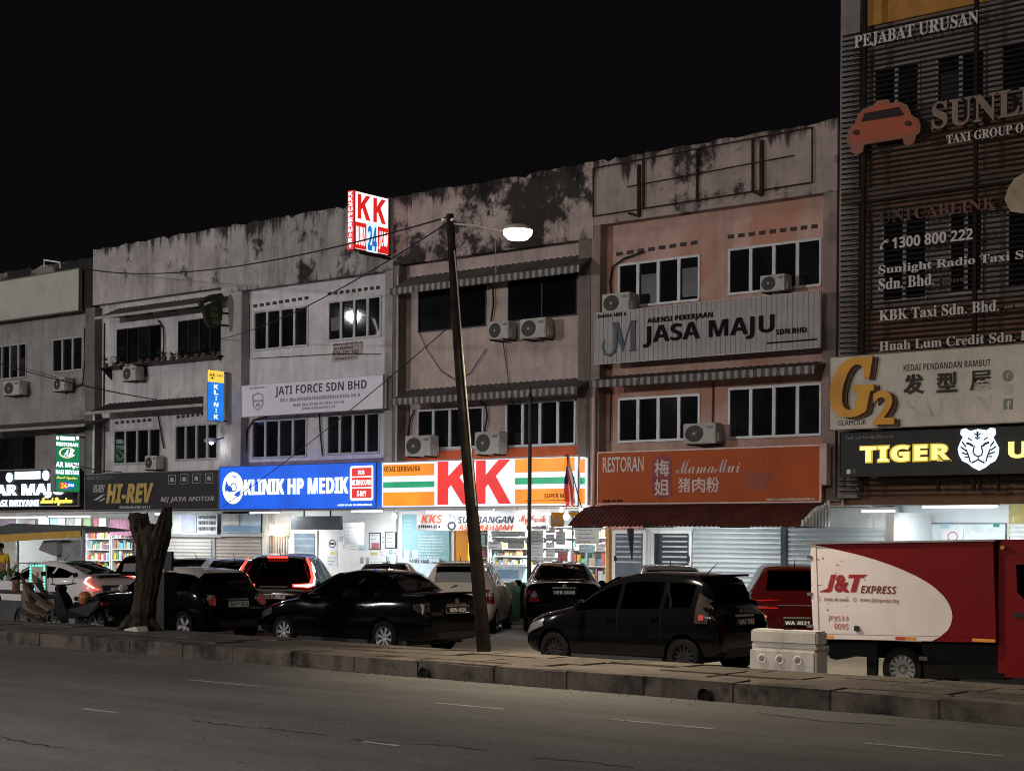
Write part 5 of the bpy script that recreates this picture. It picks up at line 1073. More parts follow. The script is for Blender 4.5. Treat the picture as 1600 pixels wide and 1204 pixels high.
def car(name, label, cat, kind, pt, glass=None, group='cars parked in front of the shops', cut=True, spokes=7, rim=None, scale=1.0, roof=None, side_glass=None, rear_glass=None, plate=None, plate_dark=True, tails='block', lit=False, mirrors=True, seats=False):
    K = KINDS_[kind]; L = K['L']; st = K['st']; xs = [q[0] for q in st]; FN = [pchip(xs, [q[i] for q in st]) for i in range(1, 8)]
    g1 = glass or G_tint; g2 = side_glass or g1; g3 = rear_glass or g1
    def prm(s): return [f(s) for f in FN]
    def sect(s):
        zb, zs, zt, wb, wm, ws, wt = prm(s); zr = zt - min(.085, (zt - zs) * .35)
        zs = min(zs, zt - .04)
        return chaikin([(0, zb), (wb * .8, zb), (wb, zb + .05), (wm, zb + .32 * (zs - zb)), (wm * .998, zb + .72 * (zs - zb)), (ws, zs), ((ws * 2 + wt) / 3, zs + (zr - zs) * .33), ((ws + 2 * wt) / 3, zs + (zr - zs) * .67), (wt, zr), (wt * .84, zt - .012), (wt * .45, zt + .004), (0, zt + .008)], 2)
    S = sorted(set([round(i * .055, 3) for i in range(int(L / .055) + 1)] + xs)); S = [s for i, s in enumerate(S) if i == 0 or s - S[i - 1] > .012 or s in xs]
    rings = [sect(s) for s in S]; m = len(rings[0])
    vs = []; fs = []; N = 2 * m - 2
    for s, rg in zip(S, rings):
        x = L / 2 - s
        ring = [(x, -a, z) for a, z in rg] + [(x, a, z) for a, z in rg[-2:0:-1]]; vs += ring
    for i in range(len(S) - 1):
        for k in range(N): fs.append((i * N + k, i * N + (k + 1) % N, (i + 1) * N + (k + 1) % N, (i + 1) * N + k))
    fs += [tuple(range(N))[::-1], tuple((len(S) - 1) * N + k for k in range(N))]
    t = thing(name, (0, 0, 0), label, cat, group)
    body = MB().add(vs, fs).build('body', pt, t, smooth=50)
    xf, xr_ = L / 2 - K['sf'], L / 2 - K['sr']; r = K['r']; wmx = max(q[5] for q in st)
    if cut:
        c = MB()
        for x in (xf, xr_):
            for sg in (-1, 1): c.cyl((x, sg * (wmx - .30), r + .01), (x, sg * (wmx + .15), r + .01), r + .055, 26)
        co = c.build('cutter', M_arch, None); md = body.modifiers.new('b', 'BOOLEAN'); md.operation = 'DIFFERENCE'; md.object = co; md.solver = 'EXACT'
        dg = bpy.context.evaluated_depsgraph_get(); me = bpy.data.meshes.new_from_object(body.evaluated_get(dg)); body.modifiers.clear(); old = body.data; body.data = me; bpy.data.meshes.remove(old); bpy.data.objects.remove(co)
    # window openings
    a1, b1, c1 = K['B']; t0, t1 = .06, .88
    sw = [(K['cowl'] + .18, a1 - .04), (a1 + .04, b1 - .04)] + ([(b1 + .04, c1 - .02)] if c1 - b1 > .25 else [])
    def gz(s, t):
        zb, zs, zt, wb, wm, ws, wt = prm(s); zr = zt - min(.085, (zt - zs) * .35); return ws + (wt - ws) * t, zs + (zr - zs) * t
    bm = bmesh.new(); bm.from_mesh(body.data); bm.normal_update(); kill = []
    for f in bm.faces:
        c = f.calc_center_median(); s = L / 2 - c.x; zb, zs, zt, wb, wm, ws, wt = prm(s); zr = zt - min(.085, (zt - zs) * .35)
        if abs(f.normal.y) > .45 and zr - zs > .12:
            tt = (c.z - zs) / (zr - zs)
            if t0 + .03 < tt < t1 - .03 and any(p + .03 < s < q - .03 for p, q in sw): kill.append(f)
        if c.z > zt - .05 and abs(c.y) < wt * .80 and (K['cowl'] + .12 < s < K['wst'] - .08 or K['re'] + .07 < s < K['rge'] - .07) : kill.append(f)
    bmesh.ops.delete(bm, geom=list(set(kill)), context='FACES'); bm.to_mesh(body.data); bm.free(); body.data.shade_smooth(); body.data.set_sharp_from_angle(angle=R_(50))
    for (p, q) in sw:
        for sg in (-1, 1):
            g = MB(); n = 8; v = []
            for i in range(n + 1):
                s = p + (q - p) * i / n
                for k in range(4):
                    y, z = gz(s, t0 + (t1 - t0) * k / 3); v.append((L / 2 - s, sg * (y + .004), z))
            g.add(v, [(i * 4 + k, i * 4 + k + 1, i * 4 + k + 5, i * 4 + k + 4) for i in range(n) for k in range(3)]); g.build('side_window', g2, t, smooth=True)
    for nm, p, q, mt, dx in (('windscreen', K['cowl'] + .06, K['wst'] - .03, g1, .005), ('rear_window', K['re'] + .03, K['rge'] - .03, g3, -.005)):
        g = MB(); n = 10; v = []
        for i in range(n + 1):
            s = p + (q - p) * i / n; zb, zs, zt, wb, wm, ws, wt = prm(s)
            for f in (-.84, -.45, 0, .45, .84): v.append((L / 2 - s + dx, f * wt, zt + (.0 if abs(f) > .5 else .008) + .006))
        g.add(v, [(i * 5 + k, i * 5 + k + 1, i * 5 + k + 6, i * 5 + k + 5) for i in range(n) for k in range(4)]); g.build(nm, mt, t, smooth=True)
    MB().box(-L / 2 + .5, L / 2 - .55, -wmx + .1, wmx - .1, .18, .55).build('cabin_floor', M_seat, t)
    if seats:
        for s in (a1 + .0, b1 - .05):
            for sg in (-1, 1): MB().bbox(L / 2 - s - .12, L / 2 - s + .06, sg * .38 - .24, sg * .38 + .24, .5, 1.12, .05).build('seat', M_seat, t)
        MB().bbox(L / 2 - K['cowl'] - .45, L / 2 - K['cowl'] - .1, -.66, .66, .5, .98, .05).build('dashboard', M_seat, t)
    wm_ = wheel_meshes(r, spokes)
    for x in (xf, xr_):
        for sg in (-1, 1):
            w = bpy.data.objects.new('wheel', wm_[0]); COL.objects.link(w); w.parent = t; w.location = (x, sg * (wmx - .115), r); w.rotation_euler = (0, 0.2 + x, 0 if sg > 0 else math.pi)
            for nm, me in (('rim', wm_[1]), ('brake_disc', wm_[2])):
                o = bpy.data.objects.new(nm, me); COL.objects.link(o); o.parent = w
                if nm == 'rim' and rim: o.material_slots[0].link = 'OBJECT'; o.material_slots[0].material = rim
    # lower trim
    for sg in (-1, 1): MB().bbox(xr_ + r + .08, xf - r - .08, sg * (wmx - .05) - .02, sg * (wmx - .05) + .03, .17, .25, .01).build('sill', M_trim, t)
    ze = FN[0](L - .04); MB().bbox(-L / 2 - .012, -L / 2 + .2, -.6 * wmx, .6 * wmx, ze - .02, ze + .13, .02).build('rear_bumper', M_trim, t); MB().bbox(L / 2 - .2, L / 2 + .01, -.5 * wmx, .5 * wmx, .32, .44, .02).build('front_grille', M_trim, t)
    def patch(s0, s1, f0, f1, sg, mat, nm, off=.008, n=6):      # shell piece over the body between heights f0..f1 of the flank (z)
        v = []
        for i in range(n + 1):
            s = s0 + (s1 - s0) * i / n; rg = sect(s)
            for k in range(5):
                z = f0(s) + (f1(s) - f0(s)) * k / 4
                y = None
                for (ya, za), (yb, zb_) in zip(rg, rg[1:]):
                    if (za - z) * (zb_ - z) <= 0 and ya > .2 and abs(zb_ - za) > 1e-6: y = ya + (yb - ya) * (z - za) / (zb_ - za)
                if y is None: y = rg[len(rg) // 2][0]
                v.append((L / 2 - s, sg * (y + off), z))
        return MB().add(v, [(i * 5 + k, i * 5 + k + 1, i * 5 + k + 6, i * 5 + k + 5) for i in range(n) for k in range(4)]).build(nm, mat, t, smooth=True)
    for sg in (-1, 1):
        hz = FN[1](.25); patch(.05, .5, lambda s: FN[1](s) - .16 + .02 * s, lambda s: FN[1](s) - .02, sg, M_head, 'headlight')
        if mirrors:
            xm = L / 2 - K['cowl'] - .32; y, z = gz(K['cowl'] + .32, .0)
            MB().bbox(xm - .06, xm + .06, sg * (y + .14) - .09, sg * (y + .14) + .09, z + .0, z + .13, .03).build('side_mirror', pt if not roof else roof, t, smooth=40)
        for s in (a1 - .12, b1 - .12):
            y = wmx; z = FN[1](s) - .13; MB().bbox(L / 2 - s - .09, L / 2 - s + .07, sg * (y - .005) - .02, sg * (y - .005) + .018, z, z + .03, .008).build('door_handle', pt, t)
        # door shut lines
        for s in (a1, b1):
            q = [];
            for k in range(7):
                z = .24 + (FN[1](s) - .24) * k / 6; rg = sect(s); y = max((ya for (ya, za), (yb, zb_) in zip(rg, rg[1:]) if (za - z) * (zb_ - z) <= 0), default=wmx); q.append((L / 2 - s, sg * (y + .0005), z))
            MB().tube(q, .004, 4).build('door_gap', M_arch, t)
    if roof:
        v = []; n = 14
        for i in range(n + 1):
            s = K['wst'] - .12 + (K['re'] + .04 - K['wst'] + .12) * i / n; zb, zs, zt, wb, wm, ws, wt = prm(s); zr = zt - min(.085, (zt - zs) * .35)
            for f, zz in ((-1.0, zr), (-.84, zt - .006), (-.4, zt + .012), (.4, zt + .012), (.84, zt - .006), (1.0, zr)): v.append((L / 2 - s, f * (wt + .012), zz + .012))
        MB().add(v, [(i * 6 + k, i * 6 + k + 1, i * 6 + k + 7, i * 6 + k + 6) for i in range(n) for k in range(5)]).build('roof_panel', roof, t, smooth=True)
    MB().tube([(L / 2 - K['re'] + .3, 0, FN[2](K['re'] - .3)), (L / 2 - K['re'] + .12, 0, FN[2](K['re'] - .3) + .16)], [.012, .004], 5).build('antenna', M_trim, t)
    zt_ = FN[2](L); X = -L / 2
    def tail_block(z0, z1, w0, w1, mat, s0=None, nm='tail_light'):
        for sg in (-1, 1):
            patch(L - (s0 or .3), L - .012, lambda s: z0, lambda s: z1, sg, mat, nm)
            ye = FN[4](L); y0 = sg * w0; y1 = sg * min(w1, ye)
            MB().bbox(X - .012, X + .03, min(y0, y1), max(y0, y1), z0, min(z1, zt_ - .0), .008).build(nm, mat, t)
    C = dict(t=t, patch=patch, tail=tail_block, L=L, X=X, FN=FN, K=K, wm=wmx, sect=sect, gz=gz)
    if plate:
        pz = plate[1]; mt = M_plate if plate_dark else M_plw
        p = MB().bbox(X - .035, X - .005, -.25, .25, pz - .055, pz + .055, .005).build('number_plate', mt, t); vs2, fs2 = text_geo(bold(plate[0])); MB().add([(X - .037, .22 - .44 * a, pz - .035 + .07 * b) for a, b, c in vs2], fs2).build('lettering', M_plw if plate_dark else M_plate, p)
        MB().box(X - .012, X + .02, -.25, .25, pz + .075, pz + .11).build('boot_handle', M_chrome, t)
    if cat: t.scale = (scale,) * 3
    return C
def put(C, x, y, deg):
    t = C['t']; t.location = (x, y, 0); t.rotation_euler.z = R_(deg); ORG[t.name] = Vector((0, 0, 0)); return t
def parked(C, pf, pr, Yn, deg=180):      # parallel to the road, nose to -X; hubs seen at pixels pf, pr on the near side
    K = C['K']; Xf, Xr = pxX(*pf, Yn), pxX(*pr, Yn); xw = C['L'] / 2 - (K['sf'] + K['sr']) / 2
    return put(C, (Xf + Xr) / 2 + xw, Yn + C['wm'] - .1, deg)
def nosein(C, px, d, deg):               # rear centre at pixel column px, d metres away along the view axis
    a = (px - 800) / F_PX; q = Vector((d * (a * CY - SY), d * (a * SY + CY))); f = Vector((math.cos(R_(deg)), math.sin(R_(deg)))) * C['L'] / 2
    return put(C, q.x + f.x, q.y + f.y, deg)
BLK = paint('black', (.0022, .0022, .0026)); WHT = paint('white', (.62, .62, .60)); WARM = paint('warm_white', (.55, .50, .40)); DRED = paint('dark_red', (.0045, .001, .0012)); MAROON = paint('near_black_red', (.022, .006, .008)); GRN = paint('black_green', (.0028, .004, .0036)); GREY = paint('grey', (.10, .10, .11)); NAVY = paint('navy', (.008, .012, .03))
# near row
C = car('parked_car', 'glossy black sedan nearest the leaning lamp post', 'car', 'sedan', BLK, glass=G_mid, side_glass=glassmat('clear_side_glass', (.72, .75, .76)), plate=('VDN 4826', .80), spokes=8, seats=True)
[C['patch'](4.06, 4.338, lambda s: .70 + (4.35 - s) * .42, lambda s: .94 - (4.35 - s) * .12, sg, M_tailclear, 'tail_light', .01) for sg in (-1, 1)]; [MB().bbox(C['X'] - .012, C['X'] + .03, min(sg * .36, sg * .64), max(sg * .36, sg * .64), .70, .775, .008).build('tail_light', M_tailclear, C['t']) for sg in (-1, 1)]; MB().tube([(C['X'] - .03, .3, .745), (C['X'] - .03, -.3, .745), (C['X'] - .03, -.3, .865), (C['X'] - .03, .3, .865), (C['X'] - .03, .3, .745)], .01, 4).build('plate_frame', M_chrome, C['t'])
MB().bbox(C['X'] + .02, C['X'] + .30, -.62, .62, 1.07, 1.10, .01).build('boot_spoiler', BLK, C['t']); MB().rev([(0, 0), (.05, .0), (.05, .012), (0, .016)], (C['X'] - .02, 0, .95), 'x', 14).build('emblem', M_chrome, C['t'])
parked(C, (443, 987), (608, 992), 20.45, 180)
C = car('parked_car', 'black hatchback in the near row left of the white barrier', 'car', 'hatch', BLK, glass=G_dark, plate=('WAE 7802', .82), spokes=12, rim=pm('rim_dark', (.014, .014, .014), .4, .3), scale=1.0)
for sg in (-1, 1):
    C['patch'](3.36, 3.58, lambda s: .80, lambda s: 1.26 - (s - 3.36) * .7, sg, M_tailclear, 'tail_light', .01); C['patch'](3.43, 3.51, lambda s: .85, lambda s: .93, sg, E_tailglint, 'tail_lamp', .014)  # small glowing patch paints the light reflected in the tail lens
MB().bbox(C['X'] + .25, C['X'] + .48, -.56, .56, 1.49, 1.525, .012).build('roof_spoiler', BLK, C['t']); MB().rev([(0, 0), (.045, .0), (.045, .012), (0, .016)], (C['X'] - .02 + .09, 0, .955), 'x', 14).build('emblem', M_chrome, C['t']); MB().tube([(C['X'] + .1, -.05, 1.0), (C['X'] + .16, .2, 1.08)], .01, 4).build('wiper', M_trim, C['t'])
parked(C, (868, 1012), (1073, 1022), 20.4, 180)
C = car('parked_car', 'black two door hatchback with pale roof beside the tree stump', 'car', 'mini', GRN, glass=G_dark, plate=('VVY 303', .74), plate_dark=False, spokes=5, roof=paint('roof_cream', (.42, .39, .34)))
for sg in (-1, 1):
    tl = MB().bbox(C['X'] - .02, C['X'] + .2, sg * .62 - .10, sg * .62 + .10, .66, .93, .05).build('tail_light', M_chrome, C['t'], smooth=40); MB().bbox(C['X'] - .028, C['X'] + .2, sg * .62 - .075, sg * .62 + .075, .69, .90, .04).build('lens', em('tail_glow_dim', (.30, .02, .015), .35), tl, smooth=40)
    C['patch'](3.45, 3.72, lambda s: .70, lambda s: .90, sg, GRN, 'tail_corner')
parked(C, (167, 971), (290, 978), 20.15, 180)
# angled row facing the shops
C = car('parked_car', 'dark red car with brake lights glowing behind the black sedan', 'car', 'suv', DRED, glass=G_mid, plate=('VJT 7', .80), plate_dark=False, seats=True); X = C['X']
for sg in (-1, 1):
    MB().tube([(X + .46, sg * .62, 1.60), (X + .36, sg * .72, 1.42), (X + .20, sg * .80, 1.20), (X + .05, sg * .80, 1.06), (X - .0, sg * .74, 1.03), (X - .0, sg * .40, 1.03)], [.02, .028, .04, .06, .05, .03], 8).build('tail_light', E_tail, C['t'], smooth=True)
    MB().tube([(X + .36, sg * .745, 1.42), (X + .17, sg * .84, 1.20), (X - .01, sg * .85, 1.06), (X - .065, sg * .74, 1.03), (X - .062, sg * .45, 1.03)], [.008, .016, .024, .03, .014], 8).build('tail_lamp', E_tailhot, C['t'], smooth=True)
    point('brake_glow', C['t'], (X - .22, sg * .66, 1.02), .06, .7, (1, .05, .03))
MB().bbox(X + .40, X + .50, -.22, .22, 1.60, 1.635, .01).build('brake_light', E_tail, C['t']); MB().box(X - .02, X, -.3, .3, .985, 1.02).build('chrome_bar', M_chrome, C['t'])
nosein(C, 428, 33.6, 127)
C = car('parked_car', 'white hatchback nose in at the supermarket, half behind the leaning lamp post', 'car', 'hatch', WARM, glass=G_dark, spokes=6, scale=1.0); X = C['X']
C['tail'](.66, .96, .5, .72, M_tail, .2); MB().tube([(X + .12, .0, 1.05), (X + .10, .16, .97)], .014, 5).build('wiper', M_trim, C['t']); MB().bbox(X + .24, X + .46, -.56, .56, 1.50, 1.53, .01).build('roof_spoiler', WARM, C['t'])
nosein(C, 713, 34.0, 122)
C = car('parked_car', 'black saloon with plate beginning VEB facing the supermarket', 'car', 'sedan', BLK, glass=G_dark, plate=('VEB 8008', .86), spokes=10, scale=1.04)
for sg in (-1, 1): C['patch'](3.95, 4.335, lambda s: .76, lambda s: .92, sg, M_tail, 'tail_light'); MB().bbox(C['X'] - .012, C['X'] + .03, min(sg * .52, sg * .72), max(sg * .52, sg * .72), .66, .755, .01).build('tail_light', M_tail, C['t'])
MB().rev([(0, 0), (.05, .0), (.05, .012), (0, .016)], (C['X'] + .06, 0, .985), 'x', 14).build('emblem', M_chrome, C['t'])
nosein(C, 882, 34.6, 129)
C = car('parked_car', 'shiny red crossover partly hidden behind the red delivery truck', 'car', 'suv', paint('bright_red', (.030, .0025, .0025)), glass=G_dark, plate=('WA 4021', .62), scale=.96); X = C['X']
C['tail'](.88, 1.04, .35, .8, em('tail_half', (.42, .012, .01), .8), .4); MB().bbox(X - .02, X + .05, .55, .66, .70, .75, .01).build('reflector', em('reflector_glow', (1, .12, .05), 1.2), C['t']); MB().bbox(X - .02, X, -.35, .35, .93, .95, .005).build('chrome_bar', M_chrome, C['t'])  # reflector given a glow of its own in place of returned light
nosein(C, 1247, 28.2, 123)
# pale car pulling out at the left
C = car('moving_car', 'pale silver fastback with brake lights lit at the food stall', 'car', 'fastback', paint('silver_white', (.46, .46, .46)), glass=G_dark, plate=('VFC 2819', .72), plate_dark=False); X = C['X']
for sg in (-1, 1):
    pts = [(X + .50, sg * .86, .93), (X + .25, sg * .885, .90), (X + .05, sg * .82, .83), (X - .02, sg * .74, .80), (X - .0, sg * .64, .74), (X - .01, sg * .52, .71)]
    MB().tube([(X + .42, sg * .50, 1.03), (X + .28, sg * .64, 1.02), (X + .22, sg * .80, .98), (X + .18, sg * .885, .92), (X + .06, sg * .845, .84), (X + .00, sg * .76, .765), (X - .01, sg * .62, .735)], [.02, .035, .04, .05, .045, .035, .02], 8).build('tail_light', E_tail, C['t'], smooth=True)
    MB().tube([(X + .26, sg * .66, 1.035), (X + .19, sg * .83, 1.0), (X + .14, sg * .92, .92), (X + .03, sg * .875, .84), (X - .03, sg * .77, .77)], [.012, .024, .03, .022, .012], 8).build('tail_lamp', E_tailhot, C['t'], smooth=True)
    point('brake_glow', C['t'], (X - .1, sg * .95, .88), .05, 2.5, (1, .05, .03))
MB().bbox(X - .02, X + .08, -.52, .52, .60, .84, .03).build('rear_insert', M_trim, C['t']); MB().bbox(X + .02, X + .3, -.66, .66, 1.06, 1.085, .01).build('boot_lip', M_trim, C['t'])
a = (128 - 800) / F_PX; d_ = 38.6; q = (d_ * (a * CY - SY), d_ * (a * SY + CY)); put(C, q[0] - C['L'] / 2 + .1, q[1] + .85, 184)
# cars glimpsed behind the near ones
for lab, kd, pt, px, d_, dg, gl in (('dark hatchback just left of the tree stump', 'hatch', BLK, 218, 42.0, 128, G_dark), ('white car whose mirror shows right of the tree stump', 'sedan', WHT, 258, 40.5, 112, G_tint), ('dark car between the pale roofed hatchback and the roller shutters', 'sedan', NAVY, 344, 38.5, 127, G_dark),
    ('dark car whose roof shows above the black sedan', 'sedan', NAVY, 592, 35.4, 127, G_tint), ('car whose roof shows above the black hatchback in the near row', 'hatch', GREY, 1050, 31.4, 126, G_dark)):
    C = car('parked_car', lab, 'car', kd, pt, glass=gl, cut=False); C['tail'](.72, .92, .5, .74, M_tail, .25); nosein(C, px, d_, dg)

# ---------------------------------------------------------------- delivery truck
YT = 20.35; pt_ = PlaneY(YT); M_red = paint('truck_red', (.115, .005, .007), .35, .12, .12, 0); M_tw = pm('truck_white', (.50, .45, .45), .7, var=.06, co='pos', dirt=(.44, .41, .40)); M_chas = pm('chassis_black', (.004, .004, .004), .8, spec=.1)
tr = thing('delivery_truck', (pt_.uv(1420, 1000)[0], YT + .85, 0), 'red and white box delivery truck at the right edge', 'truck')
def TP(pts, d0, d1, mat, name, parent=tr):
    A = [pt_.uv(*p) for p in pts]; return MB().prism([(a, YT + d0, b) for a, b in A], [(a, YT + d1, b) for a, b in A]).build(name, mat, parent)
TP([(1266, 850), (1552, 844.5), (1557, 996), (1271, 990)], 0, 1.7, M_red, 'box_body'); TP([(1262, 847), (1556, 842), (1556, 845), (1262, 850)], -.03, 1.73, pm('box_cap', (.30, .28, .27), .3, .6), 'roof_rail'); TP([(1271, 990), (1557, 996.5), (1557, 1003.5), (1272, 997.5)], -.015, 1.7, M_red, 'lower_rail')
SW = [(1266.5, 850), (1285, 853.5), (1310, 859), (1340, 866), (1365, 873), (1390, 881.5), (1410, 889.5), (1430, 898.5), (1448, 908.5), (1462, 918.5), (1474, 930), (1482, 941), (1487, 953), (1488.5, 963), (1486, 975), (1481, 984), (1473, 991), (1470, 993.5), (1271, 989.5), (1268, 930)]
PG(tr, pt_, SW, M_tw, 'white_panel', .004); PG(tr, pt_, [(1271.3, 990), (1470, 994), (1457, 1001), (1272.5, 997)], M_tw, 'white_panel', .019)
M_jt = pm('print_red', (.22, .012, .016), .5)
for t_, a_, b_, c_, e_, m_, f_, sh in (('EXPRESS', 1345, 1401, 914, 926, pm('print_dark', (.12, .015, .018), .5), boldit, 0), ('1300 80 9009', 1287, 1326, 933.5, 938, pm('print_grey2', (.20, .12, .12), .6), bold, 0), ('www.jtexpress.my', 1344, 1405, 933, 941, pm('print_grey2', (.2, .12, .12)), bold, 0), ('JPJS33', 1294, 1326, 961, 970, pm('print_red2', (.33, .10, .09), .5), str, 0), ('0095', 1304, 1326, 973, 982, pm('print_red2', (.33, .1, .09)), str, 0)): TX(tr, pt_, f_(t_), a_, b_, c_, e_, m_, .008, weight=.004, shear=sh)
J = [(1281, 923.5), (1293, 919), (1299, 897), (1307, 897), (1300, 922), (1297, 924.5), (1281, 924.5)]; PG(tr, pt_, J, M_jt, 'lettering', .008)
TX(tr, pt_, boldit('&').replace('&', '&'), 1304, 1328, 897, 924.5, M_jt, .008, weight=.05); PG(tr, pt_, [(1327, 897), (1356, 897), (1353, 899.5), (1350, 899.8), (1351.5, 901), (1347, 902.5), (1344, 902.5), (1338, 924.5), (1329, 924.5), (1335, 902.5), (1325.5, 902.5)], M_jt, 'lettering', .008)
RING(tr, pt_, 1279.5, 935, 3, 3.2, .8, pm('print_grey2', (.2, .12, .12)), 'icon', .008); RING(tr, pt_, 1336, 936, 2.8, 3.2, .8, pm('print_grey2', (.2, .12, .12)), 'icon', .008)
PQ(tr, pt_, 1336, 1343, 977, 985, M_black, 'fuel_flap', .01, deep=.02)
for a_, b_, m_ in ((1274, 1288, pm('tape_red', (.40, .05, .02), .4)), (1289, 1304, pm('tape_amber', (.50, .20, .04), .4)), (1400, 1416, pm('tape_red', (.4, .05, .02))), (1416, 1433, pm('tape_amber', (.5, .2, .04))), (1520, 1556, pm('tape_amber', (.5, .2, .04)))):
    y_ = 990 + (a_ - 1271) * .022; PQ(tr, pt_, a_, b_, y_ + 1, y_ + 6, m_, 'reflector_tape', .02)
PQ(tr, pt_, 1267, 1284, 912.6, 913.6, pm('scuff', (.16, .13, .14), .8, var=.3), 'seam', .006); TP([(1269, 851), (1275, 851), (1280, 990), (1274, 990)], -.012, -.004, M_tw, 'corner_post'); TP([(1546, 845), (1552, 845), (1557, 996), (1551, 996)], -.012, -.002, M_red, 'corner_post')
for y_ in (868, 925, 975): TP([(1262, y_), (1270, y_), (1270, y_ + 5), (1262, y_ + 5)], -.02, .05, M_chrome, 'hinge')
rs = random.Random(31)
for k in range(16):
    x_, y_ = rs.uniform(1275, 1370), rs.uniform(862, 960); sc_ = rs.uniform(.6, 2.2); PG(tr, pt_, [(x_ + sc_ * math.cos(a) * rs.uniform(.5, 1.6), y_ + sc_ * math.sin(a) * rs.uniform(.4, 1)) for a in (0, 1, 2, 3, 4, 5)], pm('scuff', (.16, .13, .14), .8, var=.3), 'scuff', .006)
xL_, xR_ = pt_.uv(1275, 1000)[0], pt_.uv(1640, 1000)[0]
MB().box(xL_ + .1, xR_, YT + .35, YT + .45, .42, .6).build('chassis_rail', M_chas, tr); MB().box(xL_ + .1, xR_, YT + 1.25, YT + 1.35, .42, .6).build('chassis_rail', M_chas, tr)
TP([(1289, 1000), (1353, 1000), (1353, 1019), (1300, 1031), (1290, 1028)], .12, .4, M_chas, 'tool_box'); TP([(1348, 1000), (1366, 1000), (1364, 1062), (1350, 1062)], .1, .16, M_chas, 'mud_flap'); TP([(1436, 1001), (1566, 1003), (1566, 1062), (1440, 1060)], .08, .6, M_chas, 'side_skirt'); TP([(1433, 1025), (1446, 1026), (1446, 1032), (1433, 1031)], .06, .08, M_chrome, 'fuel_cap')
wt_ = wheel_meshes(.30, 14)
for px_, dy_ in ((1405, .18), (1405, 1.52), (1655, .18), (1655, 1.52)):
    w = bpy.data.objects.new('wheel', wt_[0]); COL.objects.link(w); w.parent = tr; w.location = Vector((pt_.uv(px_, 1040)[0], YT + dy_, .30)) - org(tr); w.rotation_euler.z = math.pi if dy_ < 1 else 0
    o = bpy.data.objects.new('rim', wt_[1]); COL.objects.link(o); o.parent = w; o = bpy.data.objects.new('brake_disc', wt_[2]); COL.objects.link(o); o.parent = w
c0 = pt_.uv(1558, 900)[0]; c1_ = c0 + 1.75; zc = pt_.uv(1570, 843)[1]; zb_ = .33
prof = [(c0, zb_), (c1_ + .25, zb_), (c1_ + .3, .75), (c1_ + .12, 1.15), (c1_ - .35, zc - .08), (c1_ - .6, zc), (c0 + .04, zc), (c0, zc - .06)]
MB().prism([(a, YT + .05, b) for a, b in prof], [(a, YT + 1.62, b) for a, b in prof]).build('cab', M_red, tr)
dr = TP([(1571, 871), (1574, 866), (1690, 862), (1690, 1060), (1569, 1058)], .02, .06, M_red, 'door'); TP([(1587, 882), (1690, 876), (1690, 938), (1600, 936), (1589, 925)], .012, .02, G_dark, 'door_window', dr); TP([(1583, 958), (1606, 957), (1606, 964), (1583, 964)], .008, .02, M_black, 'handle', dr)
TP([(1552, 862), (1560, 862), (1560, 1002), (1556, 1002)], .3, 1.4, M_chas, 'headboard'); MB().rev([(0, 0), (.03, 0), (.03, .03), (0, .03)], (c0 + .06, YT + .02, zc - .1), 'y', 10).build('marker_lamp', pm('tape_amber', (.5, .2, .04)), tr)
# ================================================================ street furniture and small things
# leaning lamp post
YP = 18.25; pp_ = PlaneY(YP); lp = thing('lamp_post', (pp_.uv(757, 1016)[0], YP, KERBZ), 'leaning grey lamp post with a glowing street lamp on its arm', 'lamp post')
M_pole = pm('pole_concrete', (.017, .013, .011), .95, var=.5, vs=5, spec=.04)
PP = [(756.5, 1017), (749, 930), (738, 800), (728, 690), (718, 570), (709.5, 450), (703, 335)]
MB().tube([pp_.w(*pp_.uv(*p)) for p in PP], [.108, .102, .094, .086, .076, .066, .056], 16).build('pole', M_pole, lp, smooth=40)
MB().tube([pp_.w(*pp_.uv(*p), .02) for p in ((711.5, 392), (716, 440), (725, 560), (736, 690), (745, 790))], [.011] * 5, 6).build('pole_lit_edge', pm('pole_lit_edge_pale', (.30, .29, .27), .5), lp)  # pale strip stands for the lamp-lit edge of the pole
YA = YP - .0; top = pp_.w(*pp_.uv(704, 349)); arm_end = PlaneY(YP + .25).w(*PlaneY(YP + .25).uv(784, 361)); lm = PlaneY(YP + .3).w(*PlaneY(YP + .3).uv(809, 358))
MB().tube([top, (top * .5 + arm_end * .5) + Vector((0, 0, .02)), arm_end], [.016, .013, .011], 8).build('arm', pm('arm_steel', (.45, .42, .38), .6, .2), lp)
MB().tube([arm_end - Vector((.12, .02, .02)), arm_end - Vector((.1, .02, .32)), arm_end - Vector((.09, .02, .62))], .006, 5).build('drop_wire', pm('wire_pale', (.22, .2, .18), .6), lp)
hd_ = MB().rev([(0, .07), (.10, .065), (.20, .03), (.235, -.01), (.225, -.02)], lm, 'z', 24).build('lamp_head', pm('lamp_head_grey', (.35, .33, .30), .5), lp, smooth=True)
MB().rev([(.222, -.015), (.215, -.08), (.15, -.15), (0, -.18)], lm, 'z', 24).build('lens', em('lamp_lens', (1.0, .84, .56), 3.2), hd_, smooth=True)
lg = point('lamp_glow', lp, lm + Vector((0, 0, -.24)), .12, 10, (1.0, .84, .62)); lg_d = bpy.data.lights.new('lamp_beam', 'SPOT'); lg_d.energy = 4200; lg_d.spot_size = R_(132); lg_d.spot_blend = .95; lg.rotation_mode = 'QUATERNION'; lg.rotation_quaternion = Vector((.38, .30, -.87)).to_track_quat('-Z', 'Y'); lg_d.shadow_soft_size = .12; lg_d.color = (1.0, .84, .62); lg.data = lg_d
for a in ((1, 0), (-1, 0)): MB().tube([pp_.w(*pp_.uv(704 + a[0] * 5, 345), .06), pp_.w(*pp_.uv(704 + a[0] * 9, 343), .06)], .02, 6).build('insulator', M_white, lp)
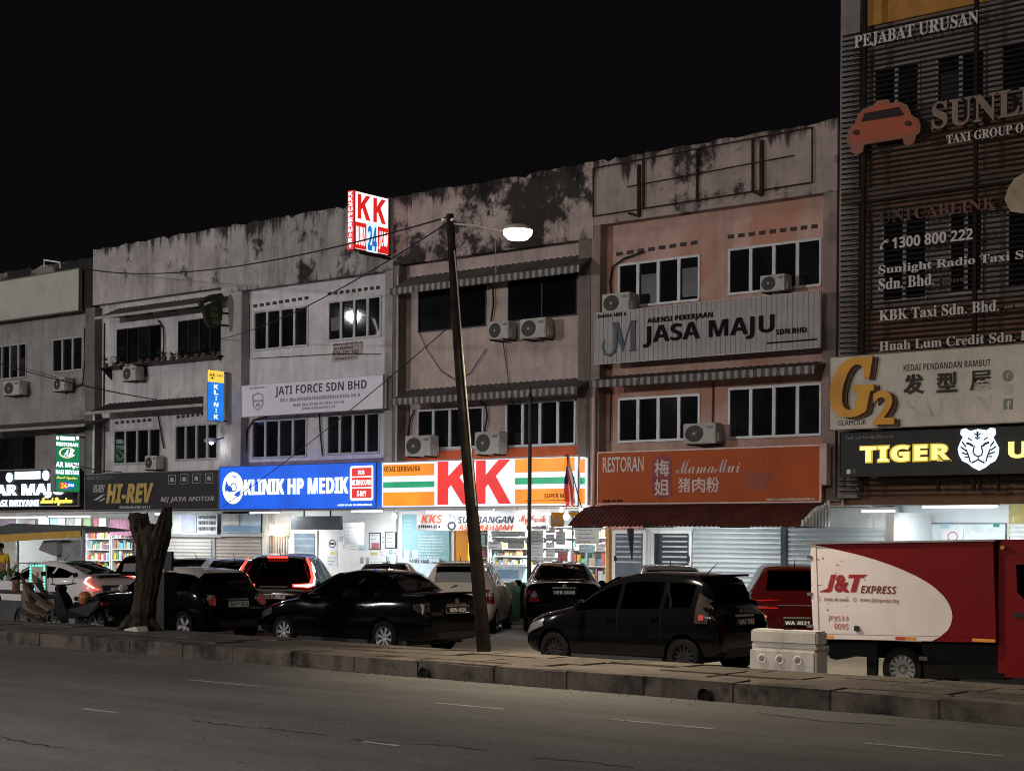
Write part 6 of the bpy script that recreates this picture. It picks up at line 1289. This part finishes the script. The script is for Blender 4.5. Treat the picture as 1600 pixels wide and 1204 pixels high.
# unseen street lamps across the road; far left pair added for facades, window reflection
for i, (x, y, pw) in enumerate(((-14, -1, 4100), (9, -4, 600), (-40.6, -3, 12500), (-63.84, -5, 5000))):
    t = thing('street_lamp', (x, y, ROADZ), 'tall street lamp across the road, %s of the camera' % (('left', 'right and behind', 'added far left', 'added farthest left, taller than the rest,')[i]), 'street lamp', 'street lamps across the road')
    up = 5.68 if i == 3 else 0
    MB().tube([(x, y, ROADZ), (x, y, 8.2 + up), (x, y + .4, 8.9 + up), (x, y + 1.8, 9.1 + up)], [.11, .08, .06, .05], 12).build('pole', pm('pole_steel', (.3, .3, .3), .5, .5), t)
    MB().bbox(x - .13, x + .13, y + 1.7, y + 2.4, 9.03 + up, 9.16 + up, .03).build('lamp_head', pm('pole_steel', (.3, .3, .3)), t); MB().box(x - .1, x + .1, y + 1.8, y + 2.35, 9.0 + up, 9.03 + up).build('lens', em('lamp_lens_b', (1, .88, .74), 20), t)
    point('lamp_glow', t, (x, y + 2.05, 8.85 + up), .45 if i < 3 else .28, pw, (1.0, .90, .80) if i < 2 else (1.0, .95, .94))
# flag pole and flag
YG = 29.3; pg = PlaneY(YG); fp = thing('flag_pole', (pg.uv(828, 900)[0], YG, 0), 'thin grey flag pole standing before the supermarket', 'pole')
x0, z1 = pg.uv(828.5, 622); MB().tube([(x0, YG, 0), (x0 + .0, YG, z1)], [.055, .042], 10).build('pole', pm('pole_grey_dark', (.07, .066, .066), .5, .4), fp); MB().rev([(0, -.05), (.07, -.04), (.05, .06), (.02, .12), (.015, .3), (0, .32)], (x0, YG, z1), 'z', 10).build('finial', M_black, fp)
YFl = YF - .6; pf = PlaneY(YFl); fg = thing('flag', (pf.uv(893, 790)[0], YFl, pf.uv(893, 795)[1]), 'limp striped red and white flag with a blue corner hanging at the supermarket sign', 'flag')
def cloth(name, col):
    m = bpy.data.materials.new(name); m.use_nodes = True; n = m.node_tree.nodes; l = m.node_tree.links; n.clear()
    a = n.new('ShaderNodeBsdfDiffuse'); b = n.new('ShaderNodeBsdfTranslucent'); a.inputs[0].default_value = b.inputs[0].default_value = (*col, 1); x = n.new('ShaderNodeMixShader'); x.inputs[0].default_value = .6; o = n.new('ShaderNodeOutputMaterial')
    l.new(a.outputs[0], x.inputs[1]); l.new(b.outputs[0], x.inputs[2]); l.new(x.outputs[0], o.inputs[0]); return m
FR_, FW_, FB_ = cloth('flag_red', (.70, .09, .08)), cloth('flag_white', (.85, .80, .78)), cloth('flag_blue', (.08, .09, .35))
NC, NR = 8, 14
def fpt(c, r):
    t = r / NR; wdt = 1.5 + 16 * t ** .8; x = 886.2 - 2.5 * t + wdt * c / NC + 1.2 * math.sin(t * 7 + c * .6); y = 711 + 78 * t + (2.5 * math.sin(c * 1.7) if r == NR else 0)
    return pf.w(*pf.uv(x, y), .05 * math.sin(c * 1.6 + t * 3))
for c in range(NC):
    mb = MB(); mb.v = [tuple(fpt(c + k, r)) for r in range(NR + 1) for k in (0, 1)]; mb.f = [(2 * r, 2 * r + 1, 2 * r + 3, 2 * r + 2) for r in range(NR)]
    mb.build('stripe', (FR_, FW_)[c % 2] if c > 1 else FR_, fg, smooth=True)
mb = MB(); mb.v = [tuple(fpt(k, r) + Vector((0, -.012, 0))) for r in range(3, 9) for k in (0, 1, 2, 3)]; mb.f = [(4 * r + k, 4 * r + k + 1, 4 * r + k + 5, 4 * r + k + 4) for r in range(5) for k in range(3)]; mb.build('blue_corner', FB_, fg, smooth=True)
MB().tube([pf.w(*pf.uv(885.5, 708), .0), pf.w(*pf.uv(904, 793), -.12)], .012, 6).build('staff', M_black, fg)
# wheelie bin
g = G(810, 975); bn = thing('wheelie_bin', g, 'green wheelie bin between the white hatchback and the black saloon', 'bin'); M_bin = pm('bin_green', (.035, .085, .055), .5, var=.15)
w0, w1, h = .21, .27, .93
MB().prism([(g.x - w0, g.y - w0, .09), (g.x + w0, g.y - w0, .09), (g.x + w0, g.y + w0, .09), (g.x - w0, g.y + w0, .09)], [(g.x - w1, g.y - w1, h), (g.x + w1, g.y - w1, h), (g.x + w1, g.y + w1, h), (g.x - w1, g.y + w1, h)]).build('body', M_bin, bn); MB().bbox(g.x - w1 - .03, g.x + w1 + .03, g.y - w1 - .04, g.y + w1 + .05, h + .002, h + .07, .02).build('lid', M_bin, bn)
for sg in (-1, 1): MB().cyl((g.x + sg * .22, g.y + .2, .09), (g.x + sg * .27, g.y + .2, .09), .09, 14).build('wheel', M_tyre, bn)
MB().cyl((g.x - .2, g.y + w1 + .06, h - .03), (g.x + .2, g.y + w1 + .06, h - .03), .015, 8).build('handle', M_bin, bn)
# white barrier
YB = 19.1; pb = PlaneY(YB); x0, z1 = pb.uv(1169, 982); x1 = pb.uv(1273, 990)[0]; ba = thing('barrier', ((x0 + x1) / 2, YB + .2, 0), 'dirty white road barrier with three round recesses beside the truck', 'barrier'); M_bar = pm('barrier_white', (.43, .41, .38), .7, var=.12, vs=4, dirt=(.25, .23, .21))
MB().bbox(x0, x1, YB + .06, YB + .36, z1 - .19, z1, .025).build('upper_body', M_bar, ba, smooth=40); MB().bbox(x0 + .01, x1 - .01, YB + .075, YB + .345, z1 - .25, z1 - .192, .01).build('groove_band', M_bar, ba); MB().bbox(x0, x1, YB + .03, YB + .39, .06, z1 - .252, .03).build('lower_body', M_bar, ba, smooth=40)
MB().bbox(x0 - .10, x0 + .2, YB - .0, YB + .42, .0, .14, .02).build('foot', M_bar, ba); MB().bbox(x1 - .2, x1 + .12, YB - .0, YB + .42, .0, .14, .02).build('foot', M_bar, ba); MB().box((x0 + x1) / 2 - .05, (x0 + x1) / 2 + .05, YB + .16, YB + .26, z1 - .02, z1 + .012).build('fill_cap', M_black, ba)
for f in (.2, .47, .74):
    c = Vector((x0 + (x1 - x0) * f, YB + .028, z1 - .40)); r_ = MB().rev([(.035, .002), (.05, -.006), (.065, -.006), (.075, .002)], c, 'y', 20).build('recess_rim', M_bar, ba, smooth=True); MB().rev([(0, .0005), (.036, .0005)], c, 'y', 16).build('recess', pm('recess_grey', (.20, .18, .165), .8), r_)  # darker disc inside each recess
q_ = G(1133, 1042, .2); bl = thing('kerb_block', (q_.x, 19.0, 0), 'small concrete block lying just left of the white barrier', 'block'); MB().bbox(q_.x - .22, q_.x + .18, 18.8, 19.1, 0, .31, .04).build('stone', M_bar, bl, smooth=40)
def barkmat():
    m, n, l, b = nodes('bark'); b.inputs['Roughness'].default_value = .95; b.inputs['Specular IOR Level'].default_value = .1
    f = noise(n, l, 5, 8, .75, stretch=(2.2, 2.2, .28)); g = noise(n, l, 2.3, 5, .7, vec=(4, 0, 1))
    c = mixc(n, l, ramp(n, l, g, .42, .62), ramp(n, l, f, .36, .66, (.005, .004, .0033), (.062, .048, .038)), ramp(n, l, f, .3, .7, (.008, .0062, .005), (.10, .08, .064)))
    l.new(c, b.inputs['Base Color']); bump(n, l, b, f, 1.0, .06); return m
# cut tree trunk
YK = 17.95; pk = PlaneY(YK); tk = thing('tree_stump', (pk.uv(220, 984)[0], YK, KERBZ - .02), 'rough sawn off tree trunk with one broken prong on the median', 'tree'); M_bark = barkmat()
GRV = [random.Random(5 + q).uniform(-1, .8) for q in range(41)]
def trunk(path, n, seed, name, cap_mat=None):
    r_ = random.Random(seed); ph = [(r_.uniform(0, 6.28), r_.choice((3, 5, 7, 9)), r_.uniform(.03, .10)) for _ in range(5)]; rings = []; P_ = []
    for (p, q) in zip(path, path[1:]):
        for k in range(6): t = k / 6; P_.append(tuple(p[i] + (q[i] - p[i]) * t for i in range(3)))
    P_.append(path[-1]); mb = MB(); vs = []
    for i, (px_, py_, w) in enumerate(P_):
        c = pk.w(*pk.uv(px_, py_)); rr = w / 2 / 86
        for k in range(n):
            a = 2 * math.pi * k / n; f = 1 + sum(am * math.sin(fr * a + ph_ + i * .12) for ph_, fr, am in ph) + r_.uniform(-.05, .05) + .09 * GRV[(k * 7 + (i // 9) * 3) % 41]
            vs.append(c + Vector((math.cos(a), math.sin(a), 0)) * rr * f + Vector((0, 0, (r_.uniform(-.10, .06) if i == len(P_) - 1 else 0))))
    m = len(P_); mb.add(vs, [(i * n + k, i * n + (k + 1) % n, (i + 1) * n + (k + 1) % n, (i + 1) * n + k) for i in range(m - 1) for k in range(n)] + [tuple((m - 1) * n + k for k in range(n))]); return mb.build(name, M_bark, tk, smooth=30)
trunk([(218, 990, 50), (221, 968, 38), (225, 940, 34), (231, 900, 36), (237, 862, 42), (237, 836, 40), (236, 822, 30)], 44, 3, 'trunk'); trunk([(229, 850, 32), (220, 828, 30), (216, 803, 26)], 22, 5, 'branch_stub'); trunk([(240, 872, 30), (248, 845, 28), (256, 818, 22), (261, 795, 13)], 26, 8, 'branch_stub')
for k, (a, l_) in enumerate(((2.6, .5), (.4, .4), (4.4, .55), (5.4, .4))): MB().tube([pk.w(pk.uv(219, 980)[0] + math.cos(a) * .15, pk.uv(219, 965)[1], -math.sin(a) * .15), pk.w(pk.uv(219, 984)[0] + math.cos(a) * l_, KERBZ + .01, -math.sin(a) * min(l_, .35))], [.11, .04], 8).build('root', M_bark, tk, smooth=True)
ub = thing('utility_box', (pk.uv(249, 960)[0], 18.9, 0), 'dark metal utility box tucked behind the tree stump', 'box'); pu = PlaneY(18.9); A = RC(pu, 238, 257, 893, 1000); M_ub = pm('box_dark_green', (.008, .0095, .0085), .5, var=.3)
MB().bbox(A[0], A[1], 18.9, 19.2, .0, A[3], .015).build('cabinet', M_ub, ub); A2 = RC(pu, 252, 265, 861, 891); MB().bbox(A2[0], A2[1], 18.95, 19.0, A2[2], A2[3], .008).build('plate', M_black, ub); MB().box(A2[0] + .02, A2[0] + .06, 18.96, 18.99, A[3] - .1, A2[2]).build('post', M_black, ub)
st_ = thing('stone', (pk.uv(232, 980)[0], 17.75, KERBZ), 'pale wedge shaped stone at the foot of the tree stump', 'stone'); A = [pk.uv(*p) for p in ((219, 981), (238, 977), (242, 987), (221, 989))]; MB().prism([(a, 17.6, b) for a, b in A], [(a, 17.82, b) for a, b in A]).build('block', M_bar, st_)
# table, can, LED board at the left
YT_ = 20.6; pT = PlaneY(YT_); A = RC(pT, -60, 49, 924, 931, 20); tb = thing('table', ((A[0] + A[1]) / 2, YT_ + .35, 0), 'dark worktable at the far left edge with a grey panel under it', 'table'); M_tb = pm('table_dark', (.02, .02, .021), .5, var=.3)
MB().bbox(A[0], A[1], YT_, YT_ + .7, A[3] - .05, A[3], .01).build('table_top', M_tb, tb); zt_ = A[3]; A3 = RC(pT, -60, 32, 938, 966, 20); MB().box(A3[0], A3[1], YT_ + .06, YT_ + .1, .12, A3[3]).build('front_panel', pm('panel_dull', (.04, .04, .042), .6, var=.4, vs=1.5), tb)
for x in (A[0] + .05, A[1] - .08):
    for y in (YT_ + .04, YT_ + .62): MB().box(x, x + .04, y, y + .04, 0, zt_ - .05).build('leg', M_black, tb)
cx, _ = pT.uv(13, 915); cn_ = thing('tin', (cx, YT_ + .2, zt_), 'dull red tin standing on the dark worktable', 'tin'); MB().rev([(0, 0), (.085, 0), (.085, .25), (.078, .26), (0, .255)], (cx, YT_ + .2, zt_), 'z', 16).build('can', pm('tin_red', (.14, .045, .035), .4), cn_)
lb = thing('led_board', (pT.uv(59, 920)[0], YT_ + .3, zt_), 'upright board framed with green LED dots on the worktable', 'sign'); pB = PlaneY(YT_ + .3); A = RC(pB, 49, 70, 884, 922); M_lbd = pm('board_beige', (.34, .31, .26), .6)
MB().bbox(A[0] - .04, A[1] + .04, YT_ + .3, YT_ + .34, zt_, A[3], .01).build('board', M_lbd, lb); dots = MB(); PQ(lb, pB, 57, 61, 893, 900, pm('print_brown', (.2, .1, .06), .7), 'print')
E_dot = em('led_green', (.10, 1.0, .50), 2.2)
for k in range(9):
    for px_ in (48.5, 70): q = pB.w(*pB.uv(px_, 884 + k * 4.6), .012); dots.rev([(0, -.022), (.024, -.012), (.024, .004)], q, 'y', 8)
for k in range(1, 5): q = pB.w(*pB.uv(48.5 + k * 4.3, 883), .012); dots.rev([(0, -.022), (.024, -.012), (.024, .004)], q, 'y', 8)
dots.build('led_dots', E_dot, lb)
q = pT.w(*pT.uv(43, 921)); fl = thing('lantern', (q.x, YT_ + .1, zt_), 'small blue glowing lantern on the worktable', 'lantern'); MB().rev([(0, 0), (.06, .02), (.07, .07), (.05, .12), (0, .13)], (q.x, YT_ + .1, zt_), 'z', 12).build('globe', em('lantern_blue', (.15, .5, 1.0), 2.5), fl, smooth=True)
MB().rev([(0, 0), (.05, 0), (.06, .012), (0, .012)], (q.x, YT_ + .1, zt_ - .0), 'z', 12).build('base', M_black, fl)
# motorcycles
def moto(label, px, py, Y, deg, bodym, seatm, extra=None):
    t = thing('motorcycle', (0, 0, 0), label, 'motorcycle', 'motorcycles parked behind the median'); r = .28
    for x in (-.62, .62):
        w = MB().rev([(r - .05, -.04), (r - .01, -.045), (r, 0), (r - .01, .045), (r - .05, .04), (r - .05, -.04)], (x, 0, r), 'y', 24).build('wheel', M_tyre, t, smooth=40); g = MB(); g.rev([(r - .06, -.02), (r - .045, -.02), (r - .045, .02), (r - .06, .02), (r - .06, -.02)], (x, 0, r), 'y', 24)
        for k in range(6): a = k * math.pi / 3; g.tube([(x, 0, r), (x + math.cos(a) * (r - .05), 0, r + math.sin(a) * (r - .05))], .012, 5)
        g.build('rim', M_rim, w)
    A = MB(); A.prism([(-.75, -.10, .62), (-.5, -.13, .45), (.05, -.13, .40), (.1, -.12, .55), (-.1, -.12, .72), (-.8, -.09, .78)], [(-.75, .10, .62), (-.5, .13, .45), (.05, .13, .40), (.1, .12, .55), (-.1, .12, .72), (-.8, .09, .78)]); A.build('tail_body', bodym, t)
    MB().prism([(.05, -.12, .30), (.38, -.14, .35), (.52, -.12, .78), (.42, -.10, .98), (.3, -.1, .80), (.1, -.12, .5)], [(.05, .12, .30), (.38, .14, .35), (.52, .12, .78), (.42, .10, .98), (.3, .1, .80), (.1, .12, .5)]).build('leg_shield', bodym, t)
    MB().bbox(-.78, -.02, -.12, .12, .74, .83, .035).build('seat', seatm, t, smooth=40); MB().bbox(.34, .52, -.11, .11, .90, 1.06, .04).build('headlamp_cowl', bodym, t, smooth=40); MB().rev([(0, .02), (.07, .012), (.075, 0)], (.525, 0, .96), 'x', 14).build('headlight', M_head, t)
    MB().tube([(.36, -.33, 1.08), (.40, -.12, 1.05), (.40, .12, 1.05), (.36, .33, 1.08)], .016, 6).build('handlebar', M_chrome, t)
    for sg in (-1, 1):
        MB().tube([(.44, sg * .09, .85), (.62, sg * .09, r)], .024, 6).build('fork', M_chrome, t); MB().tube([(.38, sg * .25, 1.08), (.36, sg * .30, 1.24)], .008, 5).build('mirror_stalk', M_black, t); MB().bbox(.34, .37, sg * .31 - .06, sg * .31 + .06, 1.2, 1.29, .012).build('mirror', M_black, t)
    MB().tube([(-.1, -.15, .32), (-.5, -.17, .33), (-.85, -.17, .42)], [.03, .045, .05], 8).build('exhaust', M_chrome, t); MB().bbox(-.15, .15, -.12, .12, .22, .42, .03).build('engine', pm('engine_grey', (.12, .12, .12), .5, .5), t); MB().bbox(-.86, -.78, -.08, .08, .66, .74, .015).build('tail_light', M_tail, t)
    if extra: extra(t)
    t.location = (pxX(px, py, Y), Y, 0); t.rotation_euler.z = R_(deg)
    return t
def tarp(t):                          # torn brown fairing panels hanging off the machine
    rt = random.Random(12)
    for (x0, z0, x1, z1, h, y) in ((-.72, .50, .05, .80, .13, .17), (-.60, .34, .20, .58, .12, .19), (-.30, .20, .42, .44, .10, .18), (.10, .78, .46, 1.10, .16, .15)):
        for sg in (-1, 1):
            A = [(x0, sg * y, z0), (x1, sg * (y - .03), z1), (x1 + .06, sg * (y - .02), z1 + h), ((x0 + x1) / 2, sg * (y + .04), (z0 + z1) / 2 + h * 1.25), (x0 - .03, sg * y, z0 + h * .8)]
            MB().prism(A, [(a, b + sg * .02, c - .01) for a, b, c in A]).build('fairing_panel', pm('fairing_brown', (.045, .031, .021), .55, var=.5, vs=4), t)
M_mb = pm('moto_black', (.003, .003, .0033), .25, spec=.2); M_ms = pm('moto_seat', (.004, .004, .004), .6, spec=.1)
moto('motorcycle with torn brown fairing panels next to the dark worktable', 62, 965, 19.6, 178, pm('moto_brown', (.09, .06, .045), .5), M_ms, tarp); mt2 = moto('black motorcycle parked between the brown panelled one and the tree stump', 118, 968, 19.5, 186, M_mb, M_ms)
hm = thing('helmet', (0, 0, 0), 'orange brown helmet resting on the black motorcycle', 'helmet'); q = PlaneY(19.5).w(*PlaneY(19.5).uv(133, 934)); hm.location = q; MB().rev([(0, .14), (.07, .125), (.12, .07), (.135, 0), (.125, -.08), (.10, -.12)], (0, 0, 0), 'z', 20).build('shell', pm('helmet_orange', (.30, .095, .03), .35, coat=.5), hm, smooth=True); MB().bbox(-.14, -.05, -.09, .09, -.05, .04, .02).build('visor', M_black, hm)
# person in yellow at the stall
def skin_body(pts, edges, rad, name, mat, parent, root=0):
    me = bpy.data.meshes.new(name); me.from_pydata(pts, edges, []); o = bpy.data.objects.new(name, me); COL.objects.link(o); sm = o.modifiers.new('s', 'SKIN'); o.modifiers.new('u', 'SUBSURF').levels = 2
    for i, v in enumerate(me.skin_vertices[0].data): v.radius = (rad[i], rad[i] * (.72 if i in (0, 1, 2) and name == 'shirt' else 1)); v.use_root = i == root
    dg = bpy.context.evaluated_depsgraph_get(); m2 = bpy.data.meshes.new_from_object(o.evaluated_get(dg)); o.modifiers.clear(); o.data = m2; m2.materials.clear(); m2.materials.append(mat); m2.shade_smooth(); o.parent = parent; ORG[o.name] = Vector((0, 0, 0)); return o
ps = thing('person', (pxX(1, 880, 28.6), 28.6, 0), 'person in a yellow shirt standing at the food stall, cut by the left edge', 'person', rz=R_(40))
skin_body([(0, 0, .92), (0, 0, 1.18), (0, 0, 1.40), (0, 0, 1.50), (0, -.01, 1.62), (0, -.01, 1.70), (-.19, 0, 1.39), (-.26, .0, 1.12), (-.24, -.16, .93), (-.22, -.24, .88), (.19, 0, 1.39), (.26, .0, 1.12), (.24, -.14, .92), (.22, -.22, .87), (-.10, 0, .86), (-.11, -.01, .48), (-.11, .02, .08), (-.11, -.14, .03), (.10, 0, .86), (.11, -.01, .48), (.11, .02, .08), (.11, -.14, .03)],
    [(0, 1), (1, 2), (2, 3), (3, 4), (4, 5), (2, 6), (6, 7), (7, 8), (8, 9), (2, 10), (10, 11), (11, 12), (12, 13), (0, 14), (14, 15), (15, 16), (16, 17), (0, 18), (18, 19), (19, 20), (20, 21)],
    [.15, .145, .15, .055, .085, .085, .065, .045, .034, .03, .065, .045, .034, .03, .10, .065, .045, .035, .10, .065, .045, .035], 'body', pm('skin_brown', (.22, .12, .075), .6), ps)
skin_body([(0, 0, .90), (0, 0, 1.18), (0, 0, 1.40), (-.19, 0, 1.40), (-.25, 0, 1.20), (.19, 0, 1.40), (.25, 0, 1.20)], [(0, 1), (1, 2), (2, 3), (3, 4), (2, 5), (5, 6)], [.185, .18, .18, .10, .075, .10, .075], 'shirt', pm('shirt_yellow', (.60, .38, .02), .8), ps)
skin_body([(0, 0, .93), (-.10, 0, .84), (-.11, -.01, .48), (-.11, .02, .12), (.10, 0, .84), (.11, -.01, .48), (.11, .02, .12)], [(0, 1), (1, 2), (2, 3), (0, 4), (4, 5), (5, 6)], [.17, .115, .085, .07, .115, .085, .07], 'trousers', pm('trousers_dark', (.02, .02, .025), .8), ps)
MB().rev([(0, .12), (.06, .11), (.095, .05), (.10, 0), (.085, -.05)], (0, .012, 1.68), 'z', 18).build('hair', pm('hair_black', (.01, .008, .007), .6), None, smooth=True).parent = ps
rb_ = thing('roof_bracket', P(69, 412, YF + .05) and (pxX(69, 412, YF - .02), YF - .02, P(69, 412, YF)[1]), 'bent white rail on the roof edge of the dim house at the left', 'bracket')
prb = PlaneY(YF - .02); MB().tube([prb.w(*prb.uv(*p)) for p in ((69, 417), (69, 406), (94, 410), (94, 419))], .025, 6).build('rail', M_white, rb_)
# plant ledges and floodlight on the motorcycle shop house
for lab, xl, xr, y, seed in (('small plant ledge at the left corner of the motorcycle shop house', 153, 188, 574, 3), ('long plant ledge below the two dark windows of the motorcycle shop house', 207, 342, 568, 5)):
    Yl = YW - .45; pl = PlaneY(Yl); u0, u1 = pl.uv(xl, y)[0], pl.uv(xr, y)[0]; z = pl.uv(xl, y)[1]; t = thing('plant_ledge', ((u0 + u1) / 2, YW - .2, z), lab, 'plant ledge', 'plant ledges'); MB().box(u0, u1, Yl, YW - .01, z - .04, z).build('shelf', M_black, t); r_ = random.Random(seed)
    for x in (u0 + .1, u1 - .12): MB().prism([(x, YW - .01, z - .04), (x, Yl + .02, z - .04), (x, YW - .01, z - .36)], [(x + .03, YW - .01, z - .04), (x + .03, Yl + .02, z - .04), (x + .03, YW - .01, z - .36)]).build('bracket', M_black, t)
    lf = MB(); n = int((u1 - u0) / .34)
    for k in range(n):
        x = u0 + .15 + (u1 - u0 - .3) * k / max(1, n - 1) + r_.uniform(-.06, .06); MB().rev([(0, 0), (.07, 0), (.09, .13), (0, .12)], (x, Yl + .2, z), 'z', 10).build('pot', pm('pot_dull', (.08, .05, .04), .8), t); hh = r_.choice((.12, .2, .35, .42))
        for j in range(22):
            a = r_.uniform(0, 6.28); q = Vector((x, Yl + .2, z + .12 + r_.uniform(0, hh))); d = Vector((math.cos(a), math.sin(a), r_.uniform(-.2, .8))) * r_.uniform(.08, .2); sd = Vector((-math.sin(a), math.cos(a), 0)) * .03; lf.add([q, q + d * .5 + sd, q + d, q + d * .5 - sd], [(0, 1, 2, 3)])
    lf.build('leaves', pm('leaf_dark', (.035, .045, .022), .7, var=.5, vs=7), t)
Yq = YF - .3; pq = PlaneY(Yq); q = pq.w(*pq.uv(330, 692)); fl = thing('floodlight', q, 'small lit floodlight on a bracket beside the blue clinic sign', 'floodlight'); MB().bbox(q.x - .22, q.x + .2, q.y - .1, q.y + .12, q.z + .02, q.z + .14, .03).build('housing', pm('housing_blue', (.30, .33, .45), .5), fl); MB().rev([(0, -.05), (.05, -.03), (.05, .02)], (q.x + .06, q.y - .04, q.z), 'z', 12).build('lens', em('flood_lens', (1, .98, .95), 8), fl); MB().tube([(q.x + .1, q.y + .1, q.z + .1), (q.x + .25, YW - .0, q.z + .25)], .02, 6).build('arm', M_black, fl); point('flood_glow', fl, (q.x + .06, q.y - .06, q.z - .14), .05, 10, (.9, .95, 1))
# drain pipes
def pipe(label, pts, r, mat, Y=YF - .04, cat='drain pipe', name='drain_pipe', group=None):
    pl = PlaneY(Y); q = [pl.w(*pl.uv(*p)) for p in pts]; t = thing(name, q[-1], label, cat, group); MB().tube(q, r, 8).build('pipe' if cat == 'drain pipe' else 'cable_run', mat, t, smooth=60); return t
M_pipe = pm('pipe_pale', (.42, .40, .38), .6, var=.2); M_pipep = pm('pipe_pink', (.52, .38, .33), .6, var=.2); M_cab = pm('cable_black', (.008, .008, .008), .6)
pipe('pale drain pipe down the left pilaster of the supermarket house', ((622, 430), (621, 560), (619, 722)), .03, M_pipe); pipe('thick pink drain pipe at the left end of the noodle restaurant sign', ((929, 600), (928, 700), (926, 800)), .05, M_pipep); pipe('thin brown pipe dropping between the lower salmon windows', ((1114, 596), (1113, 662)), .02, pm('pipe_brown', (.12, .05, .03), .6), YW - .03)
pipe('white corner strip at the left edge of the motorcycle shop house', ((147, 648), (146, 738)), .035, M_white, YF - .02); pipe('dark pipe down the wall left of the motorcycle shop house windows', ((163, 505), (162, 645)), .02, M_rust, YW - .03); pipe('dark pipe beside the lower left window of the motorcycle shop house', ((163, 655), (162, 738)), .025, pm('pipe_grey', (.10, .10, .11), .6), YW - .03)
for lab, pts in (('black hose curving from the lower left supermarket house window', ((648, 640), (641, 655), (637, 680))), ('black hose beside the lower supermarket house windows', ((750, 627), (759, 633), (761, 650), (757, 674))), ('black hose over the upper left salmon window', ((1006, 393), (975, 404), (957, 417), (953, 440), (955, 462))), ('thick black hose left of the lower clinic windows', ((418, 651), (396, 656), (386, 672), (384, 718))), ('thick black hose between the lower clinic windows', ((499, 646), (500, 670), (504, 712))),
    ('black hose between the upper dark windows of the motorcycle shop house', ((247, 500), (255, 512), (256, 535), (254, 560))), ('black cable beside the narrow window of the edge house', ((132, 512), (133, 560), (129, 600), (115, 606))), ('black hose dropping beside the lower motorcycle shop house window', ((247, 648), (251, 672), (256, 700))), ('black hose between the upper supermarket house windows', ((756, 437), (770, 450), (771, 475), (767, 502)))):
    pipe(lab, pts, .022, M_cab, YW - .06, 'hose', 'hose')
for lab, pts in (('thin cable drooping below the upper supermarket house window', ((655, 520), (668, 548), (690, 580), (712, 594), (735, 582), (760, 545))), ('thin cable falling between the supermarket house windows', ((786, 535), (792, 575), (797, 610), (803, 640), (812, 655))), ('thin cable running under the torn clinic house banner', ((390, 475), (390, 560), (450, 557), (520, 553), (595, 553))), ('thin cable framing the left lower salmon window', ((955, 600), (953, 690), (930, 697)))):
    pipe(lab, pts, .010, M_cab, YW - .05, 'cable', 'cable')
def span(label, p0, Y0, p1, Y1, sag, r=.014):
    a = PlaneY(Y0).w(*PlaneY(Y0).uv(*p0)); b = PlaneY(Y1).w(*PlaneY(Y1).uv(*p1)); n = 24; q = [a + (b - a) * (k / n) - Vector((0, 0, sag * 4 * (k / n) * (1 - k / n))) for k in range(n + 1)]; t = thing('cable', q[0], label, 'cable', 'overhead cables'); MB().tube(q, r, 5).build('wire', M_cab, t, smooth=True)
span('long overhead cable from the left house to the top of the lamp post', (124, 419), YF - .4, (704, 338), YP, .45); span('overhead cable slanting from the lamp post down to the clinic house pilaster', (344, 530), YF - .1, (704, 345), YP, .25, .012); span('thin cable slanting across the blue clinic sign up to the lamp post', (346, 792), YF - .5, (714, 500), YP, .12, .009); span('low cable sloping across the two left houses', (-20, 561), YF - .6, (245, 624), YF - .95, .12); span('cable between the left house and the motorcycle shop sign', (112, 725), YF - .6, (190, 737), YF - .4, .05)
# white sign fixed above the stump, seen behind it
paper('small white sign board seen above the tree stump', 207, 242, 800, 812, PW, YF - .1, seed=77)
